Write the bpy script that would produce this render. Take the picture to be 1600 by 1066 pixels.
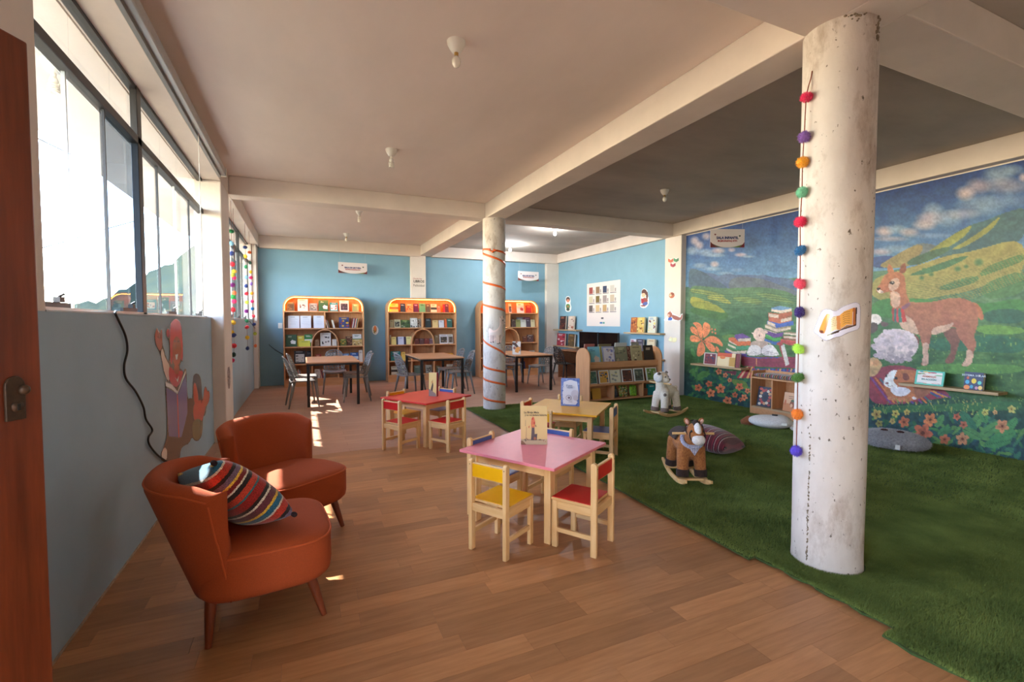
import bpy, bmesh, math, random
import numpy as np
from mathutils import Vector, Matrix, Euler

# ------------------------------------------------------------------ scene reset
for o in list(bpy.data.objects):
    bpy.data.objects.remove(o, do_unlink=True)
SC = bpy.context.scene
COL = SC.collection
PI = math.pi

# ------------------------------------------------------------------ camera
FPX, CX, CY, CAMH = 735.0, 800.0, 533.0, 1.43
YAW = math.atan2(800 - 474, FPX)
PITCH = -math.atan2(30, FPX)
cd = bpy.data.cameras.new('camera')
cd.sensor_width = 36.0
cd.lens = 36.0 * FPX / 1600.0
cd.clip_start = 0.05
cd.clip_end = 3000
cam = bpy.data.objects.new('camera', cd)
COL.objects.link(cam)
cam.location = (0, 0, CAMH)
cam.rotation_euler = (PI / 2 + PITCH, 0, -YAW)
SC.camera = cam

# ------------------------------------------------------------------ daylight
SUN_DIR = Vector((0.72, -0.92, -1.0)).normalized()      # the way the sunlight travels
w = bpy.data.worlds.new('sky')
SC.world = w
w.use_nodes = True
nt = w.node_tree
nt.nodes.clear()
n_out = nt.nodes.new('ShaderNodeOutputWorld')
n_bg = nt.nodes.new('ShaderNodeBackground')
n_sky = nt.nodes.new('ShaderNodeTexSky')
n_sky.sky_type = 'NISHITA'
n_sky.sun_disc = False
n_sky.sun_elevation = math.asin(-SUN_DIR.z)
n_sky.sun_rotation = math.atan2(-SUN_DIR.x, -SUN_DIR.y)
n_sky.altitude = 3000
n_sky.air_density = 1.0
n_sky.dust_density = 2.5
n_bg.inputs['Strength'].default_value = 2.1
n_wb = nt.nodes.new('ShaderNodeVectorMath')              # the camera's warm white balance
n_wb.operation = 'MULTIPLY'
n_wb.inputs[1].default_value = (1.0, 0.89, 0.78)
nt.links.new(n_sky.outputs[0], n_wb.inputs[0])
nt.links.new(n_wb.outputs[0], n_bg.inputs[0])
nt.links.new(n_bg.outputs[0], n_out.inputs[0])
sd = bpy.data.lights.new('sun', 'SUN')
sd.energy = 14.0
sd.color = (1.0, 0.95, 0.88)
sd.angle = math.radians(0.53)
sun = bpy.data.objects.new('sun', sd)
COL.objects.link(sun)
sun.location = (-6, 8, 12)
sun.rotation_euler = SUN_DIR.to_track_quat('-Z', 'Y').to_euler()


def portal(name, loc, rot, sx, sy):
    l = bpy.data.lights.new(name, 'AREA')
    l.shape = 'RECTANGLE'
    l.size, l.size_y = sx, sy
    l.energy = 1.0
    l.cycles.is_portal = True
    o = bpy.data.objects.new(name, l)
    COL.objects.link(o)
    o.location = loc
    o.rotation_euler = rot
    return o


# sampling guides in the window openings (they give off no light themselves)
portal('window_portal', (-1.16, 4.5, 2.27), (0, -PI / 2, 0), 1.6, 3.9)
portal('window_portal', (-1.16, 9.25, 2.27), (0, -PI / 2, 0), 1.6, 4.0)
portal('doorway_portal', (-1.16, 0.10, 1.05), (0, -PI / 2, 0), 2.1, 1.0)

SC.view_settings.view_transform = 'Standard'
SC.view_settings.look = 'None'
SC.view_settings.gamma = 1.0
SC.view_settings.use_curve_mapping = False
SC.view_settings.exposure = 1.25


# ------------------------------------------------------------------ measuring helpers
_fw = Vector((math.sin(YAW) * math.cos(PITCH), math.cos(YAW) * math.cos(PITCH), math.sin(PITCH)))
_rt = Vector((math.cos(YAW), -math.sin(YAW), 0))
_up = _rt.cross(_fw)


def _ray(x, y):
    return _fw * FPX + _rt * (x - CX) - _up * (y - CY)


def onz(x, y, z=0.0):
    d = _ray(x, y)
    return Vector((0, 0, CAMH)) + d * ((z - CAMH) / d.z)


def onx(x, y, X):
    d = _ray(x, y)
    return Vector((0, 0, CAMH)) + d * (X / d.x)


def ony(x, y, Y):
    d = _ray(x, y)
    return Vector((0, 0, CAMH)) + d * (Y / d.y)


def to_px(P):
    """world points (n,3) -> photo coordinates (n,2)"""
    P = np.asarray(P, float) - np.array([0, 0, CAMH])
    d = P @ np.array(_fw)
    return np.stack([CX + FPX * (P @ np.array(_rt)) / d, CY - FPX * (P @ np.array(_up)) / d], 1)


# ------------------------------------------------------------------ colours and materials
def lin1(c):
    c = c / 255.0
    return c / 12.92 if c <= 0.04045 else ((c + 0.055) / 1.055) ** 2.4


def L(r, g=None, b=None):
    if g is None:
        r, g, b = r
    return (lin1(r), lin1(g), lin1(b), 1.0)


MATS = {}


def mat(name, col, rough=0.6, noise=0.0, nscale=8.0, col2=None, bump=0.0, bscale=40.0, metallic=0.0,
        spec=0.5, coat=0.0, stretch=None, objrand=0.0, emit=None, estr=0.0, sheen=0.0, detail=4.0):
    if name in MATS:
        return MATS[name]
    m = bpy.data.materials.new(name)
    m.use_nodes = True
    t = m.node_tree
    b = t.nodes['Principled BSDF']
    b.inputs['Roughness'].default_value = rough
    b.inputs['Metallic'].default_value = metallic
    b.inputs['Specular IOR Level'].default_value = spec
    b.inputs['Coat Weight'].default_value = coat
    b.inputs['Sheen Weight'].default_value = sheen
    c = L(col)
    b.inputs['Base Color'].default_value = c
    tc = t.nodes.new('ShaderNodeTexCoord')
    mp = t.nodes.new('ShaderNodeMapping')
    t.links.new(tc.outputs['Object'], mp.inputs[0])
    if stretch:
        mp.inputs['Scale'].default_value = stretch
    last = None
    if noise > 0 or col2:
        n = t.nodes.new('ShaderNodeTexNoise')
        n.inputs['Scale'].default_value = nscale
        n.inputs['Detail'].default_value = detail
        n.inputs['Roughness'].default_value = 0.6
        t.links.new(mp.outputs[0], n.inputs[0])
        r = t.nodes.new('ShaderNodeValToRGB')
        r.color_ramp.elements[0].position = 0.32
        r.color_ramp.elements[1].position = 0.68
        if col2:
            r.color_ramp.elements[0].color = L(col2)
            r.color_ramp.elements[1].color = c
        else:
            r.color_ramp.elements[0].color = tuple(max(0, x * (1 - noise)) for x in c[:3]) + (1,)
            r.color_ramp.elements[1].color = tuple(min(1, x * (1 + noise)) for x in c[:3]) + (1,)
        t.links.new(n.outputs[0], r.inputs[0])
        last = r.outputs[0]
    if objrand > 0:
        oi = t.nodes.new('ShaderNodeObjectInfo')
        mr = t.nodes.new('ShaderNodeMapRange')
        mr.inputs['To Min'].default_value = 1 - objrand
        mr.inputs['To Max'].default_value = 1 + objrand
        t.links.new(oi.outputs['Random'], mr.inputs['Value'])
        vm = t.nodes.new('ShaderNodeVectorMath')
        vm.operation = 'SCALE'
        if last:
            t.links.new(last, vm.inputs[0])
        else:
            vm.inputs[0].default_value = c[:3]
        t.links.new(mr.outputs[0], vm.inputs['Scale'])
        last = vm.outputs[0]
        # shift the grain from object to object
        va = t.nodes.new('ShaderNodeVectorMath')
        va.operation = 'SCALE'
        va.inputs[0].default_value = (37.0, 19.0, 11.0)
        t.links.new(oi.outputs['Random'], va.inputs['Scale'])
        t.links.new(va.outputs[0], mp.inputs['Location'])
    if last:
        t.links.new(last, b.inputs['Base Color'])
    if bump > 0:
        n2 = t.nodes.new('ShaderNodeTexNoise')
        n2.inputs['Scale'].default_value = bscale
        n2.inputs['Detail'].default_value = 5
        t.links.new(mp.outputs[0], n2.inputs[0])
        bp = t.nodes.new('ShaderNodeBump')
        bp.inputs['Strength'].default_value = bump
        bp.inputs['Distance'].default_value = 0.01
        t.links.new(n2.outputs[0], bp.inputs['Height'])
        t.links.new(bp.outputs[0], b.inputs['Normal'])
    if emit:
        b.inputs['Emission Color'].default_value = L(emit)
        b.inputs['Emission Strength'].default_value = estr
    MATS[name] = m
    return m


def paint_mat(name, rough, attr='Col', noise=0.0, nscale=30.0):
    m = bpy.data.materials.new(name)
    m.use_nodes = True
    t = m.node_tree
    b = t.nodes['Principled BSDF']
    b.inputs['Roughness'].default_value = rough
    a = t.nodes.new('ShaderNodeAttribute')
    a.attribute_name = attr
    out = a.outputs['Color']
    if noise > 0:
        tc = t.nodes.new('ShaderNodeTexCoord')
        n = t.nodes.new('ShaderNodeTexNoise')
        n.inputs['Scale'].default_value = nscale
        n.inputs['Detail'].default_value = 5
        t.links.new(tc.outputs['Object'], n.inputs[0])
        mr = t.nodes.new('ShaderNodeMapRange')
        mr.inputs['From Min'].default_value = 0.3
        mr.inputs['From Max'].default_value = 0.7
        mr.inputs['To Min'].default_value = 1 - noise
        mr.inputs['To Max'].default_value = 1 + noise
        t.links.new(n.outputs[0], mr.inputs[0])
        vm = t.nodes.new('ShaderNodeVectorMath')
        vm.operation = 'SCALE'
        t.links.new(out, vm.inputs[0])
        t.links.new(mr.outputs[0], vm.inputs['Scale'])
        out = vm.outputs[0]
    t.links.new(out, b.inputs['Base Color'])
    MATS[name] = m
    return m


def wood_mat(name, c1, c2, rough=0.45, axis='x', scale=1.0, objrand=0.0, bump=0.05):
    st = {'x': (1.2, 14, 14), 'y': (14, 1.2, 14), 'z': (14, 14, 1.2)}[axis]
    return mat(name, c1, rough, col2=c2, nscale=2.2 * scale, stretch=st, bump=bump, bscale=5 * scale, objrand=objrand)


# walls and ceiling
WHITE = mat('white_plaster', (224, 212, 203), 0.85, noise=0.05, nscale=2.2, bump=0.12, bscale=35)
def ceil_mat():
    m = mat('ceiling_plaster', (234, 219, 208), 0.9, noise=0.07, nscale=1.1, bump=0.10, bscale=18, detail=7, stretch=(1, .45, 1))
    return m
CEIL = ceil_mat()
CEILG = mat('ceiling_shaded_plaster', (176, 164, 152), 0.9, noise=0.16, nscale=1.3, bump=0.14, bscale=18, detail=7, stretch=(.5, 1.1, 1))  # right bay: its dimness is put into a greyer plaster colour, with stain blotches
BLUE = mat('blue_paint', (128, 168, 190), 0.7, noise=0.05, nscale=1.6, bump=0.08, bscale=40)
BLUE2 = mat('pale_blue_paint', (156, 180, 196), 0.7, noise=0.05, nscale=1.6, bump=0.10, bscale=40)
PRINT = paint_mat('print', 0.45)
PRINTG = paint_mat('print_gloss', 0.22)
MURAL = paint_mat('mural_paint', 0.55, noise=0.10, nscale=26)
PINE = wood_mat('pine', (240, 200, 144), (220, 170, 108), 0.45, 'z')
PINEX = wood_mat('pine_cross', (238, 198, 142), (218, 168, 106), 0.45, 'x')
PINEY = wood_mat('pine_side', (238, 198, 142), (218, 168, 106), 0.45, 'y')
BEECH = wood_mat('beech_board', (212, 154, 106), (196, 136, 90), 0.5, 'z', bump=0.02)
BEECHX = wood_mat('beech_board_long', (212, 154, 106), (196, 136, 90), 0.5, 'x', bump=0.02)
OAKS = wood_mat('pale_oak_shelf', (196, 166, 128), (172, 140, 102), 0.5, 'y', bump=0.02)
DARKWOOD = wood_mat('door_wood', (128, 60, 30), (92, 38, 16), 0.35, 'z')
WALNUT = wood_mat('walnut_leg', (132, 62, 30), (98, 42, 18), 0.3, 'z')
DESKTOP = wood_mat('table_board', (190, 146, 108), (170, 126, 90), 0.4, 'x', bump=0.02)
BLACK = mat('black_metal', (22, 21, 22), 0.4)
SCREEN = mat('black_screen', (10, 11, 14), 0.15)
STEEL = mat('dark_steel', (58, 56, 58), 0.4, metallic=0.5)
ALU = mat('grey_aluminium', (168, 166, 162), 0.35, metallic=0.6)
GREYPL = mat('grey_plastic', (124, 121, 118), 0.35)
DARKPL = mat('dark_grey_plastic', (50, 50, 52), 0.4)
WHITEPL = mat('white_plastic', (236, 230, 220), 0.35)
BULBG = mat('frosted_bulb', (238, 230, 218), 0.25)
BRASS = mat('brass_cap', (200, 164, 96), 0.35, metallic=0.8)
CABLE = mat('black_cable', (20, 18, 18), 0.5)
PAPER = mat('book_pages', (232, 222, 202), 0.8, noise=0.06, nscale=80)
FABRIC = mat('orange_upholstery', (164, 70, 25), 0.85, noise=0.12, nscale=260, bump=0.25, bscale=420, sheen=0.0)


def glass_mat(name, tint, rough=0.0, alpha=0.12):
    """thin window glass: mostly clear with a mirror-like surface"""
    m = bpy.data.materials.new(name)
    m.use_nodes = True
    t = m.node_tree
    t.nodes.clear()
    o = t.nodes.new('ShaderNodeOutputMaterial')
    tr = t.nodes.new('ShaderNodeBsdfTransparent')
    tr.inputs[0].default_value = tint
    gl = t.nodes.new('ShaderNodeBsdfGlossy')
    gl.inputs['Roughness'].default_value = 0.01
    lw = t.nodes.new('ShaderNodeLayerWeight')
    pw = t.nodes.new('ShaderNodeMath')
    pw.operation = 'POWER'
    pw.inputs[1].default_value = 5.0
    t.links.new(lw.outputs['Facing'], pw.inputs[0])
    fr = t.nodes.new('ShaderNodeMath')
    fr.operation = 'MULTIPLY_ADD'
    fr.inputs[1].default_value = 0.6
    fr.inputs[2].default_value = 0.025
    t.links.new(pw.outputs[0], fr.inputs[0])
    mx = t.nodes.new('ShaderNodeMixShader')
    t.links.new(fr.outputs[0], mx.inputs[0])
    t.links.new(tr.outputs[0], mx.inputs[1])
    t.links.new(gl.outputs[0], mx.inputs[2])
    t.links.new(mx.outputs[0], o.inputs[0])
    MATS[name] = m
    return m


GLASS = glass_mat('window_glass', (0.95, 0.96, 0.96, 1))
GLASS2 = glass_mat('tinted_window_glass', (0.50, 0.56, 0.62, 1))


# ------------------------------------------------------------------ mesh helpers
class MB:
    """collects geometry for one mesh"""

    def __init__(s):
        s.v, s.f, s.m, s.c, s.mi, s.col, s.T = [], [], [], [], 0, (1, 1, 1, 1), None
        s.anycol = False

    def color(s, c):
        s.col = L(c)
        s.anycol = True
        return s

    def add(s, vs, fs):
        b = len(s.v)
        if s.T is not None:
            vs = [tuple(s.T @ Vector(p)) for p in vs]
        s.v += [tuple(p) for p in vs]
        for f in fs:
            s.f.append(tuple(i + b for i in f))
            s.m.append(s.mi)
            s.c.append(s.col)
        return s

    def box(s, x0, y0, z0, x1, y1, z1):
        vs = [(x0, y0, z0), (x1, y0, z0), (x1, y1, z0), (x0, y1, z0), (x0, y0, z1), (x1, y0, z1), (x1, y1, z1), (x0, y1, z1)]
        return s.add(vs, [(0, 3, 2, 1), (4, 5, 6, 7), (0, 1, 5, 4), (1, 2, 6, 5), (2, 3, 7, 6), (3, 0, 4, 7)])

    def bar(s, p, q, wx, wy, up=(0, 0, 1)):
        """rectangular bar from p to q"""
        p, q = Vector(p), Vector(q)
        d = (q - p).normalized()
        a = d.cross(Vector(up))
        if a.length < 1e-4:
            a = Vector((1, 0, 0))
        a.normalize()
        b = a.cross(d)
        vs = []
        for e in (p, q):
            for (i, j) in ((-1, -1), (1, -1), (1, 1), (-1, 1)):
                vs.append(e + a * (i * wx / 2) + b * (j * wy / 2))
        return s.add(vs, [(0, 1, 2, 3), (7, 6, 5, 4), (0, 4, 5, 1), (1, 5, 6, 2), (2, 6, 7, 3), (3, 7, 4, 0)])

    def tube(s, pts, r, n=8, cap=True, closed=False):
        pts = [Vector(p) for p in pts]
        rs = r if isinstance(r, (list, tuple)) else [r] * len(pts)
        vs, fs = [], []
        m = len(pts)
        ref = None
        for i, p in enumerate(pts):
            if closed:
                d = pts[(i + 1) % m] - pts[i - 1]
            else:
                d = pts[min(i + 1, m - 1)] - pts[max(i - 1, 0)]
            d.normalize()
            if ref is None:
                ref = Vector((0, 0, 1)) if abs(d.z) < 0.9 else Vector((1, 0, 0))
            a = d.cross(ref)
            if a.length < 1e-5:
                a = d.cross(Vector((0.3, 0.9, 0.2)))
            a.normalize()
            b = a.cross(d).normalized()
            ref = b
            for k in range(n):
                t = 2 * PI * k / n
                vs.append(p + a * (math.cos(t) * rs[i]) + b * (math.sin(t) * rs[i]))
        for i in range(m if closed else m - 1):
            j = (i + 1) % m
            for k in range(n):
                l = (k + 1) % n
                fs.append((i * n + k, i * n + l, j * n + l, j * n + k))
        if cap and not closed:
            fs.append(tuple(range(n - 1, -1, -1)))
            fs.append(tuple((m - 1) * n + k for k in range(n)))
        return s.add(vs, [f[::-1] for f in fs])

    def lathe(s, prof, n=24, c=(0, 0, 0)):
        """prof: (r, z) from bottom to top"""
        vs, fs = [], []
        for (r, z) in prof:
            for k in range(n):
                t = 2 * PI * k / n
                vs.append((c[0] + r * math.cos(t), c[1] + r * math.sin(t), c[2] + z))
        for i in range(len(prof) - 1):
            for k in range(n):
                l = (k + 1) % n
                fs.append((i * n + k, i * n + l, (i + 1) * n + l, (i + 1) * n + k))
        fs.append(tuple(range(n - 1, -1, -1)))
        fs.append(tuple((len(prof) - 1) * n + k for k in range(n)))
        return s.add(vs, fs)

    def ell(s, c, r, n=16, m=10, R=None):
        vs, fs = [], []
        R = R.to_matrix() if isinstance(R, Euler) else R
        for i in range(m + 1):
            a = PI * i / m
            for k in range(n):
                t = 2 * PI * k / n
                p = Vector((r[0] * math.sin(a) * math.cos(t), r[1] * math.sin(a) * math.sin(t), r[2] * math.cos(a)))
                if R is not None:
                    p = R @ p
                vs.append(p + Vector(c))
        for i in range(m):
            for k in range(n):
                l = (k + 1) % n
                fs.append((i * n + k, (i + 1) * n + k, (i + 1) * n + l, i * n + l))
        return s.add(vs, fs)

    def prism(s, poly, a, b, axis='y'):
        """polygon (2D) pushed from a to b along an axis; poly axes are the other two in order"""
        def P(u, v, t):
            return {'x': (t, u, v), 'y': (u, t, v), 'z': (u, v, t)}[axis]
        n = len(poly)
        vs = [P(u, v, a) for (u, v) in poly] + [P(u, v, b) for (u, v) in poly]
        fs = [tuple(range(n)), tuple(range(2 * n - 1, n - 1, -1))]
        for i in range(n):
            j = (i + 1) % n
            fs.append((i, i + n, j + n, j))
        return s.add(vs, fs)

    def grid(s, fn, nu, nv, closeu=False):
        vs = [fn(i / (nu - (0 if closeu else 1)), j / (nv - 1)) for j in range(nv) for i in range(nu)]
        fs = []
        for j in range(nv - 1):
            for i in range(nu if closeu else nu - 1):
                k = (i + 1) % nu
                fs.append((j * nu + i, j * nu + k, (j + 1) * nu + k, (j + 1) * nu + i))
        return s.add(vs, fs)

    def mesh(s, name, mats, smooth=False):
        me = bpy.data.meshes.new(name)
        me.from_pydata(s.v, [], s.f)
        ms = mats if isinstance(mats, (list, tuple)) else [mats]
        for m in ms:
            me.materials.append(m)
        if len(ms) > 1:
            me.polygons.foreach_set('material_index', s.m)
        if s.anycol:
            at = me.attributes.new('Col', 'FLOAT_COLOR', 'CORNER')
            arr = np.repeat(np.array(s.c, dtype=np.float32), [len(f) for f in s.f], axis=0)
            at.data.foreach_set('color', arr.ravel())
        if smooth:
            me.polygons.foreach_set('use_smooth', [True] * len(me.polygons))
        me.update()
        return me

    def build(s, name, mats, parent=None, smooth=False, bevel=0, seg=2, fix=True, auto=None):
        me = s.mesh(name, mats, smooth)
        if fix:
            bm = bmesh.new()
            bm.from_mesh(me)
            bmesh.ops.recalc_face_normals(bm, faces=bm.faces)
            bm.to_mesh(me)
            bm.free()
        o = bpy.data.objects.new(name, me)
        COL.objects.link(o)
        if parent is not None:
            o.parent = parent
        if bevel:
            md = o.modifiers.new('bevel', 'BEVEL')
            md.width = bevel
            md.segments = seg
            md.limit_method = 'ANGLE'
            md.angle_limit = math.radians(40)
        if auto:
            me.polygons.foreach_set('use_smooth', [True] * len(me.polygons))
            try:
                me.set_sharp_from_angle(angle=math.radians(auto))
            except Exception:
                pass
        return o


def tag(o, label=None, cat=None, group=None, kind=None):
    if label:
        o['label'] = label
    if cat:
        o['category'] = cat
    if group:
        o['group'] = group
    if kind:
        o['kind'] = kind
    return o


def thing(name, label, cat, loc=(0, 0, 0), rz=0.0, group=None, rot=None):
    o = bpy.data.objects.new(name, None)
    o.empty_display_size = 0.05
    COL.objects.link(o)
    o.location = loc
    o.rotation_euler = rot if rot else (0, 0, rz)
    return tag(o, label, cat, group)


def kids(o):
    return [c for c in bpy.data.objects if c.parent == o]


def copy_tree(o, parent=None):
    c = o.copy()
    COL.objects.link(c)
    c.parent = parent
    for k in kids(o):
        copy_tree(k, c)
    return c


def rbox(name, mats, x0, y0, z0, x1, y1, z1, parent=None, bevel=0.003):
    return MB().box(x0, y0, z0, x1, y1, z1).build(name, mats, parent, bevel=bevel)


def struct(o):
    o['kind'] = 'structure'
    return o


# ------------------------------------------------------------------ flat art: paint on a real surface
def in_poly(U, V, pts):
    pts = [(float(a), float(b)) for a, b in pts]
    ins = np.zeros(U.shape, bool)
    n = len(pts)
    j = n - 1
    for i in range(n):
        xi, yi = pts[i]
        xj, yj = pts[j]
        if yi != yj:
            c = ((yi > V) != (yj > V)) & (U < (xj - xi) * (V - yi) / (yj - yi) + xi)
            ins ^= c
        j = i
    return ins


def smooth_poly(pts, it=2):
    """round a coarse outline (Chaikin)"""
    for _ in range(it):
        q = []
        for i in range(len(pts)):
            a, b = pts[i], pts[(i + 1) % len(pts)]
            q.append((a[0] * .75 + b[0] * .25, a[1] * .75 + b[1] * .25))
            q.append((a[0] * .25 + b[0] * .75, a[1] * .25 + b[1] * .75))
        pts = q
    return pts


def vnoise(U, V, s, seed=0):
    """cheap smooth value noise, 0..1"""
    x, y = U / s + seed * 17.3, V / s + seed * 9.1
    xi, yi = np.floor(x), np.floor(y)
    fx, fy = x - xi, y - yi
    fx, fy = fx * fx * (3 - 2 * fx), fy * fy * (3 - 2 * fy)

    def h(a, b):
        t = np.sin(a * 127.1 + b * 311.7 + seed * 74.7) * 43758.5453
        return t - np.floor(t)
    return (h(xi, yi) * (1 - fx) + h(xi + 1, yi) * fx) * (1 - fy) + (h(xi, yi + 1) * (1 - fx) + h(xi + 1, yi + 1) * fx) * fy


def paint(U, V, shapes, base=(255, 255, 255)):
    """shapes in painting order; returns sRGB 0..255 (n,3)"""
    C = np.zeros(U.shape + (3,))
    C[:] = base

    def mix(mask, col, a):
        col = np.asarray(col, float)
        C[mask] = C[mask] * (1 - a) + (col if col.ndim == 1 else col[mask]) * a
    for sh in shapes:
        k = sh[0]
        if k in ('p', 's'):                              # polygon, smoothed polygon
            col, pts = sh[1], sh[2]
            a = sh[3] if len(sh) > 3 else 1.0
            if k == 's':
                pts = smooth_poly(pts)
            xs = [q[0] for q in pts]
            ys = [q[1] for q in pts]
            bb = (U >= min(xs)) & (U <= max(xs)) & (V >= min(ys)) & (V <= max(ys))
            idx = np.nonzero(bb)[0]
            if len(idx) == 0:
                continue
            ins = idx[in_poly(U[idx], V[idx], pts)]
            C[ins] = C[ins] * (1 - a) + np.array(col, float) * a
        elif k == 'e':                                   # ellipse
            col, cu, cv, ru, rv = sh[1:6]
            rot = sh[6] if len(sh) > 6 else 0.0
            a = sh[7] if len(sh) > 7 else 1.0
            c, s = math.cos(rot), math.sin(rot)
            du, dv = U - cu, V - cv
            q = ((du * c + dv * s) / ru) ** 2 + ((-du * s + dv * c) / rv) ** 2
            mix(q < 1, col, a)
        elif k == 'b':                                   # soft blob
            col, cu, cv, ru, rv = sh[1:6]
            a = sh[6] if len(sh) > 6 else 1.0
            q = ((U - cu) / ru) ** 2 + ((V - cv) / rv) ** 2
            wgt = np.clip(1 - q, 0, 1)[:, None] * a
            C[:] = C * (1 - wgt) + np.array(col, float) * wgt
        elif k == 'l':                                   # stroke
            col, wd, pts = sh[1], sh[2], sh[3]
            for i in range(len(pts) - 1):
                (x0, y0), (x1, y1) = pts[i], pts[i + 1]
                dx, dy = x1 - x0, y1 - y0
                t = np.clip(((U - x0) * dx + (V - y0) * dy) / (dx * dx + dy * dy + 1e-9), 0, 1)
                mix(((U - x0 - t * dx) ** 2 + (V - y0 - t * dy) ** 2) < (wd / 2) ** 2, col, 1.0)
        elif k == 'f':                                   # flower: petals
            col, cu, cv, r = sh[1:5]
            npet = sh[5] if len(sh) > 5 else 5
            ph = sh[6] if len(sh) > 6 else 0.3
            du, dv = U - cu, V - cv
            rr = np.sqrt(du * du + dv * dv)
            an = np.arctan2(dv, du)
            pr = r * (0.55 + 0.45 * np.abs(np.cos((an - ph) * npet / 2)))
            mix(rr < pr, col, 1.0)
            mix(rr < pr * 0.55, [x * 0.86 for x in col], 1.0)
            mix(rr < r * 0.2, (90, 40, 20), 1.0)
        elif k == 'fn':                                  # free function
            sh[1](U, V, C)
    return C


def art(name, verts_fn, nu, nv, shapes, outline=None, base=(255, 255, 255), gain=1.0, material=None, parent=None, thick=None):
    """a painted patch: verts_fn(s, t) arrays -> world points; outline and shapes in photo coordinates"""
    s, t = np.meshgrid(np.linspace(0, 1, nu), np.linspace(0, 1, nv))
    P = verts_fn(s.ravel(), t.ravel())
    px = to_px(P)
    U, V = px[:, 0], px[:, 1]
    C = paint(U, V, shapes, base)
    C = np.clip(C, 0, 255) / 255.0
    Lc = np.where(C <= 0.04045, C / 12.92, ((C + 0.055) / 1.055) ** 2.4) * gain
    Lc = np.clip(Lc, 0, 0.92)
    idx = np.arange(nu * nv).reshape(nv, nu)
    q = np.stack([idx[:-1, :-1], idx[:-1, 1:], idx[1:, 1:], idx[1:, :-1]], -1).reshape(-1, 4)
    if outline is not None:
        o = smooth_poly(outline, 1)
        uc, vc = U[q].mean(1), V[q].mean(1)
        q = q[in_poly(uc, vc, o)]
        used = np.unique(q)
        mp = -np.ones(nu * nv, int)
        mp[used] = np.arange(len(used))
        q = mp[q]
        P, Lc = P[used], Lc[used]
    me = bpy.data.meshes.new(name)
    me.vertices.add(len(P))
    me.vertices.foreach_set('co', P.astype(np.float32).ravel())
    me.loops.add(q.size)
    me.loops.foreach_set('vertex_index', q.astype(np.int32).ravel())
    me.polygons.add(len(q))
    me.polygons.foreach_set('loop_start', (np.arange(len(q)) * 4).astype(np.int32))
    me.update(calc_edges=True)
    me.validate()
    at = me.attributes.new('Col', 'FLOAT_COLOR', 'POINT')
    col = np.concatenate([Lc, np.ones((len(Lc), 1))], 1).astype(np.float32)
    at.data.foreach_set('color', col.ravel())
    me.materials.append(material or PRINT)
    me.polygons.foreach_set('use_smooth', [True] * len(me.polygons))
    ob = bpy.data.objects.new(name, me)
    COL.objects.link(ob)
    if parent is not None:
        ob.parent = parent
    if thick:
        md = ob.modifiers.new('thickness', 'SOLIDIFY')
        md.thickness = thick
        md.offset = 0.0
    return ob


def plane_x(X, y0, y1, z0, z1):
    return lambda s, t: np.stack([np.full_like(s, X), y0 + (y1 - y0) * s, z0 + (z1 - z0) * t], 1)


def plane_y(Y, x0, x1, z0, z1):
    return lambda s, t: np.stack([x0 + (x1 - x0) * s, np.full_like(s, Y), z0 + (z1 - z0) * t], 1)


def cyl_patch(cx, cy, r, a0, a1, z0, z1):
    return lambda s, t: np.stack([cx + r * np.cos(a0 + (a1 - a0) * s), cy + r * np.sin(a0 + (a1 - a0) * s), z0 + (z1 - z0) * t], 1)


# ------------------------------------------------------------------ lettering
def lettering(name, text, size, material, loc, rot, parent=None, extrude=0.0004, align='CENTER', bold=0.0, sx=1.0):
    cu = bpy.data.curves.new(name, 'FONT')
    cu.body = text
    cu.size = size
    cu.align_x = align
    cu.align_y = 'CENTER'
    cu.extrude = extrude
    cu.offset = bold
    cu.resolution_u = 2
    tmp = bpy.data.objects.new('tmp_text', cu)
    me = bpy.data.meshes.new_from_object(tmp)
    bpy.data.objects.remove(tmp)
    bpy.data.curves.remove(cu)
    me.materials.clear()
    me.materials.append(material)
    o = bpy.data.objects.new(name, me)
    COL.objects.link(o)
    o.location = loc
    o.rotation_euler = rot
    o.scale = (sx, 1, 1)
    if parent is not None:
        o.parent = parent
    return o


# ================================================================== THE SETTING
XL, XR, XM, YB, YF = -0.98, 6.60, 6.65, 11.75, -1.1
ZB, ZC, ZS = 3.07, 3.31, 1.475          # beam underside, ceiling, window sill
XW = -1.06                               # window plane
W1A, W1B = 2.58, 6.44
W2A, W2B = 7.06, 11.30
DA, DB, DH = -0.38, 0.64, 2.10           # doorway beside the camera

# floor: slab, printed plank sheet in front, paler sheet behind
floor = struct(MB().box(-1.25, YF, -0.15, 6.8, YB + 0.1, -0.006).build('floor', mat('screed', (120, 96, 80), 0.9, noise=.1)))


def plank_material():
    m = mat('vinyl_plank', (188, 134, 88), 0.42, col2=(166, 114, 70), nscale=2.4, stretch=(1.6, 16, 1), objrand=0.22,
            bump=0.03, bscale=10, detail=8)
    return m


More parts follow.
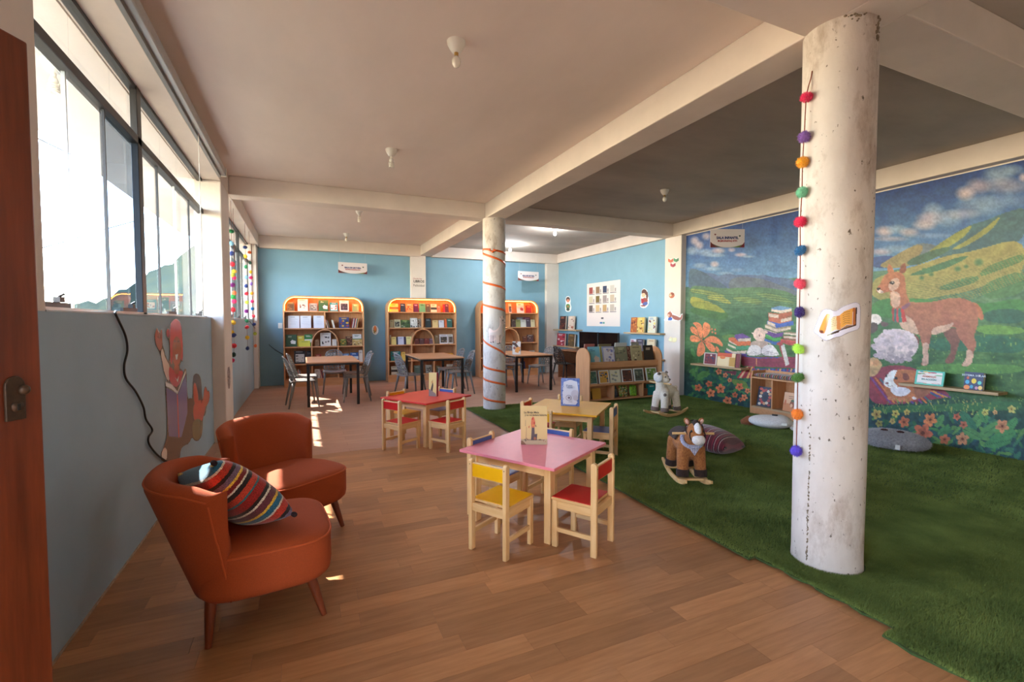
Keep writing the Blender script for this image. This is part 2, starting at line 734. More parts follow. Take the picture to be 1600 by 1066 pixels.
PLANK = plank_material()
rng = random.Random(5)
PW, GAP, SEAM = 0.1165, 0.0008, 5.42
plank_mesh = {}
y = 0.62
rows = int((SEAM - y) / PW)
for r in range(rows + 1):
    y0, y1 = y + r * PW, min(y + (r + 1) * PW, SEAM)
    if y1 - y0 < 0.02:
        continue
    x = XL - rng.uniform(0.0, 0.62)
    while x < 2.50:
        x1 = x + rng.choice([0.62, 0.66, 0.78])
        a, b = max(x, XL), min(x1, 2.52)
        if b - a > 0.03:
            key = (round(b - a, 3), round(y1 - y0, 4))
            if key not in plank_mesh:
                plank_mesh[key] = MB().box(0, 0, -0.0055, key[0] - GAP, key[1] - GAP, 0.0).mesh('plank', PLANK)
            p = bpy.data.objects.new('plank', plank_mesh[key])
            COL.objects.link(p)
            p.parent = floor
            p.location = (a, y0, 0)
        x = x1
rest = MB()
rest.box(XL, YF, -0.0055, 2.52, 0.62, 0.0)
rest.build('near_vinyl', PLANK, floor)


def brick_floor(name, c1, c2, mortar):
    m = bpy.data.materials.new(name)
    m.use_nodes = True
    t = m.node_tree
    b = t.nodes['Principled BSDF']
    b.inputs['Roughness'].default_value = 0.45
    tc = t.nodes.new('ShaderNodeTexCoord')
    br = t.nodes.new('ShaderNodeTexBrick')
    br.inputs['Scale'].default_value = 1.0
    br.inputs['Brick Width'].default_value = 0.9
    br.inputs['Row Height'].default_value = 0.15
    br.inputs['Mortar Size'].default_value = 0.002
    br.inputs['Color1'].default_value = L(c1)
    br.inputs['Color2'].default_value = L(c2)
    br.inputs['Mortar'].default_value = L(mortar)
    t.links.new(tc.outputs['Object'], br.inputs['Vector'])
    n = t.nodes.new('ShaderNodeTexNoise')
    n.inputs['Scale'].default_value = 2.0
    n.inputs['Detail'].default_value = 7
    mp = t.nodes.new('ShaderNodeMapping')
    mp.inputs['Scale'].default_value = (1.4, 14, 1)
    t.links.new(tc.outputs['Object'], mp.inputs[0])
    t.links.new(mp.outputs[0], n.inputs[0])
    mr = t.nodes.new('ShaderNodeMapRange')
    mr.inputs['From Min'].default_value = .3
    mr.inputs['From Max'].default_value = .7
    mr.inputs['To Min'].default_value = .88
    mr.inputs['To Max'].default_value = 1.12
    t.links.new(n.outputs[0], mr.inputs[0])
    vm = t.nodes.new('ShaderNodeVectorMath')
    vm.operation = 'SCALE'
    t.links.new(br.outputs[0], vm.inputs[0])
    t.links.new(mr.outputs[0], vm.inputs['Scale'])
    t.links.new(vm.outputs[0], b.inputs['Base Color'])
    return m


FAR = brick_floor('pale_vinyl', (180, 138, 114), (170, 128, 104), (146, 106, 84))
MB().box(XL, SEAM + 0.001, -0.0055, XR, YB, 0.001).build('vinyl_sheet', FAR, floor)
MB().box(2.525, YF, -0.0055, XM, SEAM, 0.0).build('underlay', FAR, floor)

# ceiling and beams
c = MB()
c.box(-1.12, YF, ZC, 2.8, YB + .1, ZC + 0.2)
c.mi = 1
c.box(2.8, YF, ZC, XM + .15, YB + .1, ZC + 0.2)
ceiling = struct(c.build('ceiling', [CEIL, CEILG]))
BM = mat('beam_plaster', (224, 210, 199), 0.88, noise=0.06, nscale=2.0, bump=0.10, bscale=22)


def beam(x0, y0, x1, y1, zb=ZB, label=''):
    o = struct(MB().box(x0, y0, zb, x1, y1, ZC).build('ceiling_beam', BM, bevel=0.008))
    tag(o, label, 'ceiling beam')
    return o


beam(2.67, YF, 2.97, YB, label='long white concrete beam running between the two round columns')
beam(-1.12, YF, -0.85, YB, label='white beam along the top of the window wall')
beam(6.52, YF, 6.80, YB, label='white beam running above the painted mural')
beam(-0.85, 7.07, 2.67, 7.34, label='white cross beam from the window wall to the ribboned column')
beam(2.97, 7.07, 6.52, 7.34, label='white cross beam from the ribboned column to the right wall')
beam(-0.85, 1.50, 2.67, 1.86, label='white cross beam overhead between window wall and near column')
beam(2.97, 1.50, 6.52, 1.86, label='grey shaded cross beam to the right of the near column')
beam(-0.85, 11.58, 2.67, YB, label='white beam above the blue back wall, left of the flat pilaster', zb=ZB - .03)
beam(2.97, 11.58, 6.52, YB, label='white beam above the blue back wall, right part', zb=ZB - .02)

# walls
wl = MB()
wl.box(-1.12, DB, 0, XL, W1B, ZS)                       # pale blue under the first window
wl.box(-1.12, W2A, 0, XL, YB, ZS)
wl.mi = 1
wl.box(-1.12, DB, ZS, XL, W1A, ZB)                      # white wall before the window
wl.box(-1.12, DA, DH, XL, DB, ZB)
wl.box(-1.12, YF, 0, XL, DA, ZB)
wl.box(-1.12, W2B, ZS, XL, YB, ZB)
wall_left = struct(wl.build('wall_left', [BLUE2, WHITE]))
o = struct(MB().box(-1.12, W1B, 0, -0.85, W2A, ZB).build('pilaster', WHITE, bevel=0.012))
tag(o, 'white pilaster between the two windows on the left wall', 'pilaster')
o = struct(MB().box(-0.98, 11.36, 0, -0.89, YB, ZB).build('pilaster', WHITE, bevel=0.012))
tag(o, 'narrow white pilaster in the far left corner', 'pilaster')
wall_back = struct(MB().box(-1.12, YB, 0, XM + .15, YB + .12, ZC).build('wall_back', BLUE))
o = struct(MB().box(2.44, 11.66, 0, 2.82, YB, ZB).build('pilaster', WHITE, bevel=0.01))
tag(o, 'flat white pilaster behind the middle bookcase', 'pilaster')
o = struct(MB().box(6.22, 11.64, 0, 6.62, YB + .02, ZB).build('pilaster', WHITE, bevel=0.01))
tag(o, 'white pilaster in the far right corner', 'pilaster')
wr = MB()
wr.box(XR, 7.2, 0, XR + .15, YB + .12, ZC)
wr.mi = 1
wr.box(XM, YF, 0, XM + .15, 7.2, ZC)
wall_right = struct(wr.build('wall_right', [BLUE, WHITE]))
o = struct(MB().box(6.54, 6.87, 0, 6.70, 7.31, ZB).build('pilaster', WHITE, bevel=0.012))
tag(o, 'white pilaster with stickers between blue wall and mural', 'pilaster')
wall_front = struct(MB().box(-1.12, YF - .15, 0, XM + .15, YF, ZC).build('wall_front', WHITE))
# rough pale edge where the blue wall meets the floor
o = struct(MB().box(XL, DB, 0, XL + .006, W1B, 0.012).build('trim_1', mat('floor_edge', (170, 150, 128), .9, noise=.2, nscale=30)))


# ---------------------------------------------------------------- round columns
def column_mat():
    m = bpy.data.materials.new('column_plaster')
    m.use_nodes = True
    t = m.node_tree
    b = t.nodes['Principled BSDF']
    b.inputs['Roughness'].default_value = 0.9
    tc = t.nodes.new('ShaderNodeTexCoord')

    def nz(scale, st, detail=6, rough=.6):
        mp = t.nodes.new('ShaderNodeMapping')
        mp.inputs['Scale'].default_value = st
        n = t.nodes.new('ShaderNodeTexNoise')
        n.inputs['Scale'].default_value = scale
        n.inputs['Detail'].default_value = detail
        n.inputs['Roughness'].default_value = rough
        t.links.new(tc.outputs['Object'], mp.inputs[0])
        t.links.new(mp.outputs[0], n.inputs[0])
        return n.outputs[0]

    def ramp(sock, p0, p1, c0, c1):
        r = t.nodes.new('ShaderNodeValToRGB')
        r.color_ramp.elements[0].position = p0
        r.color_ramp.elements[1].position = p1
        r.color_ramp.elements[0].color = c0
        r.color_ramp.elements[1].color = c1
        t.links.new(sock, r.inputs[0])
        return r.outputs[0]

    def mult(a, c):
        mx = t.nodes.new('ShaderNodeMix')
        mx.data_type = 'RGBA'
        mx.blend_type = 'MULTIPLY'
        mx.inputs['Factor'].default_value = 1
        t.links.new(a, mx.inputs['A'])
        t.links.new(c, mx.inputs['B'])
        return mx.outputs['Result']
    base = ramp(nz(3.0, (1, 1, .5)), .3, .7, L(196, 184, 175), L(224, 214, 206))
    pits = ramp(nz(34, (1, 1, .7), 3), .28, .34, L(120, 108, 96), (1, 1, 1, 1))
    stain = ramp(nz(3.4, (1.3, 1.3, .6), 8, .7), .30, .48, L(196, 182, 170), (1, 1, 1, 1))
    t.links.new(mult(mult(base, pits), stain), b.inputs['Base Color'])
    bp = t.nodes.new('ShaderNodeBump')
    bp.inputs['Strength'].default_value = .35
    bp.inputs['Distance'].default_value = .01
    t.links.new(nz(22, (1, 1, .5), 6), bp.inputs['Height'])
    t.links.new(bp.outputs[0], b.inputs['Normal'])
    return m


COLM = column_mat()
DIRT = mat('crumbling_plaster', (128, 112, 92), .95, noise=.35, nscale=50)


def column(cx, cy, label, seed):
    rg = random.Random(seed)
    mb = MB()
    nz_, n = 40, 48

    def fn(u, v):
        a = 2 * PI * u
        z = v * (ZB + .005)
        r = 0.181 + 0.0016 * math.sin(3 * a + seed) + 0.001 * math.sin(z * 5 + a * 2)
        if z < .06:
            r += (.06 - z) * .07 * (0.6 + .4 * math.sin(a * 9))
        return (cx + r * math.cos(a), cy + r * math.sin(a), z)
    mb.grid(fn, n, nz_, closeu=True)
    o = struct(mb.build('column', COLM, smooth=True))
    tag(o, label, 'column')
    return o


C1X, C1Y, C2X, C2Y, CR = 2.83, 7.09, 2.82, 1.75, 0.181
col1 = column(C1X, C1Y, 'round white column wrapped in orange ribbon beside the red table', 1)
col2 = column(C2X, C2Y, 'round rough white column standing on the turf with a pompom garland', 2)
# chipped plaster seam and crumbs at the top and foot of the near column (wear with a shape of its own)
rg = random.Random(3)
ch = MB()
for k in range(16):
    a = math.radians(rg.gauss(232, 9))
    z = ZB - abs(rg.gauss(0, .012)) - .003
    s_ = rg.uniform(.003, .009)
    ch.ell((C2X + (CR + .001) * math.cos(a), C2Y + (CR + .001) * math.sin(a), z), (s_, s_, s_ * .7), 6, 4)
for k in range(22):
    a = math.radians(rg.gauss(278, 3.0))
    z = ZB - rg.uniform(.005, .13)
    s_ = rg.uniform(.004, .012)
    ch.ell((C2X + (CR + .0005) * math.cos(a), C2Y + (CR + .0005) * math.sin(a), z), (s_ * .6, s_ * .6, s_), 6, 4)
for k in range(110):
    z = rg.uniform(0.06, 1.05) * rg.uniform(.5, 1)
    a = math.radians(181 + rg.gauss(0, .8))
    s_ = rg.uniform(.0014, .004)
    ch.ell((C2X + (CR + .0005) * math.cos(a), C2Y + (CR + .0005) * math.sin(a), z), (s_, s_, s_ * 1.8), 6, 4)
o = ch.build('chipped_plaster', DIRT, col2)
tag(o, kind='stuff')


# ---------------------------------------------------------------- windows
def window(name, ya, yb, posts, thin, tinted, label):
    root = struct(MB().box(XW - .025, ya, ZB - .03, XW + .025, yb, ZB).build(name, STEEL))
    tag(root, label, 'window')
    zt = 2.70
    MB().box(XW - .03, ya, ZS, XW + .03, yb, ZS + .022).build('bottom_track', ALU, root)
    MB().box(XW - .03, ya, zt - .028, XW + .03, yb, zt + .028).build('transom', STEEL, root, bevel=.004)
    for (a, b) in posts:
        MB().box(XW - .012, a, ZS, XW + .03, b, ZB).build('post', STEEL, root, bevel=.004)
    edges = sorted([ya, yb] + [p for ab in posts for p in ab])
    fr = MB()
    # lower sliding panes
    cuts = sorted([ya] + thin + [yb] + [sum(ab) / 2 for ab in posts])
    for i in range(len(cuts) - 1):
        a, b = cuts[i], cuts[i + 1]
        off = .008 if i % 2 else -.008
        tint = any(a - .01 <= q <= b + .01 for q in tinted)
        MB().box(XW + off - .002, a, ZS + .02, XW + off + .002, b, zt - .026).build('pane', GLASS2 if tint else GLASS, root)
        MB().box(XW + off - .008, b - .012, ZS + .02, XW + off + .008, b, zt - .026).build('pane_edge', STEEL if i % 2 else ALU, root)
        mb = MB()
        ym = a + (b - a) * .5
        if b - a > .3 and i % 2 == 0:
            mb.box(XW + .010, ym - .14, ZS + .02, XW + .026, ym + .14, ZS + .045)
            mb.box(XW + .02, ym - .025, ZS + .045, XW + .045, ym + .025, ZS + .07)
            mb.tube([(XW + .03, ym, ZS + .07), (XW + .05, ym + .01, ZS + .085)], .006)
            mb.build('latch', STEEL, root)
    k = 0
    uc = np.linspace(ya, yb, 8)
    for i in range(7):
        MB().box(XW - .002, uc[i] + .002, zt + .026, XW + .002, uc[i + 1] - .002, ZB - .028).build('upper_pane', GLASS, root)
    return root


window('window_1', W1A, W1B, [(4.10, 4.19)], [3.09, 3.54, 4.64, 5.26, 5.78], [3.8], 'long steel-framed window nearest the door')
window('window_2', W2A, W2B, [(8.27, 8.36), (9.7, 9.79)], [7.6, 8.9, 9.3, 10.3, 10.8], [], 'far steel-framed window behind the pompom garlands')
# light sill boards
struct(MB().box(-1.12, W1A, ZS - .002, XL + .004, W1B, ZS + .006).build('trim_2', mat('sill_paint', (190, 200, 206), .6, noise=.06)))
struct(MB().box(-1.12, W2A, ZS - .002, XL + .004, W2B, ZS + .006).build('trim_3', MATS['sill_paint']))

# ---------------------------------------------------------------- open wooden door at the left edge
hx, hy = -0.955, 0.66
fx, fy = -0.572, 1.437
ang = math.atan2(fy - hy, fx - hx)
wd = math.hypot(fx - hx, fy - hy)
door = thing('door_1', 'dark reddish wooden door standing open at the left edge', 'door', (hx, hy, 0.01), ang)
struct(door)
DHT = 2.045
MB().box(wd - .13, -.02, 0, wd, .02, DHT).build('stile', DARKWOOD, door, bevel=.004)
MB().box(0, -.02, 0, .13, .02, DHT).build('stile', DARKWOOD, door, bevel=.004)
for z0, z1 in ((0, .2), (.62, .74), (1.36, 1.48), (DHT - .13, DHT)):
    MB().box(.13, -.018, z0, wd - .13, .018, z1).build('rail', DARKWOOD, door, bevel=.004)
for z0, z1 in ((.2, .62), (.74, 1.36), (1.48, DHT - .13)):
    mb = MB()
    mb.box(.13, -.008, z0, wd - .13, .008, z1)
    mb.box(.17, -.014, z0 + .04, wd - .17, .014, z1 - .04)
    mb.build('panel', DARKWOOD, door, bevel=.005)
RUST = mat('old_bronze', (70, 52, 38), .5, noise=.3, nscale=40, metallic=.3)
zl = 1.245
mb = MB()
pl = [(wd - .060 + .020 * math.cos(a), zl + .035 + .022 * math.sin(a)) for a in np.linspace(0, PI, 9)] + [(wd - .080, zl - .040), (wd - .040, zl - .040)]
mb.prism(pl, -.026, -.02, 'y')
lk = mb.build('lock_plate', RUST, door, bevel=.0015)
mb = MB()
mb.ell((wd - .046, -.03, zl + .025), (.011, .009, .011), 12, 8)
mb.tube([(wd - .060, -.0255, zl - .01), (wd - .060, -.031, zl - .01)], .012, 14)
mb.build('knob', RUST, lk, smooth=True)
MB().box(wd - .063, -.0325, zl - .018, wd - .057, -.031, zl - .004).build('keyhole', BLACK, lk)

# ---------------------------------------------------------------- outside: balcony, eave, street, hill, cables
CONC = mat('balcony_concrete', (136, 128, 118), .9, noise=.1, nscale=3)
o = struct(MB().box(-2.02, YF - 4, -.2, -1.12, 15, -.02).build('balcony_floor', CONC))
tag(o, 'sunlit concrete balcony floor outside the windows', 'balcony')
o = struct(MB().box(-2.04, YF - 4, ZB - .01, -1.12, 10.7, ZC + .1).box(-1.62, 10.7, ZB - .01, -1.12, 15, ZC + .1).build('eave_slab', WHITE))
tag(o, 'white concrete eave over the balcony outside the windows', 'eave')
GROUND = mat('dry_ground', (112, 102, 82), .95, noise=.2, nscale=.08, detail=8, spec=0.0)
HILLM = mat('wooded_hill', (64, 68, 54), .95, col2=(36, 46, 46), nscale=.016, detail=10, bump=0, spec=0.0)
az = [(0, -12), (30, -8), (60, 8), (100, 22), (150, 33), (180, 40), (215, 62), (250, 82), (280, 98), (300, 112), (330, 128), (380, 148), (420, 150), (474, 130), (600, 90), (900, 60)]
mb = MB()
vs, fs = [], []
nr = 26
cols = []
for u in range(-700, 1000, 12):
    e = np.interp(u, [a for a, _ in az], [b for _, b in az])
    e += 3.0 * math.sin(u * .11) + 2.0 * math.sin(u * .27 + 1)
    d = _ray(u, CY)
    hd = Vector((d.x, d.y, 0))
    cols.append((hd / FPX, e / FPX))
for (hd, el) in cols:
    for j in range(nr):
        t = j / (nr - 1)
        R = 25 + 475 * t ** 1.4
        zt = -9 + (el * 500 + 9 + 1.4) * (t ** 2.2) + (4 * math.sin(j * 1.7 + hd.x * 40) + 3 * math.sin(hd.x * 90)) * t * (1 - t)
        p = hd * R
        vs.append((p.x, p.y, zt))
for i in range(len(cols) - 1):
    for j in range(nr - 1):
        a = i * nr + j
        fs.append((a, a + nr, a + nr + 1, a + 1))
mb.add(vs, fs)
o = struct(mb.build('hillside', HILLM, smooth=True))
tag(o, 'hazy wooded hillside seen through the window', 'hill')
o = struct(MB().box(-60, -60, -9.6, 40, 120, -9).build('ground', GROUND))
tag(o, 'pale dry ground below the balcony', 'ground')


def cable(pts, r, label, X):
    P = [onx(x, y, X) for x, y in pts]
    q = []
    for i in range(len(P) - 1):
        for k in range(6):
            q.append(P[i].lerp(P[i + 1], k / 6))
    q.append(P[-1])
    o = MB().tube(q, r, 6).build('power_cable', CABLE)
    tag(o, label, 'cable')


cable([(-150, 100), (36, 205), (122, 247), (170, 268)], .02, 'short upper power cable crossing the white sky outside', -7.0)
cable([(-150, 440), (45, 393), (100, 378), (165, 358), (205, 347), (246, 337), (300, 330)], .02, 'long lower power cable crossing the sky outside the window', -7.0)


# ================================================================== ARMCHAIRS
def armchair(label, loc, rz):
    t = thing('armchair', label, 'armchair', loc, rz, 'orange armchairs by the window wall')
    # seat: rounded block, wide front, slightly crowned top
    N = 48

    def seat_pt(a):
        c, s = math.cos(a), math.sin(a)
        e = 2.0 / 4.2
        x = .315 * abs(c) ** e * (1 if c > 0 else -1)
        y_ = .315 * abs(s) ** e * (1 if s > 0 else -1)
        y_ *= 1.0 - .10 * max(0, -x) / .315
        if x < 0:
            x *= .84
        return x, y_
    prof = [(.80, .205), (.93, .205), (.985, .225), (1.0, .26), (1.0, .365), (1.0, .385), (.985, .405), (.95, .418), (.80, .432), (.5, .440), (.2, .443), (0.01, .444)]
    mb = MB()

    def fn(u, v):
        a = 2 * PI * u
        i = v * (len(prof) - 1)
        k = min(int(i), len(prof) - 2)
        f = i - k
        r = prof[k][0] * (1 - f) + prof[k + 1][0] * f
        z = prof[k][1] * (1 - f) + prof[k + 1][1] * f
        x, y_ = seat_pt(a)
        return (x * r, y_ * r, z - .012 * (x < 0) * abs(x) / .3)
    mb.grid(fn, N, len(prof) * 2 - 1, closeu=True)
    mb.add([(x * .8, y_ * .8, .205) for x, y_ in [seat_pt(2 * PI * k / N) for k in range(N)]], [tuple(range(N - 1, -1, -1))])
    seat = mb.build('seat', FABRIC, t, smooth=True, fix=False)
    pp = []
    for k in range(72):
        x, y_ = seat_pt(2 * PI * k / 72)
        pp.append((x * .992, y_ * .992, .402 - .012 * (x < 0) * abs(x) / .3))
    MB().tube(pp, .0055, 6, closed=True).build('piping', mat('piping_orange', (188, 84, 36), .8), seat, smooth=True)
    # back: shell that wraps the rear of the seat and leans outwards
    mb = MB()
    A = math.radians(71)

    def shell(u, w):
        """u along the wrap -1..1, w around the cross-section 0..1"""
        a = PI + u * A
        au = abs(u)
        top = .755 - .035 * au ** 2.5
        # cross-section outline: outer bottom -> outer top -> roll -> inner top -> inner bottom
        if w < .42:                                         # outer face, leaning out towards the top
            f = w / .42
            z = .20 + (top - .045 - .20) * f
            rx, ry = .276 + .171 * f, .300 + .052 * f - .02 * (1 - f) ** 3
        elif w < .62:                                       # rolled top edge
            f = (w - .42) / .2
            ang_ = PI * f
            z = top - .045 + .045 * math.sin(ang_)
            rx, ry = .447 - .047 + .047 * math.cos(ang_), .352 - .040 + .040 * math.cos(ang_)
        else:                                               # inner face
            f = (w - .62) / .38
            z = top - .045 - (top - .045 - .36) * f
            rx, ry = .353 - .105 * f + .012 * math.sin(PI * f), .272 - .022 * f - .008 * math.sin(PI * f)
        e = 2.0 / 2.6
        c, s = math.cos(a), math.sin(a)
        x = rx * abs(c) ** e * (1 if c > 0 else -1)
        y_ = ry * abs(s) ** e * (1 if s > 0 else -1)
        sag = .02 * max(0, (au - .8) / .2) if z > .5 else 0
        return (x - .005, y_, z - sag)
    NU, NW = 57, 40
    vs = [shell(-1 + 2 * i / (NU - 1), j / (NW - 1)) for i in range(NU) for j in range(NW)]
    fs = []
    for i in range(NU - 1):
        for j in range(NW):
            k = (j + 1) % NW
            fs.append((i * NW + j, (i + 1) * NW + j, (i + 1) * NW + k, i * NW + k))
    for i in (0, NU - 1):                                   # rounded front ends
        ctr = Vector((0, 0, 0))
        ring = [Vector(vs[i * NW + j]) for j in range(NW)]
        for p in ring:
            ctr += p / NW
        d = Vector((.02, 0, 0))
        base = len(vs)
        for p in ring:
            vs.append(tuple(p.lerp(Vector((ctr.x, ctr.y, p.z)), .35) + d * .8))
        for p in ring:
            vs.append(tuple(p.lerp(Vector((ctr.x, ctr.y, p.z)), .95) + d * 1.15))
        for j in range(NW):
            k = (j + 1) % NW
            fs.append((i * NW + j, i * NW + k, base + k, base + j))
            fs.append((base + j, base + k, base + NW + k, base + NW + j))
        fs.append(tuple(base + NW + j for j in range(NW)))
    mb.add(vs, fs)
    back = mb.build('backrest', FABRIC, t, smooth=True)
    seam = MB()
    for s_ in (-1, 1):
        seam.tube([Vector(shell(s_ * .985, w_)) + Vector((.004, 0, 0)) for w_ in np.linspace(.03, .42, 12)], .0045, 6)
    seam.tube([Vector(shell(u_, .44)) for u_ in np.linspace(-.98, .98, 40)], .0045, 6)
    seam.build('seam', MATS['piping_orange'], back, smooth=True)
    for (sx, sy) in ((1, 1), (1, -1), (-1, 1), (-1, -1)):
        p, q = Vector((.20 * sx, .20 * sy, .215)), Vector((.262 * sx if sx > 0 else -.215, .235 * sy, 0))
        lg = MB().tube([p, p.lerp(q, .3), q], [.026, .024, .014], 14)
        lg.build('leg', WALNUT, t, smooth=True, auto=40)
    return t


armchair('orange armchair holding the striped cushion, nearest the camera', (-.215, 2.63, 0), math.radians(6))
armchair('empty orange armchair behind the one with the cushion', (-.115, 3.515, 0), math.radians(-54))


# ================================================================== CUSHIONS
def stripes_mat(name, bands, scale, axis=0, wob=0.02, rough=.9, fleck=.35):
    m = bpy.data.materials.new(name)
    m.use_nodes = True
    t = m.node_tree
    b = t.nodes['Principled BSDF']
    b.inputs['Roughness'].default_value = rough
    b.inputs['Sheen Weight'].default_value = .3
    tc = t.nodes.new('ShaderNodeTexCoord')
    sp = t.nodes.new('ShaderNodeSeparateXYZ')
    t.links.new(tc.outputs['Object'], sp.inputs[0])
    ns = t.nodes.new('ShaderNodeTexNoise')
    ns.inputs['Scale'].default_value = 160
    t.links.new(tc.outputs['Object'], ns.inputs[0])
    ma = t.nodes.new('ShaderNodeMath')
    ma.operation = 'MULTIPLY_ADD'
    t.links.new(ns.outputs[0], ma.inputs[0])
    ma.inputs[1].default_value = wob * .4
    t.links.new(sp.outputs[axis], ma.inputs[2])
    mu = t.nodes.new('ShaderNodeMath')
    mu.operation = 'MULTIPLY'
    mu.inputs[1].default_value = scale
    t.links.new(ma.outputs[0], mu.inputs[0])
    fr = t.nodes.new('ShaderNodeMath')
    fr.operation = 'FRACT'
    t.links.new(mu.outputs[0], fr.inputs[0])
    r = t.nodes.new('ShaderNodeValToRGB')
    r.color_ramp.interpolation = 'CONSTANT'
    tot = sum(b_[0] for b_ in bands)
    pos = 0
    for i, (wd_, col) in enumerate(bands):
        e = r.color_ramp.elements[i] if i < 2 else r.color_ramp.elements.new(pos / tot)
        e.position = pos / tot
        e.color = L(col)
        pos += wd_
    t.links.new(fr.outputs[0], r.inputs[0])
    # woven flecks
    wv = t.nodes.new('ShaderNodeTexNoise')
    wv.inputs['Scale'].default_value = 220
    wv.inputs['Detail'].default_value = 1
    t.links.new(tc.outputs['Object'], wv.inputs[0])
    mr = t.nodes.new('ShaderNodeMapRange')
    mr.inputs['From Min'].default_value = .35
    mr.inputs['From Max'].default_value = .65
    mr.inputs['To Min'].default_value = 1 - fleck
    mr.inputs['To Max'].default_value = 1 + fleck
    t.links.new(wv.outputs[0], mr.inputs[0])
    vm = t.nodes.new('ShaderNodeVectorMath')
    vm.operation = 'SCALE'
    t.links.new(r.outputs[0], vm.inputs[0])
    t.links.new(mr.outputs[0], vm.inputs['Scale'])
    t.links.new(vm.outputs[0], b.inputs['Base Color'])
    bp = t.nodes.new('ShaderNodeBump')
    bp.inputs['Strength'].default_value = .4
    bp.inputs['Distance'].default_value = .004
    t.links.new(wv.outputs[0], bp.inputs['Height'])
    t.links.new(bp.outputs[0], b.inputs['Normal'])
    return m


def pillow_fn(sx, sy, h, pinch=.10, p=2.4):
    def fn(u, v, side):
        a, b = u * 2 - 1, v * 2 - 1
        k = 1 - pinch * (1 - abs(a) ** 2) * abs(b) ** 4
        k2 = 1 - pinch * (1 - abs(b) ** 2) * abs(a) ** 4
        z = h * ((1 - abs(a) ** p) * (1 - abs(b) ** p)) ** .45
        return (a * sx * k2, b * sy * k, side * z)
    return fn


def pillow(name, label, material, sx, sy, h, loc, rot, group=None, tassels=None):
    f = pillow_fn(sx, sy, h)
    mb = MB()
    n = 26
    mb.grid(lambda u, v: f(u, v, 1), n, n)
    mb.grid(lambda u, v: f(u, v, -1), n, n)
    o = mb.build(name, material, smooth=True)
    bm = bmesh.new()
    bm.from_mesh(o.data)
    bmesh.ops.remove_doubles(bm, verts=bm.verts, dist=1e-5)
    bmesh.ops.recalc_face_normals(bm, faces=bm.faces)
    bm.to_mesh(o.data)
    bm.free()
    o.data.polygons.foreach_set('use_smooth', [True] * len(o.data.polygons))
    o.location = loc
    o.rotation_euler = rot
    tag(o, label, 'cushion', group)
    return o


ANDES = stripes_mat('andean_stripes', [(5, (150, 28, 24)), (2, (30, 22, 24)), (1.2, (206, 196, 180)), (4, (96, 40, 52)), (1.5, (214, 176, 60)), (3, (30, 96, 124)),
                                       (1.2, (200, 190, 172)), (4, (176, 48, 30)), (2, (28, 20, 24)), (3, (110, 90, 116)), (1.3, (224, 190, 70)), (2.5, (120, 26, 30)),
                                       (1.1, (220, 214, 200)), (2.6, (26, 24, 30)), (3.6, (190, 62, 40)), (1.2, (40, 110, 120))], 3.1, axis=0)
cu = pillow('striped_cushion', 'cushion with bright woven Andean stripes lying in the nearest armchair', ANDES, .225, .215, .10,
            (-.315, 2.585, .60), (math.radians(-24), math.radians(44), math.radians(14)))
for (a, b) in ((1, 1), (1, -1), (-1, 1), (-1, -1)):
    MB().ell((.222 * a, .212 * b, 0), (.016, .016, .012), 8, 6).build('corner_tuft', mat('dark_wool', (40, 24, 30), .9), cu, smooth=True)
MAROON = stripes_mat('maroon_stripes', [(7, (96, 22, 34)), (.9, (196, 170, 160)), (3, (70, 14, 26)), (1, (150, 60, 60)), (5, (110, 28, 40)), (.8, (206, 182, 170)), (2, (52, 12, 24)), (3, (128, 38, 52))], 8.5, axis=1, fleck=.25)
mc = pillow('maroon_cushion', 'maroon cushion with thin pale stripes on the turf behind the rocking horse', MAROON, .27, .27, .13,
            (4.02, 3.74, .165), (math.radians(10), math.radians(8), math.radians(18)))


# ================================================================== CHILDREN'S TABLES AND CHAIRS
def colour(name, c):
    return mat(name, c, .38, noise=.03, nscale=20)


KC = {'yellow': colour('yellow_laminate', (242, 178, 14)), 'red': colour('red_laminate', (206, 30, 30)), 'blue': colour('blue_laminate', (72, 96, 158)),
      'pink': colour('pink_laminate', (238, 138, 148))}
KT = {'yellow': colour('yellow_top', (232, 164, 30)), 'red': colour('red_top', (216, 52, 48)), 'pink': KC['pink']}


def post(mb, x, y, wx, wy, z1):
    """square post with a rounded top"""
    pl = [(-wx / 2, 0), (wx / 2, 0)] + [(wx / 2 * math.cos(a), z1 - wx / 2 + wx / 2 * math.sin(a)) for a in np.linspace(0, PI, 9)]
    mb.prism([(x + u, v) for u, v in pl], y - wy / 2, y + wy / 2, 'y')
    return mb


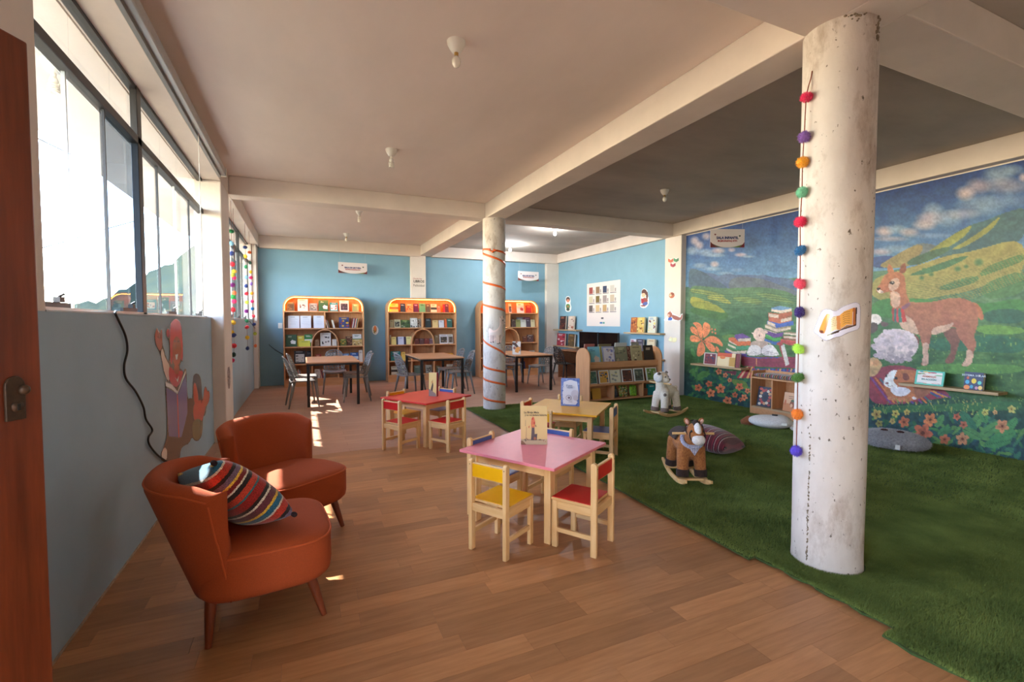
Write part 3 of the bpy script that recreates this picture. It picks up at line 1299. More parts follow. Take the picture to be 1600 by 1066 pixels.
def kid_chair(color, label, x, y, rz):
    t = thing('child_chair', label, 'chair', (x, y, 0), rz, 'small wooden children chairs')
    hw, hd = .132, .135
    for s in (-1, 1):
        post(MB(), -hd, s * hw, .04, .026, .578).build('back_leg', PINE, t, bevel=.004)
        MB().box(hd - .02, s * hw - .013, 0, hd + .015, s * hw + .013, .30).build('front_leg', PINE, t, bevel=.003)
        MB().box(-hd + .02, s * hw - .009, .10, hd - .02, s * hw + .009, .128).build('stretcher', PINEX, t, bevel=.002)
        MB().box(-hd + .02, s * hw - .010, .25, hd - .02, s * hw + .010, .30).build('apron', PINEX, t, bevel=.002)
    MB().box(hd - .015, -hw + .013, .25, hd + .005, hw - .013, .30).build('apron', PINEY, t, bevel=.002)
    MB().box(-hd - .012, -hw + .013, .25, -hd + .012, hw - .013, .30).build('apron', PINEY, t, bevel=.002)
    st = MB().box(-hd + .018, -hw - .012, .301, hd + .022, hw + .012, .318).build('seat', PINEX, t, bevel=.003)
    MB().box(-hd + .022, -hw - .006, .318, hd + .016, hw + .006, .321).build('seat_panel', KC[color], st)
    bk = MB().box(-hd - .009, -hw + .013, .462, -hd + .009, hw - .013, .556).build('backrest', PINEY, t, bevel=.003)
    MB().box(-hd - .0115, -hw + .014, .468, -hd + .0115, hw - .014, .548).build('back_panel', KC[color], bk, bevel=.001)
    for s in (-1, 1):
        MB().tube([(-hd - .021, s * hw, .545), (-hd - .0195, s * hw, .545)], .004, 8).build('screw_cap', mat('screw_hole', (150, 110, 70), .6), t)
    return t


def kid_table(color, label, x, y, rz, size=.78):
    t = thing('child_table', label, 'table', (x, y, 0), rz, 'low square tables for children')
    h = size / 2
    MB().box(-h, -h, .500, h, h, .520).build('table_top', KT[color], t, bevel=.003)
    i = h - .085
    for sx in (-1, 1):
        for sy in (-1, 1):
            MB().box(sx * i - .030, sy * i - .024, 0, sx * i + .030, sy * i + .024, .4995).build('leg', PINE, t, bevel=.004)
    for s in (-1, 1):
        MB().box(-i + .03, s * i - .012, .43, i - .03, s * i + .012, .4995).build('apron', PINEX, t, bevel=.002)
        MB().box(s * i - .012, -i + .024, .43, s * i + .012, i - .024, .4995).build('apron', PINEY, t, bevel=.002)
    return t


def chairs_at(cx, cy, rz, specs):
    """specs: (side angle relative to table, distance of the back posts from the table centre, sideways shift, colour, label, twist)"""
    for (a, d, sh, col, lab, tw) in specs:
        th = rz + a
        ux, uy = math.cos(th), math.sin(th)
        px, py = cx + ux * d - uy * sh, cy + uy * d + ux * sh
        # posts sit .135 behind the chair origin
        fx_, fy_ = -ux, -uy
        kid_chair(col, lab, px + fx_ * .135, py + fy_ * .135, th + PI + tw)


R31 = math.radians(31)
PTX, PTY = 1.54, 3.06
kid_table('pink', 'low pink-topped table with pine legs nearest the camera', PTX, PTY, R31)
chairs_at(PTX, PTY, R31, [
    (PI, .655, .08, 'yellow', 'pine child chair with yellow seat at the near left of the pink table', 0.0),
    (-PI / 2, .625, -.19, 'red', 'pine child chair with red seat at the near right of the pink table', 0.02),
    (PI / 2, .40, .13, 'blue', 'pine child chair with blue seat tucked under the far left of the pink table', 0.0),
    (0, .42, .05, 'blue', 'pine child chair with blue seat tucked under the far right of the pink table', 0.0)])
RTX, RTY = 1.37, 5.68
kid_table('red', 'low red-topped table with pine legs beside the ribboned column', RTX, RTY, R31)
chairs_at(RTX, RTY, R31, [
    (PI, .66, .13, 'red', 'pine child chair with red seat at the near left of the red table', 0.0),
    (-PI / 2, .665, -.20, 'red', 'pine child chair with red seat at the near right of the red table', 0.0),
    (PI / 2, .40, .13, 'yellow', 'pine child chair with yellow seat behind the left of the red table', 0.0),
    (0, .42, .05, 'blue', 'pine child chair with blue seat behind the right of the red table', 0.0)])
R45 = math.radians(44)
YTX, YTY = 2.60, 4.36
kid_table('yellow', 'low yellow-topped table with pine legs on the edge of the turf', YTX, YTY, R45)
chairs_at(YTX, YTY, R45, [
    (PI, .62, -.16, 'yellow', 'pine child chair with yellow seat in front of the yellow table', math.radians(8)),
    (-PI / 2, .50, -.08, 'blue', 'pine child chair with blue seat on the turf side of the yellow table', 0.0),
    (PI / 2, .46, .06, 'red', 'pine child chair with red seat behind the left of the yellow table', 0.0),
    (0, .44, .1, 'yellow', 'pine child chair half hidden behind the far corner of the yellow table', 0.0)])


# ================================================================== ADULT TABLES AND PERFORATED CHAIRS
def study_table(label, cx, cy, sx=.86, sy=1.46):
    t = thing('study_table', label, 'table', (cx, cy, 0), 0, 'study tables with black metal legs')
    MB().box(-sx / 2, -sy / 2, .728, sx / 2, sy / 2, .75).build('table_top', DESKTOP, t, bevel=.002)
    f = MB()
    a, b = sx / 2 - .035, sy / 2 - .035
    for s in (-1, 1):
        f.box(-a, s * b - .012, .693, a, s * b + .012, .727)
        f.box(s * a - .012, -b, .693, s * a + .012, b, .727)
    f.build('frame', BLACK, t)
    for sx_ in (-1, 1):
        for sy_ in (-1, 1):
            MB().box(sx_ * a - .022, sy_ * b - .022, 0, sx_ * a + .022, sy_ * b + .022, .7275).build('leg', BLACK, t)
    return t


T1, T2, T3 = (.46, 9.22), (2.40, 9.36), (4.33, 9.34)
study_table('study table in front of the left bookcase', *T1)
study_table('study table in front of the middle bookcase', *T2)
study_table('study table in front of the right bookcase, behind the ribboned column', *T3)


def grey_chair_proto(dark=False):
    m = DARKPL if dark else GREYPL
    t = thing('perforated_chair', 'grey plastic chair', 'chair', (0, 0, 0))
    # seat shell
    mb = MB()

    def sf(u, v):
        a, b = u * 2 - 1, v * 2 - 1
        x = .21 * a * (1 - .06 * b * b)
        y_ = .215 * b * (1 - .05 * a * a)
        z = .45 - .018 * (1 - b * b) + .012 * a * 0 - (.02 if a > .85 else 0) * (a - .85) / .15
        return (x, y_, z)
    mb.grid(sf, 14, 14)
    se = mb.build('seat', m, t, smooth=True)
    md = se.modifiers.new('thickness', 'SOLIDIFY')
    md.thickness = .016
    # perforated back: irregular openings with rims
    rg_ = random.Random(11)
    nu, nv = 7, 8

    def bf(u, v):
        b = u * 2 - 1
        wd_ = .20 * (1 - .30 * max(0, v - .55) / .45 * 1.0) * (1 - .06 * (1 - v))
        x = -.19 - .115 * v + .05 * b * b * (1 - .2 * v)
        z = .45 + .40 * v - .05 * b * b * v
        return Vector((x, b * wd_, z))
    G = [[None] * (nu + 1) for _ in range(nv + 1)]
    for j in range(nv + 1):
        for i in range(nu + 1):
            u, v = i / nu, j / nv
            if 0 < i < nu:
                u += rg_.uniform(-.33, .33) / nu
            if 0 < j < nv:
                v += rg_.uniform(-.33, .33) / nv
            G[j][i] = (u, v)
    vs, fs = [], []
    for row in G:
        for (u, v) in row:
            vs.append(bf(u, v))
    W_ = nu + 1
    for j in range(nv):
        for i in range(nu):
            q = [(i, j), (i + 1, j), (i + 1, j + 1), (i, j + 1)]
            cu_ = sum(G[b][a][0] for a, b in q) / 4
            cv_ = sum(G[b][a][1] for a, b in q) / 4
            base = len(vs)
            for a, b in q:
                vs.append(bf(cu_ + (G[b][a][0] - cu_) * .70, cv_ + (G[b][a][1] - cv_) * .70))
            o_ = [b * W_ + a for a, b in q]
            for k in range(4):
                l = (k + 1) % 4
                fs.append((o_[k], o_[l], base + l, base + k))
    mb = MB()
    mb.add(vs, fs)
    bk = mb.build('backrest', m, t)
    md = bk.modifiers.new('thickness', 'SOLIDIFY')
    md.thickness = .014
    md.offset = 0
    # rim round the back
    rim = [bf(0, v) for v in np.linspace(0, 1, 9)] + [bf(u, 1) for u in np.linspace(0, 1, 9)[1:]] + [bf(1, v) for v in np.linspace(1, 0, 9)[1:]]
    MB().tube(rim, .011, 8).build('back_rim', m, bk, smooth=True)
    for (sx, sy) in ((1, 1), (1, -1), (-1, 1), (-1, -1)):
        p, q = Vector((.165 * sx, .17 * sy, .44)), Vector((.215 * sx if sx > 0 else -.25, .215 * sy, 0))
        MB().tube([p, p.lerp(q, .35), q], [.024, .019, .012], 10).build('leg', m, t, smooth=True)
    return t


proto = grey_chair_proto()
used = [False]
GROUPC = 'grey perforated chairs at the study tables'


def put_chair(label, x, y, deg):
    o = proto if not used[0] else copy_tree(proto)
    used[0] = True
    o.location = (x, y, 0)
    o.rotation_euler = (0, 0, math.radians(deg))
    tag(o, label, 'chair', GROUPC)


put_chair('grey perforated chair in front at the left side of the left study table', -.02, 8.72, 8)
put_chair('grey perforated chair second along the left side of the left study table', .02, 9.42, -4)
put_chair('grey perforated chair at the far end of the left study table, facing the room', .56, 10.12, -93)
put_chair('grey perforated chair at the right side of the left study table', .86, 8.95, 176)
put_chair('grey perforated chair further back on the right of the left study table', .92, 9.62, 184)
put_chair('grey perforated chair at the left of the middle study table, its back to the window', 1.84, 8.86, 14)
put_chair('grey perforated chair at the right side of the middle study table', 2.84, 9.0, 178)
put_chair('grey perforated chair further back on the right of the middle study table', 2.86, 9.72, 186)
put_chair('grey perforated chair at the left of the right study table, beside the column', 3.86, 9.2, 4)
put_chair('grey perforated chair at the far end of the right study table', 4.50, 10.16, -98)
put_chair('grey perforated chair at the right side of the right study table', 4.92, 9.50, 190)


# ================================================================== BOOKS
BOOKS = {}


def book(label, w, h, t, base, design=(), loc=(0, 0, 0), rz=0.0, lean=0.0, roll=0.0, group=None, name='book', edge=None, parts=False):
    """stands on its foot; the cover faces local -y, the spine is on the left; origin at the foot of the front cover"""
    mb = MB()
    edge = edge or base
    bt = min(.003, t * .25)
    cov = MB() if parts else mb
    cov.color(base)
    cov.box(-w / 2, 0, 0, w / 2, bt, h)
    cov.color(edge)
    cov.box(-w / 2, t - bt, 0, w / 2, t, h)
    cov.box(-w / 2, bt, 0, -w / 2 + bt, t - bt, h)
    pg = MB() if parts else mb
    pg.color((232, 222, 202))
    pg.box(-w / 2 + bt, bt, .004, w / 2 - .004, t - bt, h - .004)
    ar = MB() if parts else mb
    lay = 0
    for d in design:
        lay += 1
        y = -.00035 * lay
        ar.color(d[-1])
        if d[0] == 'r':
            x0, z0, x1, z1 = d[1:5]
            X0, X1, Z0, Z1 = (x0 - .5) * w, (x1 - .5) * w, z0 * h, z1 * h
            ar.add([(X0, y, Z0), (X1, y, Z0), (X1, y, Z1), (X0, y, Z1)], [(0, 1, 2, 3)])
        elif d[0] == 'o':
            cx_, cz_, rx, rz_ = d[1:5]
            n = 14
            ar.add([((cx_ - .5 + rx * math.cos(2 * PI * k / n)) * w, y, (cz_ + rz_ * math.sin(2 * PI * k / n)) * h) for k in range(n)], [tuple(range(n))])
        elif d[0] == 'p':
            ar.add([((a - .5) * w, y, b * h) for a, b in d[1]], [tuple(range(len(d[1])))])
    if parts:
        o = cov.build(name, PRINT)
        pg.build('pages', PRINT, o)
        if design:
            ar.build('cover_picture', PRINT, o, fix=False)
    else:
        o = mb.build(name, PRINT, fix=False)
    o.location = loc
    o.rotation_euler = Euler((-lean, roll, rz), 'XYZ')
    tag(o, label, 'book', group)
    return o


def bars(col, z, n=2, x0=.15, x1=.85, th=.035, gap=.07, seed=0):
    rg_ = random.Random(seed)
    out = []
    for k in range(n):
        a = x0 + rg_.uniform(0, .12)
        b = x1 - rg_.uniform(0, .25)
        out.append(('r', a, z - k * gap - th, b, z - k * gap, col))
    return out


def mottled(cols, x0, z0, x1, z1, n, seed):
    rg_ = random.Random(seed)
    out = []
    for k in range(n):
        cx_, cz_ = rg_.uniform(x0, x1), rg_.uniform(z0, z1)
        rx, rz_ = rg_.uniform(.05, .16) * (x1 - x0), rg_.uniform(.04, .12) * (z1 - z0)
        cx_, cz_ = min(max(cx_, x0 + rx), x1 - rx), min(max(cz_, z0 + rz_), z1 - rz_)
        out.append(('o', cx_, cz_, rx, rz_, rg_.choice(cols)))
    return out


def deco(style, a, b, seed):
    """cover layouts: a is the lettering or frame colour, b the picture colours"""
    b = b if isinstance(b, list) else [b]
    if style == 'plain':
        return []
    if style == 'title':
        return bars(a, .86, 2, seed=seed)
    if style == 'pic':
        return bars(a, .92, 1, seed=seed) + [('r', .12, .12, .88, .74, b[0])] + mottled(b[1:] or [a], .14, .14, .86, .72, 8, seed)
    if style == 'full':
        return [('r', .0, .0, 1, 1, b[0])] + mottled(b, .03, .03, .97, .80, 16, seed) + bars(a, .93, 2, seed=seed)
    if style == 'doc':
        return bars(a, .90, 1, .2, .8, .03, seed=seed) + bars((176, 176, 186), .78, 7, .14, .9, .012, .08, seed=seed + 1)
    if style == 'band':
        return [('r', 0, .32, 1, .60, b[0])] + bars(a, .90, 2, seed=seed)
    if style == 'frame':
        return [('r', .08, .07, .92, .93, b[0])] + mottled(b[1:] or [a], .12, .12, .88, .88, 12, seed)
    if style == 'emblem':
        return bars(a, .88, 2, .12, .6, seed=seed) + [('p', [(.45, .25), (.88, .2), (.92, .45), (.6, .55)], b[0]), ('p', [(.4, .4), (.55, .3), (.62, .6)], b[0])]
    return []


# ================================================================== LIT ARCHED BOOKCASES
LED = mat('warm_led_strip', (255, 190, 90), .4, emit=(255, 146, 44), estr=28.0)
BW, BD, BH, BR, BT = 1.68, .36, 2.0, .25, .028
ZSH = [.168, .503, .885, 1.29, 1.665]       # tops of base, fourth, third, second and top shelf
CASE_Y = 11.28


def bookcase(label, cx):
    t = thing('bookcase', label, 'bookcase', (cx, CASE_Y, 0), 0, 'arched bookcases with warm light strips')

    def outline(ins):
        w, r = BW / 2 - ins, BR - ins
        p = [(-w, 0 if ins == 0 else .0)]
        for k in range(11):
            a = PI - (PI / 2) * k / 10
            p.append((-w + r + r * math.cos(a), BH - ins - r + r * math.sin(a)))
        for k in range(11):
            a = PI / 2 - (PI / 2) * k / 10
            p.append((w - r + r * math.cos(a), BH - ins - r + r * math.sin(a)))
        p.append((w, 0))
        return p
    o_, i_ = outline(0), outline(BT)
    n = len(o_)
    vs = [(a, 0, b) for a, b in o_] + [(a, 0, b) for a, b in i_] + [(a, BD, b) for a, b in o_] + [(a, BD, b) for a, b in i_]
    fs = []
    for k in range(n - 1):
        fs += [(k, k + 1, n + k + 1, n + k), (2 * n + k, 3 * n + k, 3 * n + k + 1, 2 * n + k + 1),
               (k, 2 * n + k, 2 * n + k + 1, k + 1), (n + k, n + k + 1, 3 * n + k + 1, 3 * n + k)]
    fs += [(0, n, 3 * n, 2 * n), (n - 1, 3 * n - 1, 4 * n - 1, 2 * n - 1)]
    MB().add(vs, fs).build('frame', BEECH, t, auto=35)
    MB().prism([(a, b) for a, b in outline(BT - .004)], BD - .012, BD - .002, 'y').build('back_panel', BEECH, t)
    wi = BW / 2 - BT
    MB().box(-wi, .015, 0, wi, .04, ZSH[0] - .024).build('plinth', BEECHX, t)
    for z in ZSH:
        MB().box(-wi, .004, z - .024, wi, BD - .012, z).build('shelf', BEECHX, t, bevel=.001)
    MB().box(-.012, .006, ZSH[3], .012, BD - .012, ZSH[4] - .024).build('divider', BEECH, t)
    aw = .275
    for s in (-1, 1):
        MB().box(s * aw - .012, .006, ZSH[0], s * aw + .012, BD - .012, ZSH[1] - .024).build('divider', BEECH, t)
        MB().box(s * aw - .012, .006, ZSH[1], s * aw + .012, BD - .012, ZSH[2] - .024).build('divider', BEECH, t)
    # arch standing on the third shelf
    ah = ZSH[3] - .026 - ZSH[2]
    N = 28
    pts = []
    for ins in (0, .022):
        pts.append([((aw + .012 - ins) * math.cos(PI * k / N), ZSH[2] + (ah - ins) * math.sin(PI * k / N) ** .92) for k in range(N + 1)])
    vs = []
    for yy in (0.004, BD - .012):
        for q in pts:
            vs += [(a, yy, b) for a, b in q]
    m = N + 1
    fs = []
    for k in range(N):
        fs += [(k, k + 1, m + k + 1, m + k), (2 * m + k, 3 * m + k, 3 * m + k + 1, 2 * m + k + 1), (k, 2 * m + k, 2 * m + k + 1, k + 1), (m + k, m + k + 1, 3 * m + k + 1, 3 * m + k)]
    MB().add(vs, fs).build('arch', BEECH, t, auto=35)
    # light strip tucked behind the front edge of the lit top compartment
    path = [(a, .05, b) for a, b in outline(BT + .007) if b >= 1.5]
    path = [(path[0][0], .05, ZSH[4] + .01)] + path[0:] + [(path[-1][0], .05, ZSH[4] + .01)]
    path = [p for p in path if p[2] > ZSH[4] + .005]
    MB().tube(path, .0055, 6).build('light_strip', LED, t, smooth=True)
    return t


CASEX = [.44, 2.65, 4.95]
bookcase('left bookcase of the three lit arched ones on the blue wall', CASEX[0])
bookcase('middle bookcase of the three lit arched ones, below the flat pilaster', CASEX[1])
bookcase('right bookcase of the three lit arched ones, half hidden by the column', CASEX[2])
CN = ['left', 'middle', 'right']
SN = ['bottom shelf', 'fourth shelf', 'third shelf', 'second shelf', 'lit top shelf']
seedc = [100]


def shelf_books(ci, si, items, ox, s, yoff=.10, lit=False):
    """items: (x0, x1, height, thickness, colour, style, a, b, description[, dy])"""
    for it in items:
        x0, x1, hh, th, base, style, a, b, desc = it[:9]
        dy = it[9] if len(it) > 9 else 0
        seedc[0] += 1
        x = CASEX[ci] + ((x0 + x1) / 2 - ox) / s
        w_ = (x1 - x0) / s
        book('%s on the %s of the %s bookcase' % (desc, SN[si], CN[ci]), w_, hh, th, base, deco(style, a, b, seedc[0]),
             (x, CASE_Y + yoff + dy, ZSH[si] + .0005), 0, math.radians(9), group='books facing out on the lit bookcases')


def spines(ci, si, x0, cols, ox, s, hh, lean, desc, names, yoff=.09, tw=.016):
    x = CASEX[ci] + (x0 - ox) / s
    for k, c in enumerate(cols):
        h_ = hh * (1 - .06 * (k % 3))
        seedc[0] += 1
        o = book('%s spine %s on the %s of the %s bookcase' % (names[k], desc, SN[si], CN[ci]), .15, h_, tw, c,
                 (), (x, CASE_Y + yoff, ZSH[si] + .001), PI / 2, 0, 0, group='upright books on the lit bookcases', edge=c)
        # turn so that the spine faces the room, tip sideways by the lean
        o.rotation_euler = (Matrix.Rotation(lean, 4, 'Y') @ Matrix.Rotation(PI / 2, 4, 'Z')).to_euler()
        x += (tw + .0025) / max(.6, math.cos(lean))
        if k == 0 and lean:
            pass


G1, OX1, S1 = 0, 410, 393
shelf_books(0, 4, [
    (110, 170, .20, .02, (92, 92, 66), 'pic', (190, 180, 150), [(70, 66, 50), (120, 104, 70)], 'small olive book'),
    (195, 277, .27, .02, (226, 206, 198), 'pic', (70, 60, 56), [(210, 200, 196), (96, 92, 90), (150, 120, 96), (60, 66, 60)], 'tall pale pink book with photo blocks'),
    (288, 352, .18, .02, (150, 146, 140), 'pic', (230, 226, 220), [(110, 110, 104), (190, 186, 176)], 'small grey booklet'),
    (363, 443, .255, .03, (52, 96, 62), 'emblem', (180, 200, 170), [(236, 236, 230)], 'green book with a white shape'),
    (455, 523, .205, .02, (44, 130, 134), 'pic', (230, 240, 230), [(236, 232, 220), (60, 130, 150), (180, 70, 50)], 'teal book with a white panel'),
    (537, 615, .25, .02, (232, 214, 206), 'pic', (90, 70, 70), [(60, 56, 66), (110, 100, 110)], 'pale book with a dark square photo'),
    (645, 700, .18, .02, (120, 146, 100), 'title', (214, 220, 196), [(90, 120, 80)], 'small sage green book')], OX1, S1)
shelf_books(0, 3, [
    (118, 207, .275, .03, (226, 222, 226), 'doc', (60, 60, 66), [], 'white binder leftmost of three'),
    (214, 300, .275, .03, (224, 220, 224), 'doc', (60, 60, 66), [], 'white binder in the middle of three'),
    (320, 405, .28, .03, (214, 216, 226), 'doc', (80, 90, 140), [], 'bluish white binder rightmost of three'),
    (530, 615, .245, .02, (60, 72, 140), 'full', (220, 170, 60), [(60, 70, 120), (216, 164, 52), (40, 50, 60), (170, 70, 40)], 'blue and orange picture book')], OX1, S1)
shelf_books(0, 3, [(98, 116, .27, .035, (120, 110, 104), 'plain', 0, [], 'narrow grey file'), ], OX1, S1, .12)
spines(0, 3, 436, [(210, 190, 160), (150, 60, 50), (90, 110, 90)], OX1, S1, .21, math.radians(-14), 'leaning left of the picture book', ['cream', 'red', 'green'])
spines(0, 3, 486, [(216, 200, 176), (226, 220, 210)], OX1, S1, .19, math.radians(-12), 'leaning beside the picture book', ['beige', 'white'])
spines(0, 3, 636, [(130, 46, 40), (206, 196, 180), (70, 80, 96), (168, 60, 54), (220, 210, 190), (60, 60, 60), (196, 150, 90)], OX1, S1, .23, math.radians(10), 'leaning at the right end',
       ['dark red', 'pale', 'slate', 'brick red', 'ivory', 'charcoal', 'tan'])
shelf_books(0, 2, [
    (97, 183, .265, .03, (48, 88, 58), 'emblem', (170, 190, 160), [(232, 232, 226)], 'green book with a white shape'),
    (186, 240, .235, .02, (226, 206, 70), 'title', (250, 244, 200), [], 'yellow booklet', .05),
    (245, 308, .265, .02, (60, 140, 66), 'band', (236, 240, 220), [(236, 236, 226)], 'bright green and white booklet', .05),
    (200, 290, .13, .012, (220, 214, 80), 'title', (90, 130, 60), [], 'low lime yellow leaflet', -.06),
    (326, 364, .15, .02, (150, 116, 86), 'title', (220, 200, 170), [], 'small brown book inside the arch'),
    (373, 460, .30, .03, (222, 216, 208), 'pic', (120, 110, 100), [(222, 216, 208), (60, 56, 54), (120, 110, 104)], 'white sketch book inside the arch'),
    (470, 507, .15, .02, (216, 210, 196), 'plain', 0, [], 'small ivory book inside the arch'),
    (535, 590, .15, .02, (120, 96, 40), 'full', (240, 220, 120), [(96, 110, 50), (206, 160, 60), (60, 60, 40)], 'green and ochre booklet'),
    (585, 645, .21, .02, (110, 62, 44), 'full', (206, 170, 130), [(96, 56, 40), (150, 100, 70), (70, 44, 36)], 'brown picture book', .05),
    (646, 722, .26, .02, (222, 220, 214), 'band', (90, 120, 90), [(70, 130, 80)], 'white and green magazine', .06),
    (640, 724, .14, .014, (196, 166, 110), 'full', (240, 230, 200), [(196, 160, 96), (120, 90, 60), (226, 210, 170)], 'low tan booklet', -.05)], OX1, S1)
shelf_books(0, 1, [
    (94, 122, .22, .02, (110, 50, 44), 'title', (200, 170, 140), [], 'narrow dark red book'),
    (160, 252, .29, .03, (24, 24, 26), 'pic', (200, 200, 196), [(206, 204, 200), (40, 40, 44), (120, 116, 112)], 'black book with a white picture'),
    (258, 300, .28, .03, (30, 28, 30), 'title', (120, 110, 100), [], 'narrow black book'),
    (330, 380, .2, .02, (160, 60, 46), 'title', (230, 200, 170), [], 'red booklet left of the middle'),
    (420, 500, .23, .02, (214, 208, 200), 'pic', (110, 110, 110), [(180, 170, 160), (110, 96, 90)], 'white book behind the chair back'),
    (553, 612, .20, .014, (96, 130, 176), 'title', (230, 236, 240), [], 'low sky blue booklet'),
    (622, 692, .22, .02, (44, 88, 150), 'band', (220, 230, 240), [(214, 222, 230)], 'blue and white book'),
    (697, 728, .27, .02, (222, 214, 200), 'title', (150, 130, 110), [], 'narrow cream book')], OX1, S1)
spines(0, 0, 190, [(60, 120, 80), (206, 190, 150), (170, 60, 50), (220, 210, 190), (80, 90, 130), (190, 120, 60)], OX1, S1, .22, math.radians(-12), 'leaning at the left',
       ['green', 'cream', 'red', 'ivory', 'blue', 'orange'])
shelf_books(0, 0, [(322, 366, .2, .02, (222, 214, 206), 'title', (140, 120, 110), [], 'small white book'),
                   (700, 730, .24, .02, (216, 200, 170), 'title', (140, 120, 90), [], 'narrow beige book')], OX1, S1)
spines(0, 0, 380, [(196, 180, 160), (150, 50, 50), (60, 60, 70), (206, 120, 60), (220, 214, 206)], OX1, S1, .2, math.radians(-10), 'leaning in the middle', ['beige', 'crimson', 'black', 'orange', 'white'])
spines(0, 0, 580, [(90, 100, 130), (190, 90, 60), (214, 206, 190), (120, 60, 60)], OX1, S1, .2, math.radians(-12), 'leaning at the right', ['slate', 'orange', 'ivory', 'maroon'])

OX2, S2 = 422, 451
shelf_books(1, 4, [
    (75, 165, .20, .03, (236, 200, 110), 'band', (120, 80, 40), [(150, 110, 60)], 'cream and ochre book leftmost'),
    (190, 240, .205, .03, (34, 52, 70), 'title', (190, 200, 210), [], 'navy book'),
    (248, 325, .20, .03, (206, 120, 60), 'full', (230, 220, 200), [(206, 150, 90), (60, 80, 70), (190, 70, 40)], 'colourful picture book'),
    (330, 385, .205, .03, (92, 26, 66), 'title', (214, 180, 200), [], 'plum book'),
    (394, 462, .215, .03, (96, 160, 116), 'title', (30, 60, 40), [], 'pale green book'),
    (468, 515, .2, .03, (84, 76, 56), 'title', (190, 180, 140), [], 'olive brown book'),
    (522, 590, .205, .03, (216, 206, 170), 'band', (60, 56, 40), [(60, 54, 44)], 'cream book with a dark band'),
    (594, 632, .165, .02, (206, 110, 76), 'title', (250, 220, 180), [], 'small orange book'),
    (662, 682, .205, .03, (190, 26, 40), 'plain', 0, [], 'narrow scarlet book'),
    (684, 726, .21, .03, (76, 20, 46), 'title', (200, 160, 180), [], 'dark plum book rightmost')], OX2, S2)
shelf_books(1, 3, [
    (78, 118, .19, .02, (196, 186, 150), 'title', (120, 110, 80), [], 'small khaki book leftmost', .05),
    (122, 186, .2, .03, (206, 200, 166), 'pic', (60, 66, 50), [(60, 60, 56), (150, 150, 130)], 'khaki book with a dark picture'),
    (190, 288, .185, .02, (60, 84, 46), 'full', (190, 210, 120), [(66, 90, 50), (150, 150, 130), (40, 50, 40)], 'wide green picture book'),
    (294, 372, .235, .03, (190, 190, 186), 'full', (240, 240, 240), [(200, 200, 196), (70, 70, 70), (240, 240, 240)], 'black and white patterned book'),
    (376, 420, .22, .02, (120, 116, 110), 'full', (230, 226, 220), [(130, 126, 120), (60, 60, 60), (206, 200, 196)], 'grey patterned booklet', .05),
    (460, 524, .225, .03, (26, 46, 56), 'title', (150, 170, 180), [], 'dark teal book'),
    (540, 602, .18, .02, (222, 190, 130), 'title', (150, 110, 60), [], 'tan book'),
    (612, 670, .18, .02, (206, 206, 216), 'title', (110, 110, 140), [], 'lavender grey book'),
    (680, 704, .21, .03, (206, 90, 40), 'plain', 0, [], 'narrow orange book'),
    (706, 766, .22, .03, (30, 90, 84), 'title', (170, 210, 200), [], 'deep green book rightmost')], OX2, S2)
shelf_books(1, 2, [
    (76, 92, .23, .02, (206, 200, 190), 'plain', 0, [], 'narrow white book leftmost', .05),
    (88, 140, .185, .03, (226, 206, 130), 'title', (150, 120, 60), [], 'pale yellow book'),
    (142, 158, .18, .03, (40, 44, 66), 'plain', 0, [], 'narrow navy book'),
    (160, 222, .19, .03, (206, 206, 226), 'title', (120, 120, 160), [], 'pale lilac book'),
    (224, 244, .185, .03, (50, 46, 76), 'plain', 0, [], 'narrow violet book'),
    (248, 306, .19, .03, (230, 220, 150), 'title', (150, 130, 70), [], 'cream yellow book'),
    (340, 388, .14, .03, (100, 40, 36), 'title', (190, 140, 120), [], 'dark red book leftmost under the arch'),
    (394, 442, .14, .03, (96, 60, 60), 'title', (190, 150, 150), [], 'mauve brown book second under the arch'),
    (448, 496, .14, .03, (120, 44, 40), 'title', (206, 150, 130), [], 'brick red book third under the arch'),
    (502, 548, .14, .03, (120, 90, 100), 'title', (206, 180, 186), [], 'dusty rose book rightmost under the arch'),
    (570, 620, .22, .02, (150, 130, 104), 'title', (216, 200, 176), [], 'brown folder', .05),
    (620, 716, .235, .02, (214, 210, 216), 'pic', (120, 110, 120), [(70, 60, 54), (150, 130, 110)], 'white magazine with a dark photo'),
    (720, 776, .235, .02, (206, 200, 190), 'pic', (110, 90, 80), [(110, 90, 76), (60, 54, 50)], 'narrow magazine with a brown photo')], OX2, S2)
shelf_books(1, 1, [
    (80, 186, .225, .03, (24, 110, 110), 'full', (230, 236, 230), [(26, 112, 112), (26, 112, 112), (180, 80, 60), (40, 60, 70), (60, 130, 90)], 'square teal picture book'),
    (196, 236, .2, .02, (230, 190, 90), 'title', (150, 100, 40), [], 'yellow booklet beside the teal one'),
    (445, 548, .12, .03, (206, 70, 66), 'title', (240, 200, 190), [], 'low red book'),
    (360, 395, .12, .02, (170, 160, 150), 'plain', 0, [], 'small grey booklet'),
    (590, 662, .13, .03, (150, 140, 130), 'title', (90, 80, 76), [], 'low grey book'),
    (694, 772, .145, .03, (226, 160, 40), 'title', (250, 220, 140), [], 'amber book')], OX2, S2)
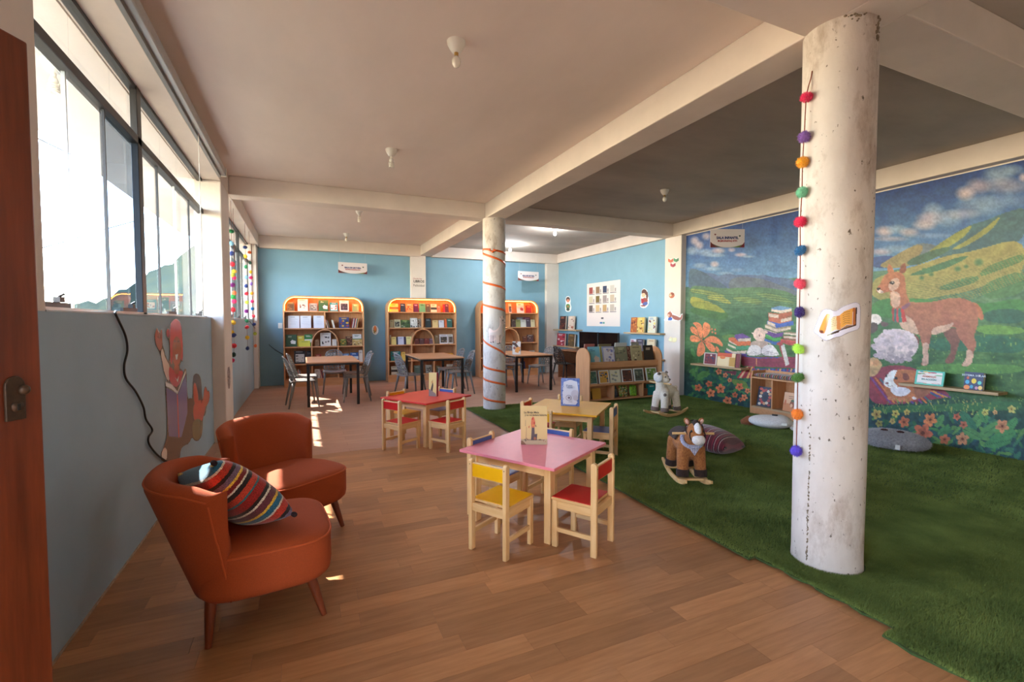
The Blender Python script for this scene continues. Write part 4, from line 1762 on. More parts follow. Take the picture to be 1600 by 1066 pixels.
shelf_books(1, 0, [
    (84, 148, .2, .03, (206, 200, 184), 'band', (90, 80, 70), [(70, 60, 56)], 'ivory book with a dark band leftmost'),
    (154, 226, .225, .03, (214, 214, 180), 'band', (90, 96, 70), [(76, 80, 66)], 'pale khaki book'),
    (230, 250, .22, .03, (120, 30, 40), 'plain', 0, [], 'narrow crimson book'),
    (330, 400, .2, .02, (90, 110, 100), 'title', (190, 200, 190), [], 'grey green book in the middle'),
    (460, 530, .2, .02, (150, 150, 140), 'pic', (210, 210, 200), [(90, 90, 80), (190, 190, 180)], 'grey book in the middle'),
    (580, 630, .17, .02, (90, 96, 80), 'title', (206, 206, 190), [], 'olive book'),
    (700, 780, .2, .02, (190, 186, 170), 'pic', (70, 70, 60), [(96, 100, 80), (50, 50, 44)], 'pale book with a dark strip')], OX2, S2)

OX3, S3 = 330, 355
shelf_books(2, 4, [
    (84, 112, .27, .02, (216, 210, 206), 'title', (90, 80, 80), [], 'tall pale book left of the column'),
    (335, 362, .24, .02, (190, 176, 160), 'pic', (60, 50, 50), [(70, 60, 60), (120, 100, 90)], 'narrow patterned book right of the column'),
    (418, 492, .27, .02, (206, 196, 190), 'emblem', (150, 60, 50), [(150, 60, 56)], 'tall grey book with red mark'),
    (515, 570, .21, .03, (130, 26, 34), 'title', (206, 150, 120), [], 'dark red book')], OX3, S3)
shelf_books(2, 3, [
    (80, 108, .18, .02, (206, 150, 100), 'title', (120, 80, 50), [], 'small tan book'),
    (362, 405, .21, .02, (80, 60, 56), 'full', (200, 180, 160), [(84, 64, 60), (130, 100, 90)], 'dark patterned book'),
    (408, 454, .2, .02, (150, 150, 96), 'title', (90, 90, 50), [], 'olive green book'),
    (457, 513, .2, .02, (206, 206, 200), 'title', (150, 150, 150), [], 'white book'),
    (515, 562, .215, .02, (80, 66, 80), 'title', (170, 160, 180), [], 'purple grey book'),
    (564, 608, .2, .02, (206, 196, 160), 'title', (120, 110, 80), [], 'cream book'),
    (430, 500, .27, .02, (110, 106, 116), 'title', (180, 176, 186), [], 'grey book in the second row', .08),
    (505, 572, .27, .02, (110, 60, 80), 'title', (180, 140, 160), [], 'wine red book in the second row', .08)], OX3, S3)
shelf_books(2, 2, [
    (80, 110, .2, .02, (90, 130, 70), 'title', (200, 210, 180), [], 'green book left of the column'),
    (480, 522, .16, .02, (110, 60, 46), 'title', (206, 160, 130), [], 'small rust book'),
    (526, 594, .2, .02, (90, 50, 56), 'full', (206, 200, 190), [(96, 60, 60), (170, 150, 140), (60, 50, 50)], 'dark red picture book')], OX3, S3)
shelf_books(2, 1, [
    (80, 110, .22, .03, (40, 50, 90), 'title', (150, 160, 190), [], 'navy book left of the column'),
    (470, 540, .14, .02, (186, 180, 174), 'title', (120, 110, 100), [], 'low grey book'),
    (548, 606, .15, .02, (206, 200, 190), 'title', (120, 110, 100), [], 'low ivory book')], OX3, S3)
shelf_books(2, 0, [
    (380, 430, .17, .02, (120, 110, 100), 'title', (190, 180, 170), [], 'small brown booklet'),
    (455, 505, .2, .03, (34, 44, 90), 'title', (150, 160, 190), [], 'navy blue book')], OX3, S3)


# ================================================================== LOW DOUBLE-SIDED BOOK DISPLAY
LUX0, LUX1, LUY, LUD = 4.44, 6.02, 6.76, .44
lu = thing('display_unit', 'low two-sided wooden book display with rounded end panels', 'bookcase', (LUX0, LUY, .026), 0)
LW = LUX1 - LUX0


def end_panel(x):
    r = LUD / 2
    pl = [(0, 0), (LUD, 0), (LUD, .98 - r)] + [(r + r * math.cos(a), .98 - r + r * .86 * math.sin(a)) for a in np.linspace(0, PI, 17)[1:-1]] + [(0, .98 - r)]
    MB().prism(pl, x, x + .024, 'x').build('end_panel', BEECH, lu, bevel=.003)


end_panel(0)
end_panel(LW - .024)
xi0, xi1 = .024, LW - .024
MB().box(xi0, .02, .035, xi1, LUD - .02, .06).build('bottom_shelf', BEECHX, lu)
MB().box(xi0, .006, .30, xi1, LUD - .006, .325).build('middle_shelf', BEECHX, lu)
MB().box(xi0, .10, .60, xi1, LUD - .10, .62).build('top_shelf', BEECHX, lu)
MB().box(xi0, .085, .60, xi1, .100, .705).build('book_rail', BEECHX, lu, bevel=.002)
MB().box(xi0, LUD - .1, .60, xi1, LUD - .085, .69).build('book_rail', BEECHX, lu, bevel=.002)
MB().box(xi0, .006, .325, xi1, .012, .338).build('lip', BEECHX, lu)
MB().box(xi0, LUD / 2 - .008, .06, xi1, LUD / 2 + .008, .86).build('middle_board', BEECHX, lu)
for x in (.52, 1.16):
    MB().box(x - .012, .012, .06, x + .012, LUD - .03, .30).build('divider', BEECH, lu)
S5 = 1266 / 190.


def on_unit(pts0, pts1, v0, vb, dy, zfoot, base, style, a, b, desc, th=.015, lean=12):
    """pts in the enlarged view of the display; returns a book standing on the unit"""
    def P(x, y_):
        return 860 + x / S5, 480 + y_ / S5
    A, B = ony(*P(pts0, vb), LUY + dy), ony(*P(pts1, vb), LUY + dy)
    T = ony(*P((pts0 + pts1) / 2, v0), LUY + dy)
    w_ = B.x - A.x
    h_ = max(.1, T.z - (zfoot + .026)) / math.cos(math.radians(lean))
    seedc[0] += 1
    return book(desc, w_, h_, th, base, deco(style, a, b, seedc[0]), ((A.x + B.x) / 2, LUY + dy, zfoot + .0265), 0, math.radians(lean), group='books on the low display unit')


for q in [
    (412, 532, 415, 560, .115, .62, (118, 176, 190), 'emblem', (60, 110, 130), [(206, 190, 180)], 'light blue picture book on the upper rail of the low display'),
    (534, 556, 412, 556, .155, .62, (206, 196, 120), 'plain', 0, [], 'narrow pale yellow book behind the light blue one on the low display'),
    (560, 682, 412, 556, .115, .62, (150, 150, 180), 'frame', (90, 100, 160), [(206, 196, 196), (170, 150, 150), (120, 120, 170)], 'lilac and white picture book on the upper rail of the low display'),
    (692, 815, 412, 550, .115, .62, (120, 116, 90), 'full', (200, 190, 150), [(130, 124, 96), (96, 92, 76), (160, 140, 110)], 'khaki picture book on the upper rail of the low display'),
    (812, 852, 408, 545, .155, .62, (120, 50, 44), 'full', (206, 180, 150), [(120, 60, 50), (170, 130, 110)], 'narrow russet book on the upper rail of the low display'),
    (856, 968, 402, 545, .115, .62, (176, 158, 116), 'pic', (90, 70, 50), [(166, 148, 110), (80, 66, 50), (206, 190, 150)], 'tan picture book with a small figure on the low display'),
    (992, 1088, 398, 540, .115, .62, (40, 32, 30), 'title', (206, 190, 160), [], 'dark brown book at the right end of the upper rail'),
    (868, 945, 365, 480, .17, .65, (130, 126, 116), 'title', (190, 180, 170), [], 'grey book standing behind the tan one on the low display'),
    (408, 494, 668, 795, .05, .325, (206, 200, 190), 'frame', (230, 230, 220), [(70, 110, 96), (50, 84, 80), (110, 140, 110)], 'green framed picture book first on the middle shelf of the low display'),
    (512, 618, 662, 792, .05, .325, (226, 220, 210), 'frame', (230, 230, 220), [(206, 150, 60), (50, 100, 160), (220, 200, 170), (60, 50, 46)], 'blue and orange framed picture book second on the middle shelf'),
    (628, 738, 656, 785, .05, .325, (206, 196, 170), 'frame', (230, 230, 220), [(216, 206, 176), (150, 150, 140), (190, 180, 110)], 'cream framed picture book third on the middle shelf'),
    (752, 864, 648, 775, .05, .325, (222, 216, 206), 'frame', (230, 230, 220), [(90, 50, 40), (170, 90, 50), (60, 40, 40)], 'dark red framed picture book fourth on the middle shelf'),
    (880, 980, 640, 768, .05, .325, (222, 216, 206), 'frame', (230, 230, 220), [(80, 90, 76), (130, 130, 110), (60, 50, 44)], 'grey green framed picture book fifth on the middle shelf'),
    (1008, 1116, 632, 758, .05, .325, (222, 220, 206), 'frame', (230, 230, 220), [(110, 140, 60), (190, 190, 170), (70, 90, 60)], 'bright green framed picture book sixth on the middle shelf'),
    (440, 530, 850, 985, .06, .06, (206, 150, 50), 'plain', 0, [], 'ochre book in the left bottom bay of the low display'),
    (405, 440, 880, 985, .10, .06, (90, 80, 70), 'plain', 0, [], 'dark book at the end of the left bottom bay of the low display'),
]:
    on_unit(*q)


# bagged picture sets lying against the board in the middle bottom bay
def bag(label, x, w_, h_, cols, seed, base, tilt):
    rg_ = random.Random(seed)
    mb = MB()

    def fn(side):
        def g(u, v):
            a, b = u * 2 - 1, v * 2 - 1
            k = 1 - .12 * abs(b) ** 3
            zz = ((1 - a ** 4) * (1 - b ** 4)) ** .5 * .022 + .004 * math.sin(9 * a + seed) * math.cos(7 * b)
            return (a * w_ / 2 * k, side * zz, (b + 1) / 2 * h_)
        return g
    n = 12
    for side in (-1, 1):
        b0 = len(mb.f)
        mb.color(base)
        mb.grid(fn(side), n, n)
        for k in range(b0, len(mb.f)):
            c_ = rg_.choice(cols + [base])
            mb.c[k] = L(c_)
    o = mb.build('picture_bag', PRINTG, smooth=True)
    o.location = (x, LUY + .10, .089)
    o.rotation_euler = (math.radians(-16), math.radians(tilt), 0)
    tag(o, label, 'bag', 'bagged picture sets on the low display')


bag('slate blue bagged picture set in the bottom of the low display', 5.06, .13, .20, [(60, 76, 96), (90, 100, 110), (70, 60, 66)], 1, (70, 84, 104), -6)
bag('green and orange bagged picture set in the bottom of the low display', 5.24, .20, .20, [(90, 130, 50), (200, 120, 50), (220, 200, 150), (60, 80, 60), (150, 170, 70)], 2, (96, 120, 60), 2)
bag('lime green bagged picture set in the bottom of the low display', 5.45, .16, .20, [(130, 180, 50), (150, 200, 60), (100, 150, 50)], 3, (130, 180, 54), 7)
book('teal box file in the right bottom bay of the low display', .16, .2, .06, (24, 130, 130), deco('title', (220, 230, 220), [], 4), (5.83, LUY + .06, .0865), 0, 0, name='box_file')
book('low rust coloured box in the right bottom bay of the low display', .13, .13, .06, (150, 90, 60), deco('title', (90, 50, 40), [], 5), (5.67, LUY + .06, .0865), 0, 0, name='box_file')


# ================================================================== RIGHT BLUE WALL: SHELVES, DESK, SCREENS, POSTER
def wall_shelf(label, p0, p1, X, z, depth=.2, th=.03):
    """floating board along the right wall between y = p0 and p1"""
    o = MB().box(X - depth, min(p0, p1), z - th, X - .001, max(p0, p1), z).build('wall_shelf', OAKS, bevel=.002)
    tag(o, label, 'shelf', 'floating wall shelves')
    return o


XS = XR - .2                                   # front edge of the shelves on the blue wall
za, zb_ = onx(880, 515, XS).z, onx(880, 541, XS).z
wall_shelf('short oak shelf left of the white poster, upper of two', onx(864, 516, XS).y, onx(900, 516, XS).y, XR, za)
wall_shelf('short oak shelf left of the white poster, lower of two', onx(864, 541, XS).y, onx(900, 541, XS).y, XR, zb_)
zc = onx(1000, 520, XS).z
wall_shelf('oak shelf right of the white poster below the reading girl', onx(974, 521, XS).y, onx(1031, 521, XS).y, XR, zc)
zd = zc - .52
wall_shelf('lower oak shelf mostly hidden behind the low display', onx(974, 521, XS).y, onx(1031, 521, XS).y, XR, zd)


def wall_book(px0, px1, pyt, zshelf, X, base, style, a, b, desc, th=.04, dx=.12, group=None, lean=4):
    """a book facing the room (-x) on a shelf of the right-hand wall"""
    A, B = onx(px0, 500, X - dx), onx(px1, 500, X - dx)
    T = onx((px0 + px1) / 2, pyt, X - dx)
    w_ = abs(A.y - B.y)
    h_ = T.z - zshelf
    seedc[0] += 1
    return book(desc, w_, h_, th, base, deco(style, a, b, seedc[0]), (X - dx, (A.y + B.y) / 2, zshelf + .0005), -PI / 2, math.radians(lean), group=group)


GW = 'books on the wall shelves'
wall_book(874, 883, 494, za, XR, (50, 26, 30), 'full', (200, 120, 90), [(56, 30, 32), (130, 60, 40), (40, 24, 28)], 'dark red book on the upper shelf left of the poster', group=GW)
wall_book(887, 896, 494, za, XR, (190, 130, 100), 'full', (240, 220, 200), [(206, 190, 176), (150, 80, 60), (110, 60, 50)], 'pink and brown book on the upper shelf left of the poster', group=GW)
wall_book(870, 882, 521, zb_, XR, (170, 40, 60), 'full', (240, 220, 220), [(176, 50, 66), (226, 200, 200), (110, 30, 50)], 'crimson and white book on the lower shelf left of the poster', group=GW)
wall_book(887, 897, 522, zb_, XR, (90, 70, 50), 'full', (170, 140, 90), [(96, 76, 50), (130, 100, 60), (60, 46, 36)], 'brown book on the lower shelf left of the poster', group=GW)
wall_book(985, 994.5, 496, zc, XR, (176, 96, 50), 'full', (230, 170, 90), [(176, 96, 50), (206, 140, 70), (110, 50, 36)], 'orange brown picture book on the shelf under the reading girl', group=GW)
wall_book(995, 1006, 496, zc, XR, (222, 186, 96), 'full', (240, 220, 150), [(222, 186, 96), (230, 200, 140), (120, 90, 50), (180, 110, 60)], 'yellow picture book on the shelf under the reading girl', group=GW)
wall_book(1012, 1024, 495, zc, XR, (206, 206, 190), 'full', (110, 150, 190), [(214, 210, 190), (226, 206, 110), (206, 206, 206), (120, 60, 60)], 'white and yellow picture book on the shelf under the reading girl', group=GW)
wall_book(984, 993, 530, zd, XR, (206, 196, 200), 'full', (150, 40, 60), [(206, 200, 206), (140, 30, 50)], 'white and wine red book on the lower shelf behind the display', group=GW)
wall_book(994, 1004, 530, zd, XR, (70, 66, 80), 'pic', (180, 180, 190), [(120, 110, 110), (60, 56, 60)], 'slate grey book on the lower shelf behind the display', group=GW)
wall_book(1010, 1022, 530, zd, XR, (216, 196, 160), 'pic', (170, 120, 80), [(216, 200, 170), (170, 120, 80)], 'beige book on the lower shelf behind the display', group=GW)

# desk with two screens and a dark chair
dk = thing('desk', 'brown computer desk against the blue wall behind the low display', 'desk', (6.28, 9.35, 0))
DKM = wood_mat('desk_board', (150, 104, 72), (130, 86, 58), .45, 'y')
MB().box(-.30, -1.25, .70, .30, 1.25, .725).build('desk_top', DKM, dk, bevel=.002)
for y_ in (-1.25, -.02, 1.22):
    MB().box(-.28, y_, 0, .28, y_ + .025, .70).build('side_panel', DKM, dk)
MB().box(.26, -1.22, .25, .275, 1.22, .70).build('back_board', DKM, dk)


def monitor(label, y_, rz):
    t = thing('monitor', label, 'monitor', (6.32, y_, .7255), rz, 'black computer screens on the desk')
    # the screen faces local -x
    MB().box(-.02, -.385, .05, .02, .385, .46).build('housing', BLACK, t, bevel=.006)
    MB().box(-.0215, -.375, .065, -.0203, .375, .45).build('screen', SCREEN, t)
    MB().box(.0, -.03, .012, .03, .03, .2).build('stand', BLACK, t)
    MB().box(-.10, -.13, 0, .10, .13, .012).build('foot', BLACK, t, bevel=.004)


monitor('black computer screen on the desk, left of the pair', 9.66, .03)
monitor('black computer screen on the desk, right of the pair', 8.84, -.03)
dcp = grey_chair_proto(dark=True)
dcp.location = (5.72, 9.75, 0)
dcp.rotation_euler = (0, 0, math.radians(8))
tag(dcp, 'dark charcoal perforated chair at the computer desk', 'chair')

# books standing on the far side of the display, seen above its edge
for (x0, x1, yt, dz, base, desc) in ((900, 926, 537, 0, (166, 90, 76), 'salmon edged book on the far side of the low display'),
                                     (932, 952, 537, 0, (110, 96, 60), 'olive edged book on the far side of the low display'),
                                     (958, 976, 535, 0, (190, 186, 180), 'pale grey edged book on the far side of the low display')):
    A, B = ony(x0, yt, LUY + .30), ony(x1, yt, LUY + .30)
    zt = ony((x0 + x1) / 2, yt, LUY + .30).z
    A.x = max(A.x, LUX0 + .05)
    book(desc, abs(B.x - A.x), zt - .647, .02, base, (), ((A.x + B.x) / 2, LUY + .322, .647), PI, math.radians(10), group='books on the low display unit')

# poster of book covers
XP = XR - .004
pa, pb = onx(917, 480, XP), onx(969, 480, XP)
zt_, zb2 = onx(943, 440.5, XP).z, onx(943, 510, XP).z
po = MB().box(XP - .001, pb.y, zb2, XP + .003, pa.y, zt_).build('poster', mat('poster_paper', (222, 212, 208), .5))
tag(po, 'large white poster with rows of book covers on the blue wall', 'poster')
PHt, PWd = zt_ - zb2, pa.y - pb.y
rowc = [[(150, 70, 64), (140, 110, 80), (44, 60, 90), (190, 186, 180)], [(196, 190, 160), (110, 96, 50), (150, 140, 140), (186, 170, 150)], [(90, 84, 84), (206, 176, 130), (180, 150, 106), (180, 170, 160)]]
for r_ in range(3):
    for q in range(4):
        y0 = pa.y - PWd * (.075 + .215 * q)
        z1 = zt_ - PHt * (.095 + .21 * r_)
        mb = MB()
        mb.color(rowc[r_][q])
        cw, chh = PWd * .115, PHt * .15
        mb.box(XP - .0022, y0 - cw, z1 - chh, XP - .001, y0, z1)
        mb.color((120, 116, 120))
        for k in range(5):
            mb.box(XP - .0020, y0 - cw - PWd * .05, z1 - chh * (.45 + .1 * k) - .012, XP - .001, y0 - cw - PWd * .015, z1 - chh * (.45 + .1 * k))
        mb.color((60, 60, 90))
        mb.box(XP - .0020, y0 - PWd * .175, z1 - chh - .022, XP - .001, y0, z1 - chh - .008)
        mb.build('printed_cover', PRINT, po)
for (c_, dz, w_, y0) in (((60, 60, 70), .80, .07, .46), ((40, 110, 170), .905, .08, .42), ((60, 150, 130), .905, .055, .51)):
    mb = MB().color(c_)
    mb.box(XP - .002, pa.y - PWd * (y0 + w_), zt_ - PHt * (dz + .035), XP - .001, pa.y - PWd * y0, zt_ - PHt * dz)
    mb.build('printed_logo', PRINT, po)


# ================================================================== STICKERS (flat cut-outs)
def sticker_x(name, label, X, box, shapes, outline, base=(236, 232, 228), gain=1.6, cell=.008, material=None, cat='sticker'):
    """cut-out on a wall of constant x; box = photo rectangle"""
    u0, v0, u1, v1 = box
    ys = [onx(u, v, X).y for u in (u0, u1) for v in (v0, v1)]
    zs = [onx(u, v, X).z for u in (u0, u1) for v in (v0, v1)]
    nu = max(8, int((max(ys) - min(ys)) / cell))
    nv = max(8, int((max(zs) - min(zs)) / cell))
    o = art(name, plane_x(X, min(ys), max(ys), min(zs), max(zs)), nu, nv, shapes, outline, base, gain, material, thick=.0006)
    tag(o, label, cat)
    return o


# girl sitting with a red book
sticker_x('reader_sticker', 'cut-out of a girl in blue trousers reading a red book', XR - .003, (998, 449, 1016, 484), [
    ('e', (70, 40, 36), 1006.5, 457, 4.2, 5), ('e', (70, 40, 36), 1011, 462, 1.6, 6), ('e', (206, 150, 120), 1005.5, 461.5, 3, 3.6),
    ('s', (120, 60, 50), [(1003, 466), (1011, 465), (1013, 472), (1004, 475)]), ('p', (130, 30, 46), [(1001.5, 466), (1007, 468), (1006, 475), (1002, 474)]),
    ('s', (60, 76, 130), [(1004, 473), (1012, 471), (1012, 477), (1004, 479)]), ('s', (120, 70, 60), [(1000.5, 476.5), (1009, 477), (1008, 479.5), (1001, 479)])],
    [(1003, 452), (1008, 451), (1012, 455), (1013.5, 467), (1014, 474), (1010, 481), (1004, 482), (999.5, 479), (1002, 472), (1000.5, 465), (1002, 460)])
sticker_x('reader_sticker', 'cut-out of a child in green standing above the short shelves', XR - .003, (880, 460, 895, 490), [
    ('e', (60, 40, 36), 887.5, 468, 3.2, 4), ('e', (176, 110, 86), 887.5, 470, 2.2, 2.6), ('s', (60, 110, 60), [(884.5, 475), (890.5, 475), (891, 482), (884, 482)]),
    ('s', (50, 60, 50), [(885, 481), (890, 481), (890, 486), (885, 486)]), ('e', (150, 90, 70), 887.5, 479, 1.6, 1.6)],
    [(885, 463), (890, 463), (892, 470), (891, 474), (893, 481), (891, 487.5), (884, 487.5), (882.5, 481), (884.5, 474), (883, 469)])
XPil = 6.54 - .003


def bookcut(cu_, cv_, col):
    return [('p', col, [(cu_ - 4.2, cv_ - 3), (cu_, cv_ - 1.2), (cu_, cv_ + 4), (cu_ - 4, cv_ + 2)]), ('p', tuple(int(x * .85) for x in col), [(cu_, cv_ - 1.2), (cu_ + 4.2, cv_ - 3.2), (cu_ + 4, cv_ + 1.8), (cu_, cv_ + 4)]),
            ('p', (230, 220, 200), [(cu_ - 4, cv_ - 3.2), (cu_, cv_ - 1.6), (cu_ + 4, cv_ - 3.4), (cu_, cv_ - .8)])]


for (cu_, cv_, col, nm) in ((1048, 407, (176, 80, 50), 'orange open book'), (1056.5, 406, (50, 110, 70), 'green open book'), (1051.5, 414, (140, 40, 50), 'crimson open book')):
    sticker_x('book_sticker', 'small cut-out of a %s high on the stickered pilaster' % nm, XPil, (cu_ - 5, cv_ - 5, cu_ + 5, cv_ + 6), bookcut(cu_, cv_, col),
              [(cu_ - 4.4, cv_ - 3.4), (cu_, cv_ - 1.8), (cu_ + 4.4, cv_ - 3.6), (cu_ + 4.2, cv_ + 2), (cu_, cv_ + 4.4), (cu_ - 4.2, cv_ + 2.4)], cell=.006)
sticker_x('animal_sticker', 'small round brown head cut-out in the middle of the pilaster', XPil, (1043, 455, 1056, 469),
          [('e', (150, 84, 56), 1049.5, 461.5, 4.6, 4.6), ('e', (206, 160, 130), 1047.5, 461, 2, 2.4), ('e', (110, 56, 40), 1051, 459, 2.6, 2.4), ('e', (60, 30, 26), 1047, 460.5, .7, .7)],
          [(1046, 457.5), (1050, 456.5), (1054, 459), (1054.5, 464), (1050, 467), (1045.5, 465), (1045, 461)], cell=.006)
sticker_x('animal_sticker', 'brown cut-out figure lying on its front low on the pilaster', XPil, (1036, 484, 1068, 504), [
    ('s', (130, 76, 66), [(1048, 491), (1058, 494), (1063, 497), (1065, 491), (1067, 492), (1065, 501), (1052, 500)]), ('e', (140, 80, 66), 1046.5, 492, 4, 4.5),
    ('p', (150, 90, 70), [(1045, 489), (1047, 485.5), (1049, 489)]), ('s', (50, 80, 150), [(1044, 496), (1051, 496), (1050, 501), (1043, 501)]), ('e', (196, 150, 130), 1044.5, 493, 1.8, 2.2),
    ('s', (214, 200, 190), [(1038, 499), (1044, 497), (1044, 500), (1038, 501.5)])],
    [(1037.5, 499), (1042, 496), (1043, 489.5), (1047, 485), (1051, 490), (1058, 493.5), (1062.5, 496), (1064.5, 490), (1067.5, 490.5), (1065.5, 501), (1056, 502), (1047, 501.5), (1038, 502)], cell=.006)
sticker_x('book_sticker', 'cream open book cut-out at the bottom of the pilaster stickers', XPil, (1042, 523, 1062, 536), [
    ('p', (222, 206, 166), [(1044, 531), (1050, 528), (1050, 533), (1046, 533)]), ('p', (206, 190, 150), [(1050, 528), (1058, 527.5), (1056, 535), (1050, 533)]), ('l', (140, 110, 80), .5, [(1050, 528), (1050, 533)])],
    [(1044, 531.5), (1048, 525), (1049, 528), (1058.5, 527.5), (1056, 536), (1046, 533.5)], base=(196, 180, 146), cell=.006)
# corn cob sticker and light switch on the back wall
U0, V0 = 586, 516.5
o = art('corn_sticker', plane_y(YB - .003, ony(578, V0, YB).x, ony(594, V0, YB).x, ony(U0, 526, YB).z, ony(U0, 506, YB).z), 40, 50,
        [('e', (150, 110, 60), 586, 515, 2.6, 5), ('s', (80, 130, 60), [(583, 514), (585, 520), (587, 523), (590, 515), (588, 521), (584, 522)]), ('e', (206, 120, 60), 586, 513, 1.8, 4)],
        [(583, 509), (588, 508.5), (591.5, 514), (591, 520), (587, 524), (582.5, 521), (581, 514)], (226, 214, 206), 1.5, thick=.0006)
tag(o, 'round corn cob sticker on the blue wall between two bookcases', 'sticker')
sw = ony(438, 509, YB)
o = MB().box(sw.x - .045, YB - .014, sw.z - .06, sw.x + .045, YB - .001, sw.z + .06).build('light_switch', WHITEPL, bevel=.006)
tag(o, 'white light switch on the blue wall beside the left bookcase', 'switch')
MB().box(sw.x - .015, YB - .019, sw.z - .028, sw.x + .015, YB - .0142, sw.z + .028).build('rocker', WHITEPL, o, bevel=.002)
# lettering on the flat pilaster
INK = mat('dark_ink', (70, 60, 54), .6)
REDINK = mat('red_ink', (160, 50, 56), .6)
BLUEINK = mat('blue_ink', (40, 52, 110), .5)
lt = ony(654.5, 440, 11.658)
wt = lettering('wall_lettering', 'LIBROS', .085, INK, (lt.x, 11.658, lt.z), (PI / 2, 0, 0), bold=.002)
tag(wt, 'small dark lettering stuck on the flat white pilaster', 'lettering')
lettering('lettering_line', 'Donde hay', .05, REDINK, (-.03, .07, 0), (0, 0, 0), wt)
lettering('lettering_line', 'Felicidad', .08, INK, (0, -.10, 0), (0, 0, 0), wt)


# ================================================================== HANGING SIGNS
def sign(label, name1, name2, c, w_, h_, rz):
    """board hanging on two threads; front faces local -y"""
    t = thing('hanging_sign', label, 'sign', c, rz, 'room signs hung from the ceiling')
    n = 40
    mb = MB()
    mb.box(-w_ / 2, -.003, -h_ / 2, w_ / 2, .003, h_ / 2)
    mb.build('board', mat('sign_card', (226, 214, 214), .5), t)

    def hill(side, col, a, b, lay):
        pts = []
        for k in range(13):
            f = k / 12
            x = side * (w_ / 2) * (1 - f * a)
            pts.append((x, -h_ / 2 + h_ * b * (1 - f) ** 1.6))
        pts.append((side * w_ / 2, -h_ / 2))
        m_ = MB().color(col)
        m_.add([(x, -.0034 - .0003 * lay, z) for x, z in pts], [tuple(range(len(pts)))])
        m_.build('printed_hill', PRINT, t)
    hill(-1, (96, 96, 90), .85, .27, 0)
    hill(-1, (110, 50, 50), .5, .33, 1)
    hill(1, (110, 130, 70), .9, .20, 0)
    hill(1, (120, 40, 50), .35, .30, 1)
    for (x, z, col) in ((-.36 * w_, .20 * h_, (120, 40, 44)), (.36 * w_, .12 * h_, (50, 80, 50))):
        m_ = MB().color(col)
        r = .028 * w_
        m_.add([(x + r * math.cos(a), -.0036, z + r * (.8 * math.sin(a) + .35 * abs(math.cos(a)))) for a in np.linspace(0, 2 * PI, 14)[:-1]], [tuple(range(13))])
        m_.build('printed_leaf', PRINT, t)
    lettering('lettering', name1, h_ * .185, BLUEINK, (0, -.0038, h_ * .02), (PI / 2, 0, 0), t, bold=.003, sx=.95)
    lettering('lettering', name2, h_ * .125, REDINK, (0, -.0038, -h_ * .15), (PI / 2, 0, 0), t, bold=.002, sx=.95)
    for s in (-1, 1):
        MB().tube([(s * w_ * .44, 0, h_ / 2), (s * w_ * .44, 0, ZC - c[2])], .0012, 4).build('thread', mat('nylon', (200, 196, 190), .4), t)
    return t


a_, b_ = ony(528, 410, 11.35), ony(574, 428, 11.35)
sign('reading room sign hanging above the left bookcase', 'SALA DE LECTURA', "ÑAWINCHANAPAQ K'ITI", ((a_.x + b_.x) / 2, 11.35, (a_.z + b_.z) / 2), abs(b_.x - a_.x), .245, .10)
a_, b_ = ony(809, 423, 11.35), ony(842, 440, 11.35)
sign('reading room sign hanging near the far right corner', 'SALA DE LECTURA', "ÑAWINCHANAPAQ K'ITI", ((a_.x + b_.x) / 2, 11.35, (a_.z + b_.z) / 2), abs(b_.x - a_.x), .245, .05)
sg = onx(1136.5, 372.5, 6.10)
sign('children room sign hanging in front of the painted sky', 'SALA INFANTIL', "IRQIKUNAPAQ K'ITI", (sg.x, sg.y, sg.z), .535, .285, math.radians(-24))



# ================================================================== CEILING LAMPS
def bulb_mat(on):
    return mat('lit_bulb', (255, 255, 255), .3, emit=(236, 244, 255), estr=60) if on else BULBG


def lamp(label, x, y_, kind, on=False):
    t = thing('ceiling_lamp', label, 'lamp', (x, y_, ZC), 0, 'bare bulbs in white ceiling holders')
    MB().lathe([(.015, -.075), (.030, -.070), (.045, -.05), (.060, -.02), (.062, 0)], 24).build('holder', WHITEPL, t, smooth=True, auto=50)
    MB().lathe([(.014, -.098), (.0145, -.072)], 16).build('cap', BRASS if kind == 'bulb' else WHITEPL, t)
    if kind == 'bulb':
        MB().lathe([(.004, -.172), (.018, -.166), (.028, -.150), (.031, -.132), (.026, -.113), (.014, -.098)], 20).build('bulb', bulb_mat(on), t, smooth=True)
    else:
        MB().lathe([(.022, -.135), (.024, -.118), (.016, -.098)], 16).build('ballast', WHITEPL, t, smooth=True)
        pts = [(.024 * math.cos(a), .024 * math.sin(a), -.138 - .011 * a / (2 * PI) * 1.3) for a in np.linspace(0, 2 * PI * 4, 64)]
        MB().tube(pts, .0058, 8).build('spiral_tube', bulb_mat(on), t, smooth=True)
    if on:
        l = bpy.data.lights.new('bulb_light', 'POINT')
        l.energy = 22
        l.color = (.9, .96, 1.0)
        l.shadow_soft_size = .03
        lo = bpy.data.objects.new('bulb_light', l)
        COL.objects.link(lo)
        lo.parent = t
        lo.location = (0, 0, -.21)
    return t


